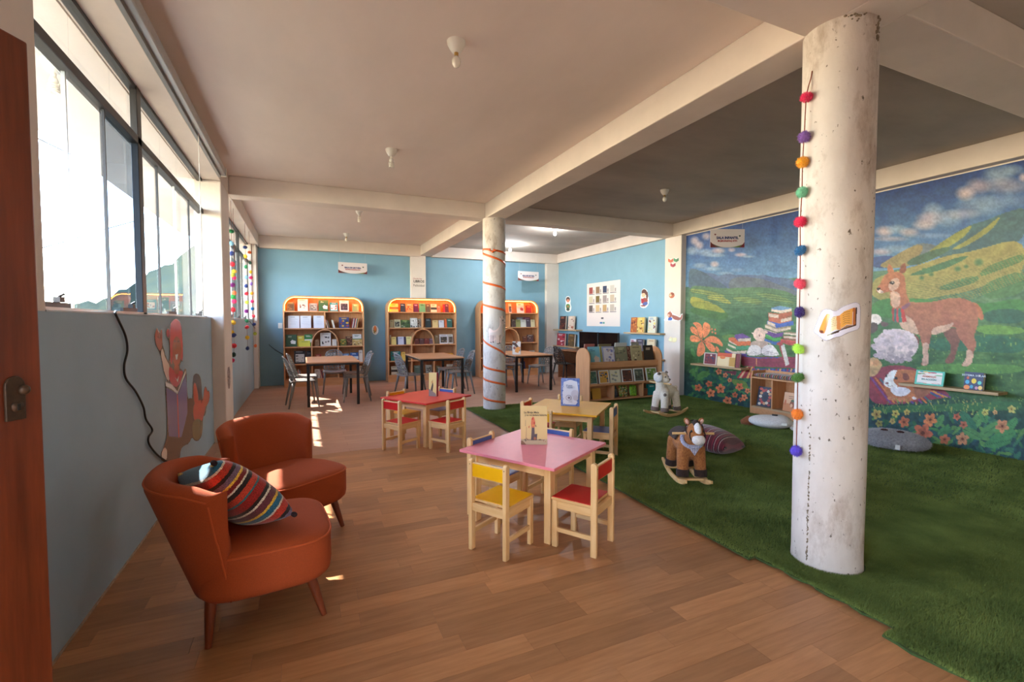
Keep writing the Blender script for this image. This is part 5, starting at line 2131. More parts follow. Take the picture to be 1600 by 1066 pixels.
lamp('white bulb in a ceiling holder nearest the camera', .97, 3.11, 'bulb')
lamp('spiral bulb in a ceiling holder between the window and the long beam', .91, 5.30, 'spiral')
lamp('spiral bulb in a ceiling holder just beyond the cross beam', .90, 8.40, 'spiral')
lamp('small bulb in a ceiling holder above the left bookcase', .87, 10.65, 'bulb')
lamp('bulb in a ceiling holder over the turf play area', 4.74, 5.32, 'bulb')
lamp('lit bulb glowing on the ceiling beyond the cross beam', 4.59, 8.25, 'bulb', True)
lamp('lit bulb half hidden behind the ribboned column', 4.63, 10.55, 'bulb', True)
t = lamp('spiral bulb under the eave outside the near window', -1.45, 3.0, 'spiral')
pe = onz(83, 98, ZB - .02)
t.location = (pe.x, pe.y, ZB - .01)

# ================================================================== ROLLER BLIND, CABLES
bl = thing('roller_blind', 'long grey roller blind cassette along the top of the near window', 'blind', (-.845, 0, 0))
MB().box(.0, 1.0, 3.075, .075, 6.24, 3.155).build('cassette', ALU, bl, bevel=.008)
MB().box(.004, 1.0, 3.045, .03, 6.2, 3.076).build('bottom_bar', mat('blind_bar', (120, 118, 116), .4), bl)
MB().box(.002, 6.24, 3.07, .078, 6.26, 3.16).build('end_cap', WHITEPL, bl)
pc = onz(281, 190, 3.05)
MB().tube([(.04, 4.9, 3.06), (.041, 4.9, 2.4), (.04, 4.9, 1.62)], .003, 6).build('pull_cord', mat('clear_cord', (214, 208, 200), .3), bl)

pts = [(180, 489), (185, 500), (196, 525), (199, 548), (194, 572), (197, 592), (212, 612), (224, 636), (228, 655), (238, 672), (232, 684), (234, 696), (247, 712), (262, 722)]
P_ = [onx(x, y_, XL + .012) for x, y_ in pts]
P_ = [onx(182, 486, XL - .03)] + P_


def spline(P, n=6):
    out = []
    for i in range(len(P) - 1):
        p0, p1, p2, p3 = P[max(i - 1, 0)], P[i], P[i + 1], P[min(i + 2, len(P) - 1)]
        for k in range(n):
            t_ = k / n
            out.append(.5 * ((2 * p1) + (p2 - p0) * t_ + (2 * p0 - 5 * p1 + 4 * p2 - p3) * t_ ** 2 + (3 * p1 - p0 - 3 * p2 + p3) * t_ ** 3))
    out.append(P[-1])
    return out


o = MB().tube(spline(P_), .006, 8).build('wall_cable', CABLE, smooth=True)
tag(o, 'black cable hanging down the blue wall from the window sill', 'cable')
P_ = [onx(390, 502, XL + .02), ony(404, 520, YB - .02), ony(425, 543, YB - .02), ony(446, 556, YB - .02)]
o = MB().tube(spline(P_), .006, 8).build('wall_cable', CABLE, smooth=True)
tag(o, 'thin black cable slanting from the far window to the left bookcase', 'cable')

# ================================================================== WALL CARTOON UNDER THE WINDOW
SKIN = (168, 88, 62)


def z6(*p):
    return [(235 + a / 3.733, 490 + b / 3.733) for a, b in p]


INKC = (40, 28, 28)
sticker_x('wall_cartoon', 'cartoon of a waving woman in a red cap reading a blue book', XL + .003, (238, 494, 330, 735), [
    ('s', (92, 72, 60), z6((215, 520), (235, 497), (250, 505), (250, 690), (200, 765), (160, 800), (100, 790), (110, 720), (190, 715))),
    ('s', SKIN, z6((28, 150), (26, 125), (38, 84), (45, 102), (55, 122), (62, 95), (68, 100), (70, 195), (56, 222), (34, 185))),
    ('l', INKC, .5, z6((40, 90), (44, 140))), ('l', INKC, .5, z6((50, 110), (52, 145))), ('l', INKC, .5, z6((62, 100), (62, 150))),
    ('s', (214, 194, 184), z6((70, 195), (86, 255), (114, 305), (110, 400), (96, 385), (76, 330), (58, 232))), ('l', INKC, .8, z6((58, 232), (76, 330), (96, 390))), ('l', INKC, .7, z6((72, 200), (88, 255), (112, 302))),
    ('s', (190, 62, 60), z6((106, 296), (142, 342), (186, 330), (192, 350), (160, 440), (108, 402))), ('p', (224, 206, 198), z6((142, 370), (156, 388), (166, 362), (160, 400))),
    ('s', (206, 74, 72), z6((112, 70), (135, 35), (156, 32), (176, 55), (187, 140), (190, 275), (178, 278), (176, 180), (150, 130), (130, 170), (128, 296), (116, 290))),
    ('s', SKIN, z6((132, 160), (150, 128), (172, 148), (183, 205), (178, 272), (152, 320), (132, 285), (126, 205))), ('s', SKIN, z6((138, 300), (168, 300), (168, 345), (152, 362), (138, 345))),
    ('s', (196, 66, 66), z6((94, 135), (94, 98), (112, 86), (112, 140))), ('l', INKC, .6, z6((136, 165), (142, 158), (147, 166))), ('l', INKC, .6, z6((158, 165), (163, 158), (168, 166))), ('l', (110, 50, 40), .5, z6((148, 180), (146, 205))),
    ('p', (240, 228, 220), z6((145, 240), (161, 238), (156, 268), (149, 268))),
    ('p', (112, 104, 152), z6((90, 430), (156, 470), (166, 722), (106, 716), (97, 560))), ('p', (120, 112, 162), z6((156, 470), (206, 345), (213, 440), (216, 580), (182, 720), (166, 722))),
    ('l', (196, 84, 60), 1.2, z6((157, 470), (166, 722))), ('p', (232, 222, 216), z6((88, 398), (126, 415), (158, 455), (158, 472), (120, 440), (90, 426))), ('p', (222, 212, 206), z6((158, 455), (204, 330), (208, 350), (158, 472))),
    ('l', INKC, .7, z6((90, 426), (120, 440), (158, 472), (208, 348))), ('l', INKC, .6, z6((90, 430), (97, 560), (106, 716))),
    ('s', (78, 68, 72), z6((248, 380), (264, 352), (286, 360), (299, 420), (297, 530), (280, 490), (262, 400), (252, 430))), ('s', (190, 82, 58), z6((250, 415), (262, 398), (279, 470), (280, 535), (254, 530))),
    ('s', (192, 78, 60), z6((250, 520), (300, 500), (326, 520), (312, 600), (290, 645), (250, 625))), ('s', (118, 106, 70), z6((243, 620), (302, 612), (304, 690), (286, 738), (260, 742), (244, 715))),
    ('s', (188, 88, 64), z6((304, 530), (314, 440), (325, 428), (331, 460), (343, 450), (346, 500), (325, 548))), ('l', INKC, .6, z6((297, 470), (298, 520))),
    ('p', (30, 24, 24), z6((92, 805), (158, 800), (96, 822))), ('s', (214, 204, 198), z6((62, 820), (80, 778), (98, 792), (95, 862), (70, 852)))],
    z6((26, 155), (23, 125), (38, 78), (46, 98), (55, 115), (61, 90), (70, 96), (70, 180), (78, 200), (90, 252), (112, 290), (112, 160), (95, 140), (92, 92), (110, 82), (114, 60), (135, 32), (156, 29), (178, 52), (188, 140), (191, 278), (178, 282), (168, 318), (186, 328), (192, 342), (200, 322), (210, 326),
       (214, 440), (219, 500), (235, 493), (246, 498), (247, 370), (264, 348), (287, 357), (298, 400), (302, 500), (310, 500), (313, 432), (325, 424), (332, 452), (344, 446), (348, 500), (327, 545), (322, 592), (306, 602), (304, 700), (287, 740), (260, 745), (243, 718), (225, 760), (200, 768), (176, 792), (172, 850), (130, 872), (64, 864), (60, 820), (80, 775), (99, 715), (95, 560), (88, 440), (86, 396), (100, 390), (80, 350), (62, 250), (54, 224), (32, 185)),
    base=(100, 78, 66), gain=1.35, cell=.006, material=PRINTG, cat='wall cartoon')
# small scuffs and a worn sticker on the left pilaster
sticker_x('worn_sticker', 'small grey worn sticker low on the left pilaster', -.85 + .002, (354, 570, 361, 610), [('fn', lambda U, V, C: C.__imul__((.6 + .5 * vnoise(U, V, 1.5))[:, None]))],
          [(355, 574), (359.5, 572), (360, 606), (356, 608)], base=(150, 130, 124), gain=1.2, cell=.01)

# ================================================================== RIBBON AND STICKER ON THE FAR COLUMN
RIB = mat('orange_ribbon', (222, 96, 36), .4)


def ribbon_point(a, z, r=CR + .004):
    return Vector((C1X + r * math.cos(a), C1Y + r * math.sin(a), z))


view = math.atan2(-C1Y, -C1X)                    # direction of the camera seen from the column
dist = math.hypot(C1X, C1Y)


def zpx(v):
    return CAMH + (503 - v) * (dist - .1) * math.cos(math.atan2(C1X, C1Y) - YAW) / FPX


rib = thing('ribbon', 'orange satin ribbon wound round the far column and tied at the top', 'ribbon', (C1X, C1Y, 0))
seq = [(394.5, 394.5)]
bands = [(395, 414), (440, 453), (475, 487), (529, 557), (571.5, 583.5), (591, 603), (621.5, 631)]
keys = []
turn = 0
for (va, vb) in bands:
    keys.append((turn * 2 * PI - PI / 2 + .05, zpx(va)))
    keys.append((turn * 2 * PI + PI / 2 - .05, zpx(vb)))
    turn += 1
A_ = np.array([k[0] for k in keys])
Z_ = np.array([k[1] for k in keys])
mb = MB()
aa = np.linspace(A_[0], A_[-1], 360)
zz = np.interp(aa, A_, Z_)
vs, fs = [], []
for i, (a, z) in enumerate(zip(aa, zz)):
    # seen from the camera the ribbon runs from left to right while falling
    p = ribbon_point(view + a, z) - Vector((C1X, C1Y, 0))
    vs += [p + Vector((0, 0, .017)), p - Vector((0, 0, .017))]
    if i:
        b = 2 * i
        fs.append((b - 2, b, b + 1, b - 1))
mb.add(vs, fs)
o = mb.build('band', RIB, rib, smooth=True)
md = o.modifiers.new('thickness', 'SOLIDIFY')
md.thickness = .0012
zt0 = zpx(395)
mb = MB()
vs, fs = [], []
for i, a in enumerate(np.linspace(-.1, 2 * PI - .3, 60)):
    p = ribbon_point(view + a, zt0 + .02 - .03 * math.sin(a), CR + .006) - Vector((C1X, C1Y, 0))
    vs += [p + Vector((0, 0, .016)), p - Vector((0, 0, .016))]
    if i:
        b = 2 * i
        fs.append((b - 2, b, b + 1, b - 1))
o = mb.add(vs, fs).build('band', RIB, rib, smooth=True)
md = o.modifiers.new('thickness', 'SOLIDIFY')
md.thickness = .0012
kn = ribbon_point(view - .12, zt0 - .005, CR + .014) - Vector((C1X, C1Y, 0))
mb = MB()
mb.ell(kn, (.02, .02, .018), 10, 8)
for s in (-1, 1):
    q = [kn, ribbon_point(view + .2 * s - .12, zt0 + .012, CR + .02) - Vector((C1X, C1Y, 0)), ribbon_point(view + .42 * s - .12, zt0 + .02, CR + .012) - Vector((C1X, C1Y, 0))]
    mb.tube(q, [.007, .013, .004], 6)
mb.build('knot', RIB, rib, smooth=True)

# alpaca sticker on the far column
av = view
LL = (222, 196, 186)
o = art('alpaca_sticker', cyl_patch(C1X, C1Y, CR + .0035, av - 1.25, av + 1.25, zpx(541), zpx(492)), 90, 90, [
    ('s', (206, 186, 176), [(764, 520), (776, 519), (781, 512), (784, 500), (789, 503), (786, 520), (786, 527), (766, 527)]),
    ('b', (196, 168, 158), 772, 526, 9, 4, .7),
    ('p', (190, 160, 150), [(766, 524), (769, 524), (768, 535), (766, 535)]), ('p', (176, 146, 140), [(769.5, 524), (772, 525), (771, 534), (769, 534)]),
    ('p', (214, 190, 176), [(775, 523), (779, 524), (779, 537), (776, 537)]), ('p', (180, 150, 130), [(780, 524), (783, 523), (781, 536), (779.5, 536)]),
    ('e', (50, 34, 34), 767, 535.3, 1.2, .8), ('e', (50, 34, 34), 770.5, 534.6, 1.4, .8), ('e', (50, 34, 34), 777.5, 537.3, 1.8, .9), ('e', (50, 34, 34), 780.8, 536.4, 1.4, .8),
    ('s', (200, 176, 168), [(782, 499), (786, 498), (790, 502), (789, 505), (785, 507), (782, 505)]), ('p', (60, 46, 44), [(781, 495), (782.2, 494.5), (783.2, 499)]), ('p', (70, 56, 52), [(786, 494.5), (787, 494.5), (787, 498)]),
    ('e', (40, 24, 24), 785.5, 501, .9, .9), ('e', (50, 36, 36), 789.3, 504, 1.0, 1.0)],
    [(763, 513), (767, 513.5), (771, 517), (778, 514), (781, 508), (781, 500), (780.5, 494), (783, 494), (787, 493.5), (788, 499), (791, 503), (789, 506.5), (785.5, 508), (786, 516), (788, 523), (784, 529), (783, 537), (776, 538.5), (774.5, 529), (772.5, 535.5), (765.5, 536.5), (764, 527)],
    LL, 1.25, thick=.0005)
tag(o, 'pale alpaca sticker on the ribboned column', 'sticker')

# scroll and open book sticker on the near column
v2 = math.atan2(-C2Y, -C2X)
PAGE, PAGE2 = (224, 158, 70), (232, 206, 160)


def q4(x, y_):
    return 1265 + x * 100 / 1523., 465 + y_ * 70 / 1066.


def Q(*pts):
    return [q4(*p) for p in pts]


lines = []
for k in range(6):
    y_ = 345 + k * 50
    lines.append(('l', (120, 84, 50), .55, Q((790, y_ + 40), (840, y_ + 8), (960, y_ - 15 + k * 5))))
    lines.append(('l', (130, 100, 66), .45, Q((500 + k * 4, y_ + 150 - 10 * k), (560, y_ + 120 - 8 * k), (640, y_ + 110 - 8 * k))))
outl = Q((100, 760), (170, 600), (240, 420), (290, 320), (370, 270), (480, 280), (600, 325), (660, 310), (760, 230), (900, 170), (1080, 110), (1160, 130), (1210, 190), (1210, 560), (1190, 750), (1000, 810), (850, 870), (740, 930), (600, 950), (480, 1010), (370, 1030), (290, 980), (210, 900), (110, 840))
o = art('book_sticker', cyl_patch(C2X, C2Y, CR + .0045, v2 - 1.0, v2 + 1.25, 1.30, 1.56), 200, 130, [
    ('s', PAGE, Q((390, 380), (480, 390), (490, 430), (370, 840), (330, 860), (230, 800), (225, 760))), ('s', (206, 140, 80), Q((440, 400), (490, 410), (380, 830), (330, 800))),
    ('e', (150, 90, 60), *q4(285, 815), 3.8, 2.6, .4), ('e', (110, 60, 40), *q4(285, 815), 2.2, 1.4, .4),
    ('p', (60, 36, 26), Q((400, 925), (690, 830), (720, 790), (1110, 670), (1130, 240), (1100, 230), (1030, 660), (720, 760), (430, 880))),
    ('p', PAGE2, Q((500, 510), (600, 445), (720, 430), (740, 770), (600, 770), (440, 870), (400, 910))),
    ('p', (206, 130, 70), Q((640, 440), (720, 430), (740, 770), (650, 760))),
    ('p', PAGE, Q((720, 420), (820, 330), (1030, 250), (1020, 650), (880, 650), (740, 750))), ('p', (176, 100, 46), Q((1030, 250), (1090, 235), (1090, 640), (1030, 650))),
    ('p', (150, 110, 80), Q((760, 740), (880, 660), (1020, 655), (1080, 650), (760, 750))), ('l', (140, 124, 150), .7, smooth_poly(outl, 1) + [smooth_poly(outl, 1)[0]])] + lines, outl, (214, 208, 222), 1.1, PRINTG, thick=.0006)
tag(o, 'sticker of a scroll and an open book on the near column', 'sticker')

# ================================================================== POMPOM GARLANDS
POM = {}


def pom_mesh(seed):
    rg_ = random.Random(seed)
    vs, fs = [], []
    n = 620
    for k in range(n):
        z = 1 - 2 * (k + .5) / n
        a = k * 2.39996
        r = math.sqrt(max(0, 1 - z * z))
        d = Vector((r * math.cos(a), r * math.sin(a), z))
        L_ = .026 * rg_.uniform(.86, 1.12)
        s_ = d.cross(Vector((rg_.uniform(-1, 1), rg_.uniform(-1, 1), rg_.uniform(-1, 1)))).normalized() * .0019
        s2 = d.cross(s_).normalized() * .0019
        b = len(vs)
        base = d * .012
        tip = d * L_ + Vector((rg_.uniform(-1, 1), rg_.uniform(-1, 1), rg_.uniform(-1, 1))) * .0025
        vs += [base + s_, base - s_ * .5 + s2, base - s_ * .5 - s2, tip]
        fs += [(b, b + 1, b + 3), (b + 1, b + 2, b + 3), (b + 2, b, b + 3)]
    mb = MB()
    mb.add(vs, fs)
    mb.ell((0, 0, 0), (.0205, .0205, .0205), 14, 10)
    return mb.mesh('pompom', mat('wool', (255, 255, 255)))


PM = [pom_mesh(k) for k in range(3)]
STRING = mat('twisted_string', (130, 60, 34), .9, noise=.4, nscale=300)


def wool(c):
    return mat('wool_%d_%d_%d' % c, c, .95, noise=.15, nscale=120, sheen=.4)


def garland(label, pts, poms, group, r=.0022):
    t = MB().tube(pts, r, 6).build('pompom_garland', STRING)
    tag(t, label, 'garland', group)
    for k, (p, c, s) in enumerate(poms):
        o = bpy.data.objects.new('pompom', PM[k % 3])
        COL.objects.link(o)
        o.material_slots[0].link = 'OBJECT'
        o.material_slots[0].material = wool(c)
        o.parent = t
        o.location = p
        o.scale = (s * 1.12, s * 1.12, s * .92)
        o.rotation_euler = (k * .7, k * 1.1, k)
    return t


def on_col2(x, y_, r):
    """point where the sight line meets the near column (radius r), nearest side"""
    d = _ray(x, y_).normalized()
    ox_, oy_ = -C2X, -C2Y
    A = d.x ** 2 + d.y ** 2
    B = 2 * (ox_ * d.x + oy_ * d.y)
    Cc = ox_ ** 2 + oy_ ** 2 - r * r
    D = B * B - 4 * A * Cc
    t_ = (-B - math.sqrt(max(D, 0))) / (2 * A)
    return Vector((0, 0, CAMH)) + d * t_


pc_ = [(1260, 152, (232, 30, 96)), (1256.5, 214, (140, 96, 176)), (1254, 253.5, (240, 168, 30)), (1253, 300.5, (130, 206, 170)), (1250.5, 346.5, (226, 24, 84)), (1250.5, 391.5, (24, 110, 168)), (1250, 443.5, (244, 84, 116)),
       (1249, 488, (56, 24, 120)), (1247.5, 545.5, (190, 236, 80)), (1246.5, 590, (70, 120, 34)), (1245.5, 647.5, (246, 138, 34)), (1244, 705, (92, 66, 196))]
RP = CR + .027
strp = [on_col2(1269, 111, CR + .004), on_col2(1267, 122, CR + .006)] + [on_col2(x, y_, RP) for x, y_, _ in pc_]
strp[0] = on_col2(1269, 111, CR + .003)
garland('long garland of twelve woollen pompoms hanging on the near column', spline(strp, 5), [(on_col2(x, y_, RP), c_, 1.22) for x, y_, c_ in pc_], None, .003)


def win_garland(label, X, poms, top):
    P0 = onx(top[0], top[1], X)
    pts = [Vector((X, P0.y, ZB + .002)), P0] + [onx(x, y_, X) for x, y_, _ in poms]
    s = 1.25
    garland(label, pts, [(onx(x, y_, X), c_, s) for x, y_, c_ in poms], 'pompom garlands at the far window', .0022)


G_, LB, NV, RD, LM, PU, EM, YL, PK, OR, DG = (30, 140, 80), (150, 200, 220), (36, 60, 130), (226, 50, 70), (190, 200, 70), (140, 20, 130), (40, 170, 80), (240, 200, 40), (226, 40, 110), (236, 120, 50), (20, 70, 50)
win_garland('nearest pompom garland at the far window, beside the left pilaster', -.87, [(361.5, 361.5, G_), (362, 380.5, LB), (362, 396, NV), (363, 413, RD), (363.5, 429.5, LM), (363.5, 445.5, PU), (364, 464, EM), (364, 484, RD), (364.5, 504, YL), (365, 524, NV), (365.5, 540.5, RD), (365, 554.5, DG)], (361, 340))
win_garland('short pompom garland hanging just behind the nearest one at the far window', -.90, [(366, 424, YL), (365.8, 434, PK), (366, 458, OR), (365.8, 471, PK), (362.5, 520, YL), (362.5, 563.5, PK)], (366, 400))
win_garland('middle pompom garland at the far window, in front of the glass', -.86, [(383, 386.5, NV), (383.5, 400.5, YL), (384, 417, G_), (384.5, 433.5, LB), (384.5, 447, NV), (385, 459, RD), (385.5, 472.5, LM), (385, 486.5, PU), (385.5, 501.5, G_), (385.8, 511.5, RD), (386.5, 527.5, YL), (386.8, 544.5, NV)], (383, 376))
win_garland('farthest pompom garland at the far window, against the white pilaster', -.87, [(390, 394.5, OR), (390.5, 410.5, DG), (391.5, 425, YL), (392, 434, PK), (392.5, 443.5, (150, 110, 190)), (393.5, 458.5, (240, 170, 40)), (394, 471, PK), (394.5, 482.5, (30, 110, 160)), (396, 494, RD), (397, 507, NV), (398.5, 521.5, LM), (399, 540.5, OR)], (389.5, 385))


# ================================================================== TURF
TURF = mat('turf_backing', (74, 94, 42), .95, col2=(54, 72, 32), nscale=60, bump=.5, bscale=150)


def blade_mat(name='turf_blades'):
    m = mat(name, (128, 142, 70), .8, col2=(90, 106, 48), nscale=3.0, detail=6, spec=.25)
    return m


BLADE = blade_mat()
nrng = np.random.default_rng(7)


def blades(name, x0, y0, x1, y1, z, n, parent, h=.016, hole=None, wdt=.0022):
    x = nrng.uniform(x0, x1, n)
    y_ = nrng.uniform(y0, y1, n)
    if hole is not None:
        k = (x - hole[0]) ** 2 + (y_ - hole[1]) ** 2 > hole[2] ** 2
        x, y_ = x[k], y_[k]
    n = len(x)
    a = nrng.uniform(0, 2 * PI, n)
    hh = h * nrng.uniform(.7, 1.25, n)
    lx, ly = nrng.normal(.004, .006, n), nrng.normal(-.002, .006, n)
    V_ = np.zeros((n, 3, 3), np.float32)
    V_[:, 0] = np.stack([x - wdt * np.cos(a), y_ - wdt * np.sin(a), np.full(n, z)], 1)
    V_[:, 1] = np.stack([x + wdt * np.cos(a), y_ + wdt * np.sin(a), np.full(n, z)], 1)
    V_[:, 2] = np.stack([x + lx, y_ + ly, z + hh], 1)
    me = bpy.data.meshes.new(name)
    me.vertices.add(n * 3)
    me.vertices.foreach_set('co', V_.ravel())
    me.loops.add(n * 3)
    me.loops.foreach_set('vertex_index', np.arange(n * 3, dtype=np.int32))
    me.polygons.add(n)
    me.polygons.foreach_set('loop_start', np.arange(0, n * 3, 3, dtype=np.int32))
    me.update(calc_edges=True)
    me.materials.append(BLADE)
    o = bpy.data.objects.new(name, me)
    COL.objects.link(o)
    o.parent = parent
    tag(o, kind='stuff')
    return o


def turf(label, x0, y0, x1, y1, z, n, hole=None, wav=.012, th=.010, seed=0, wdt=.0022):
    """a mat of artificial grass with a slightly uneven cut edge"""
    rg_ = random.Random(seed)
    nx, ny = 30, 30
    edge = []
    for i in range(nx + 1):
        edge.append((x0 + (x1 - x0) * i / nx, y0 + rg_.uniform(-1, 1) * wav * .4))
    for i in range(1, ny + 1):
        edge.append((x1, y0 + (y1 - y0) * i / ny))
    for i in range(1, nx + 1):
        edge.append((x1 - (x1 - x0) * i / nx, y1))
    for i in range(1, ny):
        edge.append((x0 + wav * math.sin(i * .9 + seed) * .5 + rg_.uniform(-1, 1) * wav * .3, y1 - (y1 - y0) * i / ny))
    o = MB().prism(edge, z, z + th, 'z').build('turf_mat', TURF)
    tag(o, label, 'turf')
    blades('grass_pile', x0 + .002, y0, x1, y1, z + th, n, o, hole=hole, wdt=wdt)
    return o


HC = (C2X, C2Y, .192)
turf('long strip of artificial turf between the yellow table and the near column', 2.40, 1.94, 4.53, 7.28, .012, 420000, seed=1)
turf('small turf piece around the foot of the near column', 2.47, 1.20, 4.56, 1.96, .006, 220000, hole=HC, seed=2, wav=.02)
turf('dark turf piece in the near right corner', 2.38, -.6, 4.6, 1.22, .0005, 300000, seed=3, wav=.03)
turf('strip of turf along the foot of the mural', 4.53, 1.98, 6.64, 7.28, .008, 170000, seed=4, wdt=.003)
turf('turf piece in the corner near the right bookcase', 4.58, -.6, 6.64, 1.99, .003, 130000, seed=5, wdt=.003)

# ================================================================== MURAL
def z2(*p):
    return [(1070 + a / 5.922, 470 + b / 5.922) for a, b in p]


def z4(*p):
    return [(1350 + a / 5.328, 380 + b / 5.328) for a, b in p]


def z5(*p):
    return [(1350 + a / 5.076, 540 + b / 5.076) for a, b in p]


def z3(*p):
    return [(1350 + a / 5.924, 240 + b / 5.924) for a, b in p]


def z1(*p):
    return [(1070 + a / 7.106, 330 + b / 7.106) for a, b in p]


def lerp3(a, b, t):
    return np.array(a, float) + (np.array(b, float) - np.array(a, float)) * t[:, None]


def mural_ground(U, V, C):
    vt = 358 + (U - 1080) * (245 - 358) / 520.0
    vb = 622 + (U - 1080) * (717 - 622) / 520.0
    f = (V - vt) / (vb - vt)
    sky = lerp3((20, 52, 112), (86, 122, 156), np.clip(f / .32, 0, 1))
    C[:] = sky
    n1 = vnoise(U, V * 2.2, 22, 1)
    n2 = vnoise(U, V * 3, 7, 2)
    # rolling green land
    g = f > .34
    land = lerp3((74, 104, 88), (58, 92, 52), np.clip((f - .34) / .3, 0, 1))
    land += ((n1 - .5) * 26)[:, None] * np.array([1.2, 1.1, .6]) + ((n2 - .5) * 16)[:, None]
    C[g] = land[g]
    # dark foliage at the foot
    b = np.clip((f - .80) / .06, 0, 1)[:, None]
    fol = lerp3((34, 66, 50), (28, 60, 66), np.clip((f - .8) / .2, 0, 1)) + ((vnoise(U, V, 5, 3) - .5) * 30)[:, None]
    C[:] = C * (1 - b) + fol * b


def field_lines(poly, col, n, jitter=0):
    return []


mshapes = [('fn', mural_ground)]
PKC, BLC = (168, 150, 156), (126, 146, 168)
# clouds, left
for (a, b, ra, rb, c_, al) in ((110, 330, 60, 60, PKC, .9), (160, 380, 60, 60, PKC, .9), (240, 280, 60, 50, PKC, .85), (90, 440, 90, 60, BLC, .9), (230, 460, 110, 50, BLC, .9), (370, 440, 90, 40, PKC, .9), (330, 490, 130, 26, BLC, .9),
                               (520, 430, 50, 30, PKC, .8), (620, 485, 80, 28, PKC, .9), (700, 505, 90, 16, BLC, .8), (330, 590, 60, 42, PKC, .95), (170, 605, 90, 36, BLC, .9), (300, 640, 130, 26, BLC, .8), (590, 655, 90, 26, (110, 134, 164), .7), (450, 690, 110, 22, BLC, .7)):
    (u, v), = z1((a, b))
    mshapes.append(('b', c_, u, v, ra / 7.1, rb / 7.1, al))
# distant hills, left
mshapes += [('s', (76, 92, 122), z1((40, 640), (100, 632), (160, 660), (230, 690), (320, 690), (380, 725), (470, 690), (560, 712), (700, 705), (800, 712), (880, 700), (960, 735), (1060, 735), (1160, 750), (1260, 790), (1260, 960), (40, 960))),
            ('s', (66, 86, 102), z1((40, 650), (110, 640), (220, 680), (330, 760), (460, 830), (500, 900), (40, 880))),
            ('s', (84, 92, 104), z1((480, 760), (640, 720), (760, 740), (900, 760), (1100, 840), (1250, 880), (1250, 960), (500, 900))),
            ('s', (74, 104, 76), z1((40, 830), (200, 830), (420, 860), (640, 850), (900, 840), (1250, 920), (1250, 1070), (40, 1070))),
            ('s', (112, 124, 70), z1((60, 860), (200, 870), (400, 920), (480, 960), (240, 930), (60, 900))),
            ('s', (132, 134, 66), z1((240, 940), (360, 930), (480, 980), (530, 1040), (400, 1010), (260, 980))),
            ('s', (142, 138, 60), z1((60, 945), (150, 960), (300, 1020), (420, 1080), (60, 1060))),
            ('s', (104, 122, 72), z1((500, 960), (700, 950), (880, 1000), (820, 1040), (620, 1010))),
            ('s', (96, 118, 74), z1((760, 900), (1000, 920), (1180, 990), (1240, 1040), (1000, 1000), (820, 940)))]
for k in range(7):
    y_ = 880 + k * 26
    mshapes.append(('l', (58, 84, 60), .9, z1((60 + 30 * k, y_), (300 + 20 * k, y_ + 40), (560, y_ + 50), (900, y_ + 30), (1240, y_ + 70))))
# meadow bands, left
mshapes += [('s', (60, 94, 50), z2((50, 60), (300, 60), (420, 130), (360, 190), (180, 150), (50, 110))), ('s', (124, 128, 56), z2((60, 0), (240, 20), (360, 80), (380, 120), (240, 90), (60, 60))),
            ('s', (50, 84, 56), z2((420, 160), (620, 120), (760, 170), (700, 270), (480, 280), (330, 250))), ('s', (86, 116, 56), z2((330, 320), (460, 310), (470, 340), (360, 360)))]
# clouds, right
for (a, b, ra, rb, c_, al) in ((190, 720, 100, 60, PKC, .95), (300, 700, 110, 50, BLC, .8), (420, 730, 110, 50, PKC, .8), (560, 660, 130, 60, PKC, .8), (640, 540, 120, 100, BLC, .9), (620, 600, 160, 70, PKC, .75), (780, 600, 170, 90, BLC, .7),
                               (940, 370, 110, 80, PKC, .95), (1060, 300, 140, 90, PKC, .75), (1240, 200, 180, 110, BLC, .85), (1380, 150, 120, 60, BLC, .7), (1080, 480, 260, 110, BLC, .7), (1320, 300, 260, 90, (150, 144, 156), .7), (1480, 220, 60, 50, PKC, .9), (900, 560, 200, 60, (150, 146, 158), .6),
                               (1300, 430, 300, 80, (110, 134, 164), .6), (160, 910, 120, 40, PKC, .8), (300, 880, 160, 40, BLC, .7), (600, 760, 260, 30, BLC, .5), (240, 790, 200, 30, PKC, .6)):
    (u, v), = z3((a, b))
    mshapes.append(('b', c_, u, v, ra / 5.92, rb / 5.92, al))
# mountains, right
mshapes += [('s', (52, 70, 120), z3((60, 960), (180, 945), (300, 950), (300, 1060), (60, 1060))),
            ('s', (92, 104, 110), z3((430, 850), (560, 825), (680, 850), (720, 960), (400, 960))),
            ('s', (126, 112, 78), z3((100, 1060), (260, 960), (400, 880), (500, 838), (560, 860), (500, 960), (420, 1060))),
            ('s', (58, 88, 96), z3((680, 860), (800, 760), (1000, 650), (1110, 630), (1290, 550), (1400, 520), (1500, 490), (1500, 820), (1150, 880), (900, 980), (700, 1000))),
            ('s', (120, 124, 66), z3((560, 940), (700, 830), (860, 730), (1010, 650), (960, 740), (860, 820), (760, 880), (640, 960))),
            ('s', (122, 124, 70), z3((780, 900), (960, 800), (1120, 690), (1280, 560), (1200, 690), (1060, 790), (900, 880))),
            ('s', (60, 88, 70), z3((380, 1000), (560, 920), (760, 860), (820, 880), (640, 980), (440, 1050)))]
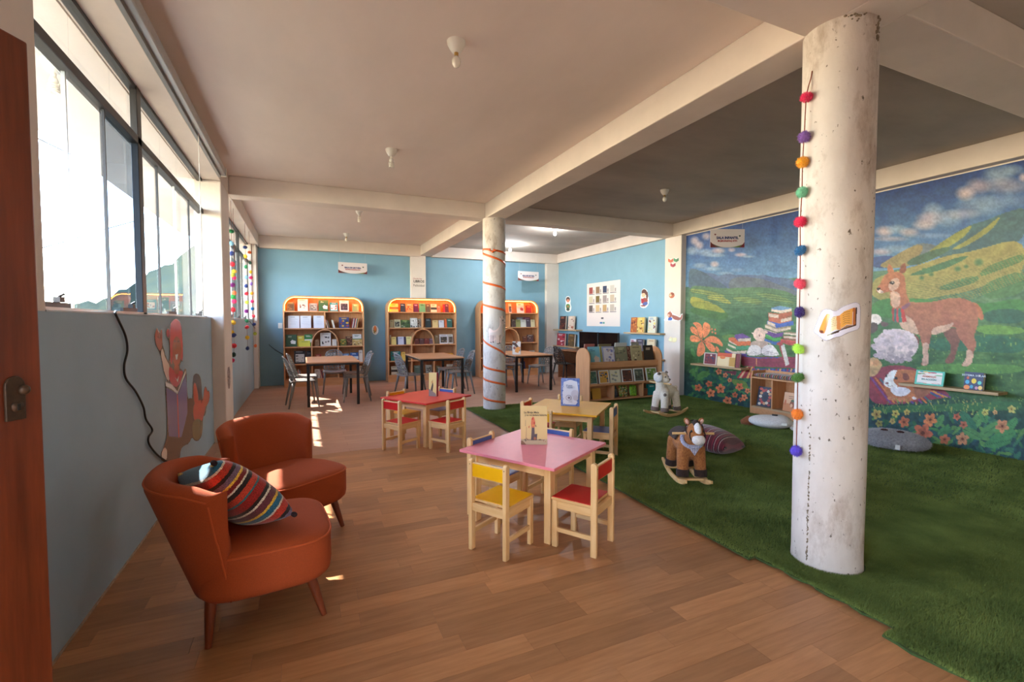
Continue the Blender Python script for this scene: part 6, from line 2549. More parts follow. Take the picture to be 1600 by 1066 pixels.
# terraces
mshapes += [('s', (132, 124, 74), z4((60, 300), (250, 240), (460, 180), (700, 100), (900, 70), (1340, -60), (1340, 260), (1100, 330), (800, 420), (380, 480), (60, 480))),
            ('s', (58, 96, 70), z4((350, 270), (600, 180), (800, 110), (900, 100), (700, 210), (460, 270))), ('s', (62, 98, 66), z4((620, 360), (840, 290), (960, 270), (950, 320), (760, 380), (640, 400))),
            ('s', (70, 104, 64), z4((980, 210), (1340, 70), (1340, 150), (1120, 230), (960, 290))), ('s', (66, 102, 66), z4((1000, 330), (1340, 210), (1340, 420), (1100, 470), (960, 440)))]
for k in range(15):
    y_ = 250 + k * 17
    mshapes.append(('l', (110, 110, 66), .8, z4((340, y_ + 90), (640, y_ + 40), (900, y_ - 30), (1340, y_ - 190))))
for (a, b, r) in ((780, 215, 34), (850, 195, 24), (955, 160, 46), (560, 260, 26), (480, 290, 26), (500, 220, 22)):
    (u, v), = z4((a, b))
    mshapes.append(('b', (58, 92, 62), u, v, r / 5.3, r / 6.5, 1.0))
# meadow, right
mshapes += [('s', (58, 108, 58), z4((60, 470), (400, 450), (980, 520), (1340, 440), (1340, 600), (960, 640), (60, 640))), ('s', (44, 84, 66), z4((980, 560), (1340, 540), (1340, 680), (1000, 660))),
            ('s', (92, 130, 60), z4((940, 670), (1340, 700), (1340, 760), (940, 760))), ('s', (44, 88, 64), z4((540, 780), (1340, 760), (1340, 930), (960, 900), (540, 900))), ('s', (80, 122, 58), z4((440, 1000), (1340, 1010), (1340, 1090), (440, 1090))),
            ('s', (52, 96, 58), z5((60, 480), (600, 470), (1250, 430), (1250, 520), (600, 520), (60, 540)))]
rgm = random.Random(21)
for k in range(260):                                       # grass strokes
    u, v = rgm.uniform(1362, 1598), rgm.uniform(520, 650)
    c_ = rgm.choice([(96, 132, 62), (48, 92, 60), (70, 112, 58), (110, 138, 70)])
    mshapes.append(('l', c_, .8, [(u, v), (u + rgm.uniform(-2, 3), v - rgm.uniform(3, 7))]))
# vicuna
BR1, BR2, PALE, DKB = (146, 90, 72), (156, 94, 68), (182, 146, 128), (112, 70, 60)
mshapes += [('s', DKB, z4((650, 740), (770, 690), (805, 800), (765, 920), (750, 990), (700, 1006), (662, 990), (722, 920), (726, 850), (690, 800))),
            ('s', DKB, z4((340, 720), (465, 780), (458, 862), (415, 830))),
            ('s', BR2, z4((890, 490), (940, 498), (985, 555), (998, 630), (972, 645), (945, 605), (915, 550))),
            ('s', BR1, z4((320, 505), (380, 488), (480, 498), (600, 484), (720, 455), (820, 458), (900, 488), (950, 560), (955, 640), (935, 720), (905, 800), (840, 840), (790, 780), (760, 680), (650, 735), (560, 768), (470, 765), (380, 745), (300, 685), (296, 600))),
            ('s', BR1, z4((760, 660), (945, 660), (912, 790), (942, 830), (905, 930), (898, 1010), (850, 1030), (802, 1026), (850, 960), (868, 880), (820, 825), (775, 770))),
            ('s', BR1, z4((455, 720), (565, 720), (548, 830), (532, 900), (542, 990), (520, 1024), (470, 1022), (492, 960), (490, 880), (474, 810))),
            ('s', PALE, z4((480, 830), (545, 830), (532, 900), (542, 990), (520, 1020), (474, 1020), (494, 950))), ('s', PALE, z4((850, 880), (915, 900), (898, 1010), (850, 1028), (806, 1022), (858, 950))),
            ('s', PALE, z4((560, 772), (640, 748), (710, 722), (762, 652), (690, 682), (600, 694), (562, 722))), ('s', PALE, z4((295, 590), (350, 600), (412, 640), (442, 715), (462, 765), (370, 742), (290, 690))),
            ('s', BR2, z4((210, 390), (240, 330), (345, 280), (350, 430), (392, 492), (330, 560), (225, 545), (216, 450))), ('s', PALE, z4((216, 405), (270, 400), (302, 425), (300, 530), (240, 545), (220, 470))),
            ('s', BR2, z4((200, 255), (194, 205), (208, 165), (230, 195), (258, 245))), ('s', (120, 66, 52), z4((286, 250), (308, 185), (340, 160), (357, 205), (338, 255))),
            ('s', BR2, z4((150, 300), (182, 255), (240, 240), (300, 240), (342, 275), (346, 340), (318, 382), (260, 402), (215, 402), (170, 414), (125, 418), (100, 400), (104, 375), (132, 345))),
            ('s', PALE, z4((200, 350), (240, 290), (290, 290), (300, 350), (260, 395), (215, 400))), ('s', (212, 190, 178), z4((100, 385), (140, 390), (170, 412), (125, 420))),
            ('e', (40, 30, 34), *z4((234, 330))[0], 4.2, 2.8), ('e', (190, 176, 170), *z4((236, 326))[0], 1.2, .9), ('s', (40, 28, 30), z4((104, 368), (146, 370), (124, 396), (106, 388))), ('l', (70, 36, 34), .6, z4((125, 412), (150, 408), (172, 394))),
            ('s', (120, 76, 96), z4((300, 540), (380, 486), (386, 518), (330, 560))), ('p', (146, 54, 56), z4((228, 540), (248, 540), (252, 655), (238, 640))), ('p', (66, 96, 96), z4((250, 545), (268, 545), (272, 660), (252, 660))),
            ('p', (176, 60, 70), z4((268, 545), (282, 545), (290, 660), (272, 662))), ('p', (60, 104, 96), z4((282, 545), (304, 542), (318, 660), (290, 662))), ('p', (170, 56, 56), z4((304, 545), (330, 552), (356, 655), (320, 660)))]
# blanket, sheep, basket, guinea pig
bl_cols = [(150, 50, 60), (110, 60, 120), (196, 110, 56), (60, 96, 110), (140, 44, 70), (196, 150, 70), (80, 60, 130)]
mshapes.append(('s', (132, 52, 66), z5((36, 250), (150, 150), (420, 170), (560, 300), (705, 402), (600, 420), (450, 440), (210, 475), (36, 455))))
for k in range(11):
    x = 20 + k * 36
    mshapes.append(('l', bl_cols[k % 7], 2.6, z5((x, 250 + 5 * k), (x + 150, 455))))
for k in range(6):
    mshapes.append(('l', bl_cols[(k * 3) % 7], 2.0, z5((430 + k * 30, 330 + 8 * k), (560 + k * 24, 410))))
for (a, b, r) in ((90, 640, 50), (270, 850, 160)):
    (u, v), = z4((a, b))
    mshapes.append(('e', (196, 176, 178), u, v, r * 1.12 / 5.3, r * .84 / 5.3))
for k in range(90):
    a, b = rgm.uniform(60, 440), rgm.uniform(720, 990)
    if ((a - 260) / 195) ** 2 + ((b - 860) / 140) ** 2 < 1:
        (u, v), = z4((a, b))
        c_ = 206 - (b - 720) * .20 + rgm.uniform(-12, 12)
        mshapes.append(('e', (c_, c_ - 18, c_ - 12), u, v, rgm.uniform(3, 5), rgm.uniform(2.6, 4)))
mshapes += [('e', (206, 192, 190), *z4((90, 635))[0], 10, 8.5), ('s', (80, 64, 64), z4((40, 665), (112, 660), (120, 710), (95, 745), (40, 755))), ('s', (90, 70, 70), z4((135, 650), (175, 655), (214, 675), (180, 698), (145, 690))),
            ('s', (176, 140, 100), z5((30, 130), (60, 92), (115, 105), (148, 150), (120, 205), (85, 245), (30, 250))), ('e', (196, 150, 110), *z5((60, 140))[0], 6, 5), ('e', (182, 132, 92), *z5((95, 140))[0], 5, 5),
            ('s', (176, 104, 66), z5((165, 255), (230, 195), (330, 188), (410, 198), (480, 235), (535, 330), (525, 385), (420, 432), (300, 452), (195, 430), (155, 330))), ('s', (150, 92, 66), z5((390, 220), (480, 240), (535, 330), (520, 388), (420, 430), (390, 340))),
            ('s', (222, 212, 210), z5((175, 240), (225, 193), (268, 193), (238, 250), (234, 292), (262, 312), (268, 342), (190, 338), (146, 300))), ('s', (216, 208, 214), z5((195, 335), (290, 328), (372, 345), (362, 382), (300, 408), (235, 396))),
            ('s', (120, 64, 52), z5((300, 222), (340, 214), (364, 256), (342, 282), (308, 272))), ('e', (40, 30, 34), *z5((253, 260))[0], 2.6, 2.4), ('e', (40, 30, 34), *z5((178, 240))[0], 1.6, 1.8), ('e', (130, 80, 80), *z5((183, 298))[0], 2.6, 1.8),
            ('l', (90, 56, 56), .6, z5((186, 308), (200, 326), (222, 320))), ('s', (190, 120, 84), z5((180, 410), (240, 400), (250, 430), (190, 436))), ('s', (190, 120, 84), z5((255, 420), (320, 405), (330, 440), (262, 450))), ('s', (214, 200, 196), z5((380, 405), (415, 410), (412, 435), (384, 425)))]
# leaves and flowers along the foot
for k in range(150):
    u = rgm.uniform(1360, 1598)
    lo = 645 + (u - 1360) * .045
    v = rgm.uniform(lo, lo + 62)
    c_ = rgm.choice([(44, 92, 58), (60, 112, 60), (36, 80, 70), (84, 126, 66), (52, 100, 76), (30, 72, 74)])
    mshapes.append(('e', c_, u, v, rgm.uniform(5, 12), rgm.uniform(1.8, 3.6), rgm.uniform(-1.3, 1.3)))
for (a, b, rx, ry, rot) in ((900, 590, 100, 40, -1.0), (1000, 670, 110, 42, -.6), (830, 600, 100, 34, .9), (1100, 720, 110, 40, -.3), (860, 700, 90, 36, .5), (1060, 770, 110, 40, -.2), (1160, 640, 80, 36, -.9), (950, 560, 60, 30, 1.2), (640, 680, 60, 34, -.5), (600, 600, 60, 26, -1.0)):
    (u, v), = z5((a, b))
    mshapes.append(('e', rgm.choice([(62, 116, 70), (50, 104, 76), (76, 124, 72)]), u, v, rx / 5.1, ry / 5.1, rot))
    mshapes.append(('l', (40, 80, 60), .6, [(u - rx / 5.5 * math.cos(rot), v - rx / 5.5 * math.sin(rot)), (u + rx / 5.5 * math.cos(rot), v + rx / 5.5 * math.sin(rot))]))
for (a, b, r, c_) in ((525, 590, 56, (196, 116, 70)), (318, 608, 46, (190, 104, 66)), (465, 695, 82, (184, 96, 66)), (640, 745, 44, (176, 100, 66)), (780, 740, 54, (176, 120, 84)), (1095, 640, 56, (180, 120, 84)), (735, 565, 30, (180, 96, 66)), (790, 628, 32, (170, 96, 72)),
                      (100, 545, 42, (176, 150, 80)), (250, 540, 32, (190, 170, 84)), (340, 530, 26, (186, 160, 80)), (225, 600, 26, (176, 150, 84)), (960, 530, 30, (176, 170, 90)), (1170, 505, 34, (180, 170, 96)), (120, 620, 30, (150, 140, 70)), (1040, 530, 20, (186, 140, 90))):
    (u, v), = z5((a, b))
    mshapes.append(('f', c_, u, v, r / 5.1, 5, rgm.uniform(0, 2)))
for k in range(90):
    u, v = rgm.uniform(1362, 1560), rgm.uniform(628, 650)
    mshapes.append(('l', rgm.choice([(160, 150, 80), (120, 140, 70), (96, 128, 66)]), .7, [(u, v), (u + rgm.uniform(-3, 3), v - rgm.uniform(4, 9))]))
# left foot: leaves, flowers
for k in range(190):
    u = rgm.uniform(1078, 1176)
    v = rgm.uniform(574, 640)
    c_ = rgm.choice([(40, 88, 60), (56, 108, 66), (30, 76, 66), (74, 120, 66), (36, 84, 76)])
    mshapes.append(('e', c_, u, v, rgm.uniform(3, 7.5), rgm.uniform(1.3, 2.6), rgm.uniform(-1.3, 1.3)))
mshapes += [('s', (76, 124, 64), z2((100, 740), (120, 680), (180, 640), (250, 675), (200, 700), (130, 740))), ('s', (66, 112, 60), z2((50, 640), (100, 640), (105, 720), (60, 680))), ('s', (70, 118, 62), z2((50, 430), (95, 460), (105, 530), (60, 500))),
            ('l', (60, 104, 60), 1.8, z2((110, 760), (118, 620), (130, 500))), ('s', (96, 116, 52), z2((430, 720), (560, 740), (590, 800), (560, 830), (440, 770)))]
for (a, b, r) in ((125, 805, 36), (225, 770, 32), (330, 815, 46), (240, 855, 42), (505, 797, 38), (465, 872, 28), (395, 925, 42), (550, 895, 32), (415, 735, 22), (375, 690, 24), (515, 915, 22), (315, 655, 30), (580, 835, 26), (440, 670, 20)):
    (u, v), = z2((a, b))
    mshapes.append(('f', rgm.choice([(206, 116, 76), (196, 100, 66), (212, 126, 84)]), u, v, r / 5.9, 5, rgm.uniform(0, 2)))
# lily
LY, LY2 = (206, 118, 76), (190, 92, 60)
for q in (((65, 205), (110, 197), (150, 215), (167, 265), (160, 345), (140, 345), (120, 280), (100, 230)), ((48, 240), (90, 240), (117, 275), (127, 328), (90, 312), (55, 285)), ((168, 207), (200, 197), (238, 228), (236, 282), (205, 328), (168, 348), (163, 290)),
          ((48, 322), (100, 318), (155, 366), (110, 388), (48, 376)), ((165, 370), (240, 318), (312, 345), (352, 400), (352, 432), (300, 395), (220, 382)), ((130, 390), (165, 375), (192, 440), (182, 492), (112, 528), (113, 450)), ((180, 375), (232, 385), (282, 430), (282, 472), (250, 478), (200, 430)), ((285, 410), (320, 450), (318, 478), (290, 475))):
    mshapes.append(('s', LY, z2(*q)))
    cxm, cym = sum(p[0] for p in q) / len(q), sum(p[1] for p in q) / len(q)
    mshapes.append(('l', LY2, .8, z2((155, 368), (cxm, cym))))
    for k in range(5):
        mshapes.append(('e', (130, 56, 36), *z2((cxm + rgm.uniform(-18, 18), cym + rgm.uniform(-22, 22)))[0], .5, .5))
for (a, b) in ((250, 265), (280, 268), (255, 292), (284, 300)):
    mshapes.append(('e', (200, 110, 76), *z2((a, b))[0], 1.3, 1.6))


# painted stacks of books
def pbook(top, side, spine=None, cols=((90, 100, 130), (206, 186, 160))):
    mshapes.append(('p', cols[0], z2(*top)))
    mshapes.append(('p', cols[1], z2(*side)))
    if spine:
        mshapes.append(('p', cols[0], z2(*spine)))


PGE = (190, 168, 150)
pbook(((370, 455), (450, 490), (575, 490), (575, 520), (450, 520), (370, 475)), ((385, 440), (450, 470), (575, 462), (560, 488), (450, 490), (386, 458)), None, ((92, 70, 130), PGE))
pbook(((398, 388), (470, 425), (600, 418), (596, 448), (472, 458), (398, 418)), ((400, 396), (470, 430), (474, 448), (402, 415)), None, ((70, 128, 96), (196, 176, 150)))
pbook(((405, 345), (440, 338), (612, 375), (612, 412), (490, 418), (405, 372)), ((408, 366), (480, 408), (482, 418), (408, 382)), None, ((190, 96, 60), PGE))
pbook(((460, 315), (535, 303), (612, 343), (490, 354)), ((490, 354), (612, 346), (612, 374), (494, 378)), ((460, 316), (490, 354), (494, 378), (464, 342)), ((98, 68, 120), PGE))
pbook(((740, 350), (830, 380), (900, 372), (895, 400), (830, 410), (740, 380)), ((760, 380), (800, 395), (798, 400), (760, 390)), None, ((60, 92, 140), PGE))
pbook(((750, 310), (830, 348), (890, 340), (890, 366), (830, 377), (750, 338)), ((755, 312), (800, 330), (790, 340), (752, 322)), None, ((70, 140, 70), (96, 160, 90)))
pbook(((735, 262), (850, 303), (912, 292), (906, 330), (822, 342), (735, 300)), ((735, 262), (850, 300), (850, 306), (735, 270)), None, ((96, 62, 118), PGE))
pbook(((740, 222), (780, 215), (985, 238), (985, 268), (850, 296), (740, 252)), ((744, 228), (850, 264), (980, 246), (980, 262), (850, 290), (744, 248)), None, ((140, 120, 100), PGE))
pbook(((765, 183), (830, 180), (1005, 188), (1005, 226), (850, 252), (760, 216)), ((766, 188), (838, 218), (838, 246), (764, 214)), None, ((62, 84, 150), PGE))
pbook(((775, 152), (880, 168), (990, 146), (990, 186), (880, 212), (775, 188)), ((890, 172), (986, 152), (986, 180), (890, 200)), None, ((168, 92, 70), PGE))
pbook(((770, 110), (870, 120), (990, 100), (990, 140), (880, 168), (770, 150)), ((776, 118), (868, 132), (868, 162), (776, 148)), None, ((156, 86, 62), PGE))
pbook(((800, 66), (880, 48), (990, 66), (990, 74), (890, 90), (800, 80)), ((802, 80), (890, 90), (988, 74), (988, 96), (890, 116), (802, 98)), None, ((98, 130, 160), PGE))
pbook(((915, 292), (960, 284), (1040, 298), (1040, 312), (915, 310)), ((917, 296), (1040, 306), (1040, 322), (917, 312)), None, ((120, 100, 80), PGE))
pbook(((912, 322), (1040, 334), (1040, 366), (912, 352)), ((915, 326), (1040, 338), (1040, 356), (915, 344)), None, ((150, 80, 70), PGE))
pbook(((888, 355), (1040, 372), (1040, 412), (960, 410), (888, 385)), ((890, 356), (1040, 374), (1040, 378), (890, 362)), None, ((168, 70, 66), (190, 90, 80)))
LAMB = (206, 172, 156)
mshapes += [('s', (170, 142, 126), z2((622, 368), (760, 366), (775, 425), (710, 445), (596, 425))), ('e', LAMB, *z2((690, 312))[0], 9.5, 10.5), ('s', LAMB, z2((655, 300), (612, 292), (622, 308), (650, 318))), ('s', LAMB, z2((735, 270), (772, 290), (758, 304), (738, 300))),
            ('s', LAMB, z2((660, 330), (735, 320), (742, 352), (725, 372), (690, 372), (665, 355))), ('e', (110, 50, 40), *z2((690, 322))[0], 1.1, 1.4), ('l', (130, 80, 70), .6, z2((712, 360), (730, 358), (738, 345))),
            ('p', (128, 52, 66), z2((522, 520), (1040, 520), (1040, 625), (545, 605), (522, 590))), ('l', (186, 120, 80), 1.3, z2((664, 530), (664, 602))), ('l', (150, 70, 80), .8, z2((530, 532), (1040, 532))),
            ('p', (60, 80, 140), z2((565, 515), (705, 528), (880, 522), (880, 530), (705, 534), (565, 522))), ('s', (198, 186, 182), z2((568, 492), (590, 440), (612, 408), (680, 414), (708, 440), (706, 505), (600, 512))), ('s', (206, 194, 190), z2((708, 440), (760, 408), (808, 402), (874, 490), (868, 512), (712, 512))),
            ('l', (140, 124, 120), .7, z2((575, 490), (640, 472), (704, 505), (760, 470), (868, 492))), ('l', (120, 104, 104), .7, z2((708, 440), (708, 512))), ('l', (150, 134, 130), .6, z2((580, 500), (640, 486), (704, 512), (770, 488), (868, 504))),
            ('p', (150, 60, 60), z2((872, 418), (905, 398), (975, 592), (930, 608))), ('p', (196, 184, 178), z2((888, 420), (920, 404), (968, 590), (932, 603))), ('s', (160, 70, 66), z2((838, 396), (890, 375), (915, 390), (880, 420)))]
for k in range(6):
    mshapes.append(('p', [(168, 44, 50), (206, 160, 120), (150, 36, 46), (130, 40, 50), (206, 150, 90), (168, 44, 50)][k], z2((480 + k * 22, 715), (560 + k * 14, 612), (576 + k * 14, 612), (502 + k * 22, 718))))
mshapes.append(('p', (62, 72, 118), z2((630, 625), (1040, 635), (1040, 665), (610, 655))))
for k in range(12):
    mshapes.append(('p', [(150, 46, 56), (196, 140, 90), (70, 90, 140)][k % 3], z2((640 + k * 34, 630), (655 + k * 34, 630), (648 + k * 34, 655), (634 + k * 34, 655))))
mshapes.append(('p', (110, 40, 56), z2((340, 655), (480, 650), (470, 690), (440, 680))))



def brush(U, V, C):
    n = .55 * vnoise(U, V, 2.2, 5) + .45 * vnoise(U, V * 1.6, 8, 6) - .5
    C[:] = C * (1 + .30 * n)[:, None] + (vnoise(U, V, 14, 8) - .5)[:, None] * np.array([10, 12, 4])


mshapes.append(('fn', brush))
YM0, YM1, ZM1 = 1.30, 6.86, 3.055
mu = art('wall_mural', plane_x(XM - .004, YM0, YM1, .0, ZM1), 640, 350, mshapes, None, (80, 110, 140), 1.2, MURAL)
tag(mu, 'painted mural of a vicuna, sheep, lamb, guinea pig, books and green hills', 'mural')

# shelves on the mural with their books
XSM = XM - .2
z1s = onx(1120, 572, XSM).z
wall_shelf('oak shelf on the mural in front of the painted lily', onx(1079, 572, XSM).y, onx(1158, 577, XSM).y, XM - .005, z1s)
z2s = onx(1480, 606, XSM).z
wall_shelf('long oak shelf on the mural over the painted guinea pig', onx(1404, 603, XSM).y, onx(1560, 620, XSM).y, XM - .005, z2s)
GM = 'books on the mural shelves'


def mural_book(px0, px1, pyt, z, base, design, desc, th=.02, dx=.13, lean=6, rz=-PI / 2):
    X = XM - dx
    A, B = onx(px0, 560, X), onx(px1, 560, X)
    T = onx((px0 + px1) / 2, pyt, X)
    return book(desc, abs(A.y - B.y), T.z - z, th, base, design, (X, (A.y + B.y) / 2, z + .0005), rz, math.radians(lean), group=GM)


mural_book(1099, 1119, 551.5, z1s, (210, 190, 180), deco('frame', (230, 220, 210), [(120, 50, 60), (60, 60, 90), (220, 200, 190), (150, 70, 70)], 71), 'small patterned picture book on the shelf by the painted lily', th=.015)
mural_book(1120, 1148, 552, z1s, (226, 196, 150), [('r', 0, .72, .8, 1, (206, 80, 40)), ('r', 0, .1, .62, .62, (232, 206, 160)), ('r', .68, .05, 1, .7, (190, 140, 60)), ('o', .3, .66, .16, .12, (222, 120, 60))], 'cream and orange book on the shelf by the painted lily', th=.03, dx=.15)
mural_book(1149, 1155, 553, z1s, (120, 30, 36), (), 'narrow dark red book at the end of the shelf by the lily', th=.03, dx=.14)
tl = (86, 190, 170)
mb_ = mural_book(1430, 1475, 579.5, z2s, tl, [('r', .07, .1, .93, .9, (236, 226, 222))] + mottled([(226, 120, 90), (90, 170, 110), (240, 190, 60), (70, 150, 160), (200, 90, 110)], .05, .6, .95, .97, 12, 5) + mottled([(226, 120, 90), (70, 150, 160)], .05, .04, .95, .2, 6, 6), 'turquoise board book with coloured animals on the long mural shelf', th=.02, dx=.14, lean=12)
sp = mural_book(1507, 1537, 582, z2s, (36, 40, 84), [('o', .52, .5, .13, .15, (236, 200, 40)), ('o', .18, .42, .11, .12, (70, 160, 206)), ('o', .82, .42, .1, .11, (90, 190, 180)), ('o', .17, .12, .16, .13, (232, 130, 50)), ('o', .42, .17, .09, .1, (60, 150, 190)), ('o', .68, .12, .08, .09, (190, 130, 160)), ('o', .88, .14, .11, .12, (230, 190, 110)), ('o', .2, .66, .07, .08, (200, 90, 60)), ('o', .8, .82, .06, .06, (220, 200, 190))], 'dark blue board book with coloured planets on the long mural shelf', th=.05, dx=.15)

wi_ = abs(onx(1430, 560, XM - .14).y - onx(1475, 560, XM - .14).y)
lettering('title', 'ANIMALES', wi_ * .105, mat('orange_ink', (206, 110, 80), .5), (0, -.0075, mb_.dimensions.z * .58), (PI / 2, 0, 0), mb_, extrude=.0001, bold=.0006)
lettering('title', 'EN ACCIÓN', wi_ * .095, mat('teal_ink', (60, 140, 140), .5), (0, -.0075, mb_.dimensions.z * .38), (PI / 2, 0, 0), mb_, extrude=.0001, bold=.0006)
lettering('title', 'SISTEMA SOLAR', .028, mat('pale_ink', (206, 214, 230), .5), (0, -.006, sp.dimensions.z * .80), (PI / 2, 0, 0), sp, extrude=.0001, bold=.0003)

# ================================================================== LOW SHELF SEAT BY THE MURAL
ls = thing('low_shelf', 'low wooden two-bay shelf with a striped cushion top against the mural', 'shelf', (6.30, 4.02, .019))
LSL = 1.10                                       # runs along y; front faces -x
for y_ in (0, LSL - .022):
    pl = [(0, 0), (.32, 0), (.32, .66), (.02, .66)] + [(.0 + .02 * (1 - math.sin(a)), .60 + .06 * math.sin(a)) for a in (0.2,)] + [(0, .58)]
    MB().prism(pl, y_, y_ + .022, 'y').build('side_panel', BEECH, ls, bevel=.002)
MB().box(.01, .022, .10, .32, LSL - .022, .122).build('bottom_board', OAKS, ls)
MB().box(.004, .022, 0, .022, LSL - .022, .10).build('plinth', BEECHX, ls)
MB().box(.0, .022, .55, .32, LSL - .022, .57).build('top_board', BEECHX, ls)
MB().box(.302, .022, .122, .318, LSL - .022, .66).build('back_board', BEECHX, ls)
MB().box(.01, .73, .122, .30, .75, .55).build('divider', BEECH, ls)
SEATM = stripes_mat('seat_stripes', [(3, (110, 30, 50)), (1, (190, 180, 90)), (2, (40, 40, 60)), (1, (190, 180, 190)), (3, (140, 50, 70)), (1.2, (60, 110, 90)), (2, (70, 30, 60)), (1, (206, 160, 60))], 7.5, axis=1, fleck=.2)
pf = pillow_fn(.145, LSL / 2 - .03, .03, 0.0, 8)
mb = MB()
mb.grid(lambda u, v: pf(u, v, 1), 14, 40)
mb.grid(lambda u, v: pf(u, v, -1), 14, 40)
o = mb.build('striped_seat_pad', SEATM, smooth=True)
o.location = (6.30 + .155, 4.02 + LSL / 2, .019 + .57 + .031)
tag(o, 'striped woven seat pad on top of the low shelf', 'cushion')
book('navy floral picture book in the left bay of the low shelf', .26, .30, .02, (36, 44, 66),
     [('r', .06, .04, .94, .96, (30, 38, 60))] + [('o', .5 + .3 * math.cos(a), .5 + .34 * math.sin(a), .10, .075, c_) for a, c_ in zip(np.linspace(0, 2 * PI, 13)[:-1], [(190, 70, 60), (206, 150, 110), (214, 200, 180), (160, 60, 60)] * 3)] + [('p', [(.5, .62), (.64, .5), (.5, .38), (.36, .5)], (20, 26, 44)), ('o', .2, .88, .12, .07, (196, 80, 70)), ('o', .8, .86, .1, .06, (190, 70, 60)), ('o', .2, .12, .1, .07, (214, 200, 180)), ('o', .8, .12, .1, .07, (150, 60, 60))],
     (6.37, 4.935, .1425), -PI / 2, math.radians(10), group='books in the low shelf')
bo = book('peach picture book in the right bay of the low shelf', .25, .27, .02, (222, 170, 130),
          [('r', 0, 0, 1, .42, (206, 130, 80)), ('o', .55, .40, .16, .20, (150, 80, 50)), ('o', .55, .58, .11, .07, (90, 100, 70)), ('o', .5, .32, .08, .1, (222, 170, 130)), ('o', .12, .45, .06, .16, (200, 110, 70))] + bars((150, 100, 80), .82, 2, .25, .8, .035, .10, 3),
          (6.36, 4.50, .1425), -PI / 2, math.radians(10), group='books in the low shelf')

# bookcase at the right edge of the picture
rc = thing('side_bookcase', 'wooden bookcase just entering at the right edge beside the mural', 'bookcase', (6.10, .78, .015))
for y_ in (0, 1.20):
    MB().box(0, y_, 0, .5, y_ + .024, 1.12).build('side_panel', BEECH, rc, bevel=.002)
for z in (.06, .38, .72, 1.10):
    MB().box(.005, .024, z, .5, 1.2, z + .022).build('shelf', BEECHX, rc)
MB().box(.48, .024, .08, .498, 1.2, 1.1).build('back_panel', BEECHX, rc)
MB().box(.01, .024, 0, .025, 1.2, .06).build('plinth', BEECHX, rc)


# ================================================================== PLUSH THINGS
def fused(name, mb, material, parent, voxel=.012, smooth=6):
    o = mb.build(name, material, parent, smooth=True)
    md = o.modifiers.new('fuse', 'REMESH')
    md.mode = 'VOXEL'
    md.voxel_size = voxel
    md.use_smooth_shade = True
    ms = o.modifiers.new('soften', 'SMOOTH')
    ms.iterations = smooth
    ms.factor = .5
    return o


def plush(name, c1, c2, sc=70, bump=.6, bs=160):
    return mat(name, c1, .95, col2=c2, nscale=sc, bump=bump, bscale=bs, sheen=.08)


FURB, FURD, FURW, FURC, FURG = plush('brown_plush', (176, 112, 58), (136, 76, 34)), plush('dark_brown_plush', (56, 34, 26), (40, 24, 18)), plush('white_plush', (232, 226, 222), (206, 198, 194)), plush('cream_plush', (250, 234, 212), (226, 208, 188), 60, .9), plush('grey_plush', (214, 210, 210), (168, 164, 166), 50, 1.0, 120)
TAUPE = plush('taupe_plush', (140, 116, 102), (112, 92, 82))


def rockers(t, L_=.34, yw=.105, xf=.17, tilt=0.0):
    for s in (-1, 1):
        n = 22
        vs, fs = [], []
        for i in range(n):
            x = -L_ + 2 * L_ * i / (n - 1)
            zc_ = .018 + .55 * x * x
            hh_ = .021 if 1 < i < n - 2 else .014
            vs += [(x, s * yw - .012, zc_ - hh_), (x, s * yw + .012, zc_ - hh_), (x, s * yw + .012, zc_ + hh_), (x, s * yw - .012, zc_ + hh_)]
            if i:
                b = 4 * i
                for k in range(4):
                    l = (k + 1) % 4
                    fs.append((b - 4 + k, b - 4 + l, b + l, b + k))
        fs += [(0, 1, 2, 3), (4 * n - 1, 4 * n - 2, 4 * n - 3, 4 * n - 4)]
        o = MB().add(vs, fs).build('rocker', PINEX, t, bevel=.006)
        o.location.z = .004
    for x in (-xf, xf):
        MB().box(x - .02, -yw - .025, .046, x + .02, yw + .025, .066).build('crossbar', PINEY, t, bevel=.004)


# --- rocking horse
hz = .022
h = thing('rocking_horse', 'brown plush rocking horse with a white face on wooden rockers', 'toy', (3.11, 3.18, hz), math.radians(-116))
rockers(h)
mb = MB()
mb.ell((-.01, 0, .335), (.20, .098, .095), 24, 16)
mb.ell((.12, 0, .33), (.085, .10, .11), 20, 14)
mb.ell((-.14, 0, .33), (.085, .095, .10), 20, 14)
for sx in (-1, 1):
    for sy in (-1, 1):
        mb.tube([(.135 * sx, .060 * sy, .34), (.15 * sx, .072 * sy, .20), (.165 * sx, .078 * sy, .10)], [.060, .052, .046], 14)
mb.tube([(.12, 0, .36), (.17, 0, .42), (.215, 0, .47)], [.075, .065, .06], 14)
mb.ell((.235, 0, .485), (.078, .068, .075), 20, 14)
mb.ell((.285, 0, .455), (.06, .052, .05), 20, 14)
body = fused('body', mb, FURB, h)
MB().ell((.318, 0, .432), (.048, .054, .045), 18, 12).build('muzzle', FURW, h, smooth=True)
bz = MB().ell((.272, 0, .500), (.062, .032, .070), 16, 12, Euler((0, .45, 0)))
bz.build('blaze', FURW, h, smooth=True)
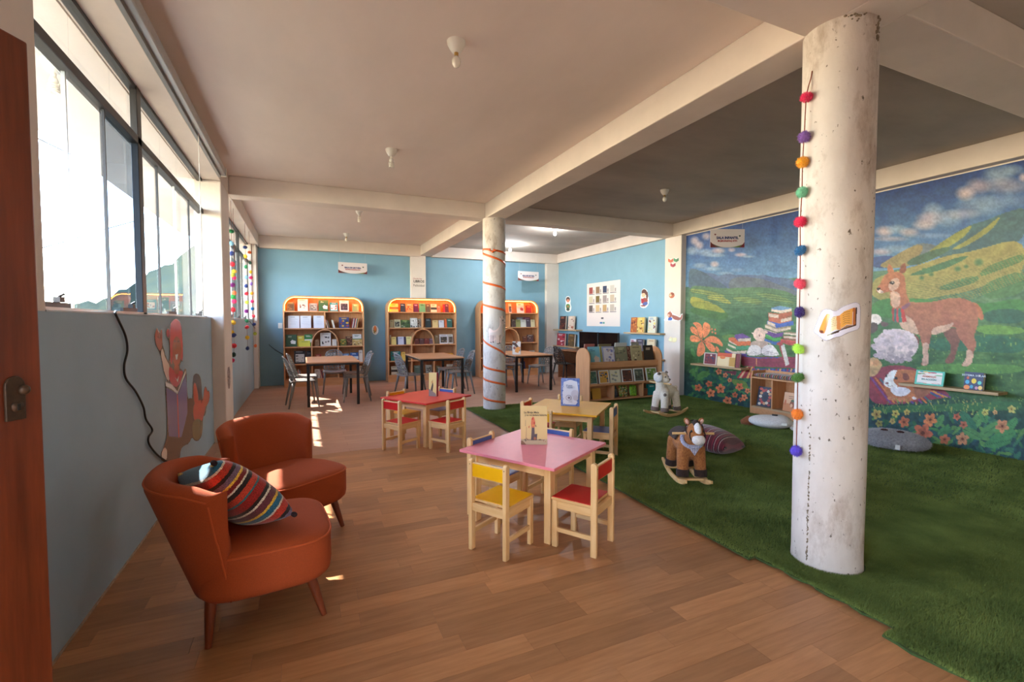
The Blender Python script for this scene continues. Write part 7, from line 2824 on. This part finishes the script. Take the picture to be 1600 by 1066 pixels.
for s in (-1, 1):
    e = MB()
    e.ell((.20, .058 * s, .562), (.018, .024, .034), 12, 8, Euler((-.5 * s, 0, 0)))
    eo = e.build('ear', FURB, h, smooth=True)
    MB().ell((.214, .060 * s, .562), (.008, .015, .024), 10, 8, Euler((-.5 * s, 0, 0))).build('ear_lining', mat('pink_plush', (206, 160, 146), .9), eo, smooth=True)
    MB().ell((.292, .050 * s, .498), (.008, .008, .009), 10, 8).build('eye', BLACK, h, smooth=True)
    for sx in (-1, 1):
        MB().tube([(.158 * sx, .0755 * s, .138), (.166 * sx, .078 * s, .080)], [.054, .052], 18).build('hoof', FURD, h, smooth=True, auto=50)
mn = MB()
for k in range(9):
    f = k / 8
    mn.ell((.255 - .14 * f, 0, .560 - .10 * f * f - .02 * f), (.028, .030, .028), 10, 8)
mn.ell((.27, 0, .545), (.022, .03, .03), 10, 8)
fused('mane', mn, FURD, h, .009, 2)
sdl = MB()
sdl.grid(lambda u, v: (-.07 + .15 * (u - .5) * 2 * .7, .112 * math.sin((v - .5) * 2.6), .335 + .108 * math.cos((v - .5) * 2.6)), 8, 16)
so = sdl.build('saddle', FURD, h, smooth=True)
md = so.modifiers.new('t', 'SOLIDIFY')
md.thickness = .008
for (cx_, cz_, r1, r2, rx_) in ((.292, .462, .064, .062, 1.0), (.215, .500, .074, .072, .5)):
    pts = [(cx_ + .0 + (.018 if rx_ > .9 else .02) * math.sin(a) * -1, r1 * math.cos(a), cz_ + r2 * math.sin(a)) for a in np.linspace(0, 2 * PI, 25)[:-1]]
    MB().tube(pts, .005, 6, closed=True).build('bridle_strap', FURD, h, smooth=True)
SCARF = stripes_mat('scarf_check', [(1, (190, 190, 206)), (1, (96, 96, 130)), (1, (206, 206, 216)), (1, (120, 110, 140))], 70, axis=1, fleck=.35)
sf_ = MB()
sf_.tube([(.15 + .05 * math.cos(a) + .015, .085 * math.sin(a), .395 - .055 * math.cos(a)) for a in np.linspace(0, 2 * PI, 25)[:-1]], .017, 8, closed=True)
sf_.build('scarf', SCARF, h, smooth=True)
MB().add([(.215, -.06, .36), (.215, .06, .36), (.235, 0, .275), (.205, -.06, .362), (.205, .06, .362), (.225, 0, .277)], [(0, 1, 2), (3, 5, 4), (0, 3, 4, 1), (1, 4, 5, 2), (2, 5, 3, 0)]).build('scarf_point', SCARF, h)
MB().tube([(.185, -.175, .455), (.185, .175, .455)], .011, 12).build('handle', PINEY, h, smooth=True, auto=50)
MB().tube([(-.21, 0, .38), (-.25, 0, .36), (-.265, 0, .28), (-.26, 0, .22)], [.03, .034, .03, .012], 12).build('tail', FURD, h, smooth=True)

# --- rocking sheep
s_ = thing('rocking_sheep', 'cream plush rocking sheep with round horns on wooden rockers', 'toy', (4.98, 5.50, .022), math.radians(-168))
rockers(s_, .36, .13)
mb = MB()
mb.ell((-.03, 0, .36), (.20, .105, .10), 24, 16)
mb.ell((.10, 0, .36), (.09, .105, .115), 20, 14)
for sx in (-1, 1):
    for sy in (-1, 1):
        mb.tube([(.12 * sx, .06 * sy, .36), (.14 * sx, .078 * sy, .22), (.155 * sx, .085 * sy, .11)], [.066, .058, .052], 14)
mb.tube([(.10, 0, .38), (.13, 0, .47), (.14, 0, .54)], [.088, .076, .072], 14)
fused('body', mb, FURC, s_)
hd = MB()
hy_ = math.radians(100)                           # the head is turned to the animal's left
hc = Vector((.14, .015, .585))
fwd = Vector((math.cos(hy_), math.sin(hy_), 0))
sid = Vector((-math.sin(hy_), math.cos(hy_), 0))
hd.ell(hc, (.094, .094, .086), 20, 14)
hd.ell(hc + fwd * .075 + Vector((0, 0, -.03)), (.058, .058, .05), 18, 12)
fused('head', hd, FURC, s_)
for s in (-1, 1):
    c_ = hc + sid * (.085 * s) - fwd * .01 + Vector((0, 0, .005))
    rt_ = Matrix((tuple(fwd), tuple(sid), (0, 0, 1))).transposed()
    ho = MB().ell(c_, (.074, .036, .074), 20, 12, rt_).build('horn', FURW, s_, smooth=True)
    MB().tube([c_ + sid * (.03 * s) + fwd * (.04 * math.cos(a)) * (1 - a / 14) + Vector((0, 0, .04 * math.sin(a) * (1 - a / 14))) for a in np.linspace(0, 9, 30)], .006, 6).build('horn_seam', FURC, ho, smooth=True)
    p0 = hc + sid * (.07 * s) + Vector((0, 0, .05)) + fwd * .02
    MB().tube([p0, p0 + sid * (.05 * s) + Vector((0, 0, .018)), p0 + sid * (.095 * s) + Vector((0, 0, .012))], [.014, .022, .006], 10).build('ear', TAUPE, s_, smooth=True)
    MB().ell(hc + fwd * .085 + sid * (.045 * s) + Vector((0, 0, .015)), (.009, .009, .010), 10, 8).build('eye', BLACK, s_, smooth=True)
    for sx in (-1, 1):
        MB().tube([(.148 * sx, .082 * s, .135), (.156 * sx, .086 * s, .080)], [.061, .058], 18).build('hoof', TAUPE, s_, smooth=True, auto=50)
MB().ell(hc + fwd * .128 + Vector((0, 0, -.022)), (.018, .018, .012), 10, 8).build('nose', TAUPE, s_, smooth=True)
MB().ell((.155, .09, .33), (.03, .03, .035), 12, 8).build('patch', TAUPE, s_, smooth=True)
MB().tube([(.15, -.19, .50), (.15, .19, .50)], .011, 12).build('handle', PINEY, s_, smooth=True, auto=50)
MB().ell((-.225, 0, .40), (.035, .03, .035), 12, 8).build('tail', FURC, s_, smooth=True)

# --- white plush floor cushion with a brown ear
wp = thing('plush_cushion', 'white plush animal cushion with a brown ear below the low shelf', 'cushion', (5.66, 4.28, .02), math.radians(-55))
mb = MB()
mb.ell((0, 0, .085), (.27, .20, .085), 28, 16)
mb.ell((.1, 0, .10), (.15, .17, .085), 20, 12)
fused('body', mb, FURW, wp, .015)
MB().tube([(-.20, .05, .06), (-.27, .07, .05), (-.36, .05, .025)], [.06, .075, .03], 14).build('ear', plush('rust_plush', (150, 86, 46), (120, 64, 32)), wp, smooth=True)
MB().tube([(.02, -.035, .182), (.08, -.06, .184)], .012, 8).build('eye', BLACK, wp, smooth=True)
MB().box(.13, -.20, .085, .19, -.185, .115).build('label_tag', WHITEPL, wp)
MB().ell((.27, -.06, .045), (.05, .06, .04), 14, 10).build('paw', FURW, wp, smooth=True)

# --- grey shaggy cushion by the mural
gp = thing('shaggy_cushion', 'grey shaggy oval cushion on the turf behind the near column', 'cushion', (5.95, 3.02, .02), math.radians(-70))
mb = MB()
mb.ell((0, 0, .10), (.32, .22, .10), 30, 18)
mb.ell((-.05, .02, .115), (.24, .17, .095), 24, 14)
gb = fused('body', mb, FURG, gp, .014)
rgf = random.Random(9)
vs, fs = [], []
for k in range(9000):                             # shaggy strands
    z = rgf.uniform(-.6, 1)
    a = rgf.uniform(0, 2 * PI)
    r = math.sqrt(1 - z * z)
    nrm = Vector((r * math.cos(a), r * math.sin(a), z))
    p = Vector((nrm.x * .315, nrm.y * .215, .105 + nrm.z * .102))
    if p.z < .008:
        continue
    t_ = p + nrm * .018 + Vector((rgf.uniform(-1, 1), rgf.uniform(-1, 1), rgf.uniform(-1, .4))) * .014
    w_ = nrm.cross(Vector((rgf.uniform(-1, 1), rgf.uniform(-1, 1), rgf.uniform(-1, 1)))).normalized() * .0035
    b = len(vs)
    vs += [p + w_, p - w_, t_]
    fs.append((b, b + 1, b + 2))
o = MB().add(vs, fs).build('fur', FURG, gp, fix=False)
tag(o, kind='stuff')
for (x, y_) in ((-.06, -.05), (.08, -.06)):
    MB().ell((x, y_, .212), (.035, .02, .012), 14, 8).build('eye', mat('brown_felt', (70, 34, 26), .9), gp, smooth=True)
MB().box(.06, -.237, .05, .10, -.230, .10).build('label_tag', WHITEPL, gp)

# ================================================================== BOOKS STANDING ON THE TABLES
b1 = book('cream picture book of a witch standing on the pink table', .195, .285, .022, (232, 202, 140), [
    ('r', 0, 0, 1, .14, (206, 186, 150)), ('p', [(0, 0), (.2, 0), (.06, .1), (0, .1)], (150, 110, 80)), ('p', [(.38, .11), (.60, .11), (.62, .28), (.52, .27), (.51, .44), (.41, .44)], (92, 76, 82)), ('o', .53, .16, .05, .04, (170, 110, 80)),
    ('p', [(.40, .44), (.52, .44), (.54, .60), (.50, .70), (.45, .73), (.40, .66), (.38, .55)], (222, 120, 84)), ('o', .44, .67, .03, .03, (200, 60, 44)), ('o', .51, .56, .03, .03, (200, 60, 44)), ('o', .46, .5, .03, .02, (236, 160, 80)), ('p', [(.28, .46), (.33, .50), (.31, .42)], (206, 80, 56)), ('p', [(.54, .47), (.60, .46), (.55, .53)], (130, 110, 76)),
    ('p', [(.16, .48), (.17, .64), (.18, .64), (.175, .48)], (150, 120, 110)), ('p', [(.18, .16), (.2, .46), (.21, .46), (.2, .18), (.3, .12), (.28, .11)], (176, 130, 110)), ('r', .1, .115, .9, .125, (110, 90, 76)), ('o', .16, .14, .02, .012, (60, 46, 40)), ('o', .18, .10, .02, .012, (60, 46, 40)), ('o', .86, .10, .014, .01, (190, 60, 50)), ('o', .93, .08, .012, .01, (190, 60, 50)), ('o', .72, .13, .05, .012, (80, 60, 54))],
    (1.55, 3.09, .5205), math.radians(-24), math.radians(4), edge=(222, 190, 130), parts=True, group='books standing on the low tables')
lettering('title', 'La Bruja Mala', .0205, INK, (-.010, -.0085, .238), (PI / 2, 0, 0), b1, align='CENTER', extrude=.0001, bold=.0003).location.x = -.02
lettering('title', 'y su verdadera historia', .0175, INK, (.012, -.0085, .218), (PI / 2, 0, 0), b1, align='CENTER', extrude=.0001, bold=.0003)
b2 = book('cream book with a rose spine standing on the red table', .10, .29, .045, (232, 204, 130), [
    ('p', [(.2, .14), (.5, .2), (.6, .45), (.5, .72), (.42, .5), (.3, .35)], (90, 76, 60)), ('p', [(0, 0), (1, 0), (.9, .12), (.2, .28), (0, .3)], (150, 130, 120)), ('o', .45, .6, .1, .06, (206, 150, 90))],
    (1.43, 5.62, .5205), math.radians(-38), math.radians(2), edge=(190, 90, 110), parts=True, group='books standing on the low tables')
rb = MB().color((150, 30, 40)).box(.0515, .002, 0, .058, .044, .288).build('red_cover', PRINT, b2)
b3 = book('blue and white picture book standing on the yellow table', .20, .30, .03, (110, 132, 190), [
    ('p', [(.12, .06), (.88, .05), (.95, .5), (.86, .88), (.5, .95), (.14, .86), (.08, .45)], (224, 222, 228))] + [('o', x, z, .05, .03, c_) for x, z, c_ in zip([.06, .1, .05, .08, .1, .05, .9, .94, .9, .85, .3, .5, .7, .2, .9, .92], [.1, .25, .4, .55, .7, .86, .93, .8, .1, .05, .96, .97, .95, .06, .2, .9], [(80, 104, 176), (150, 166, 210), (96, 120, 186)] * 6)] + [
    ('o', .42, .30, .16, .10, (176, 166, 176)), ('o', .42, .30, .12, .075, (226, 222, 226)), ('o', .43, .30, .07, .045, (160, 140, 150)), ('o', .45, .30, .035, .025, (110, 90, 100)), ('o', .75, .45, .2, .14, (206, 200, 208)), ('o', .8, .3, .14, .1, (196, 186, 192)), ('r', .42, .15, .62, .16, (110, 100, 110))],
    (2.62, 4.36, .5205), math.radians(-36), math.radians(3), edge=(120, 100, 110), parts=True, group='books standing on the low tables')
lettering('title', 'El gran', .024, mat('slate_ink', (110, 116, 150), .5), (-.01, -.0105, .222), (PI / 2, 0, 0), b3, extrude=.0001, bold=.0003)
lettering('title', 'TESORO', .018, MATS['slate_ink'], (-.005, -.0105, .200), (PI / 2, 0, 0), b3, extrude=.0001, bold=.0003)
b4 = book('white and brown picture book standing on the far study table by the column', .17, .27, .05, (222, 214, 206), [
    ('p', [(0, .78), (.25, .7), (.95, .2), (.95, .45), (.4, .9), (0, .95)], (90, 66, 56)), ('p', [(.3, .2), (.7, .1), (1, .5), (.7, .6), (.4, .5)], (226, 150, 70)), ('o', .25, .5, .16, .12, (150, 100, 90)), ('o', .5, .93, .14, .07, (176, 110, 80)), ('o', .9, .55, .08, .06, (206, 120, 100))],
    (onz(807, 554, .75).x, onz(807, 554, .75).y, .7505), math.radians(-26), math.radians(2), edge=(110, 100, 96), parts=True)
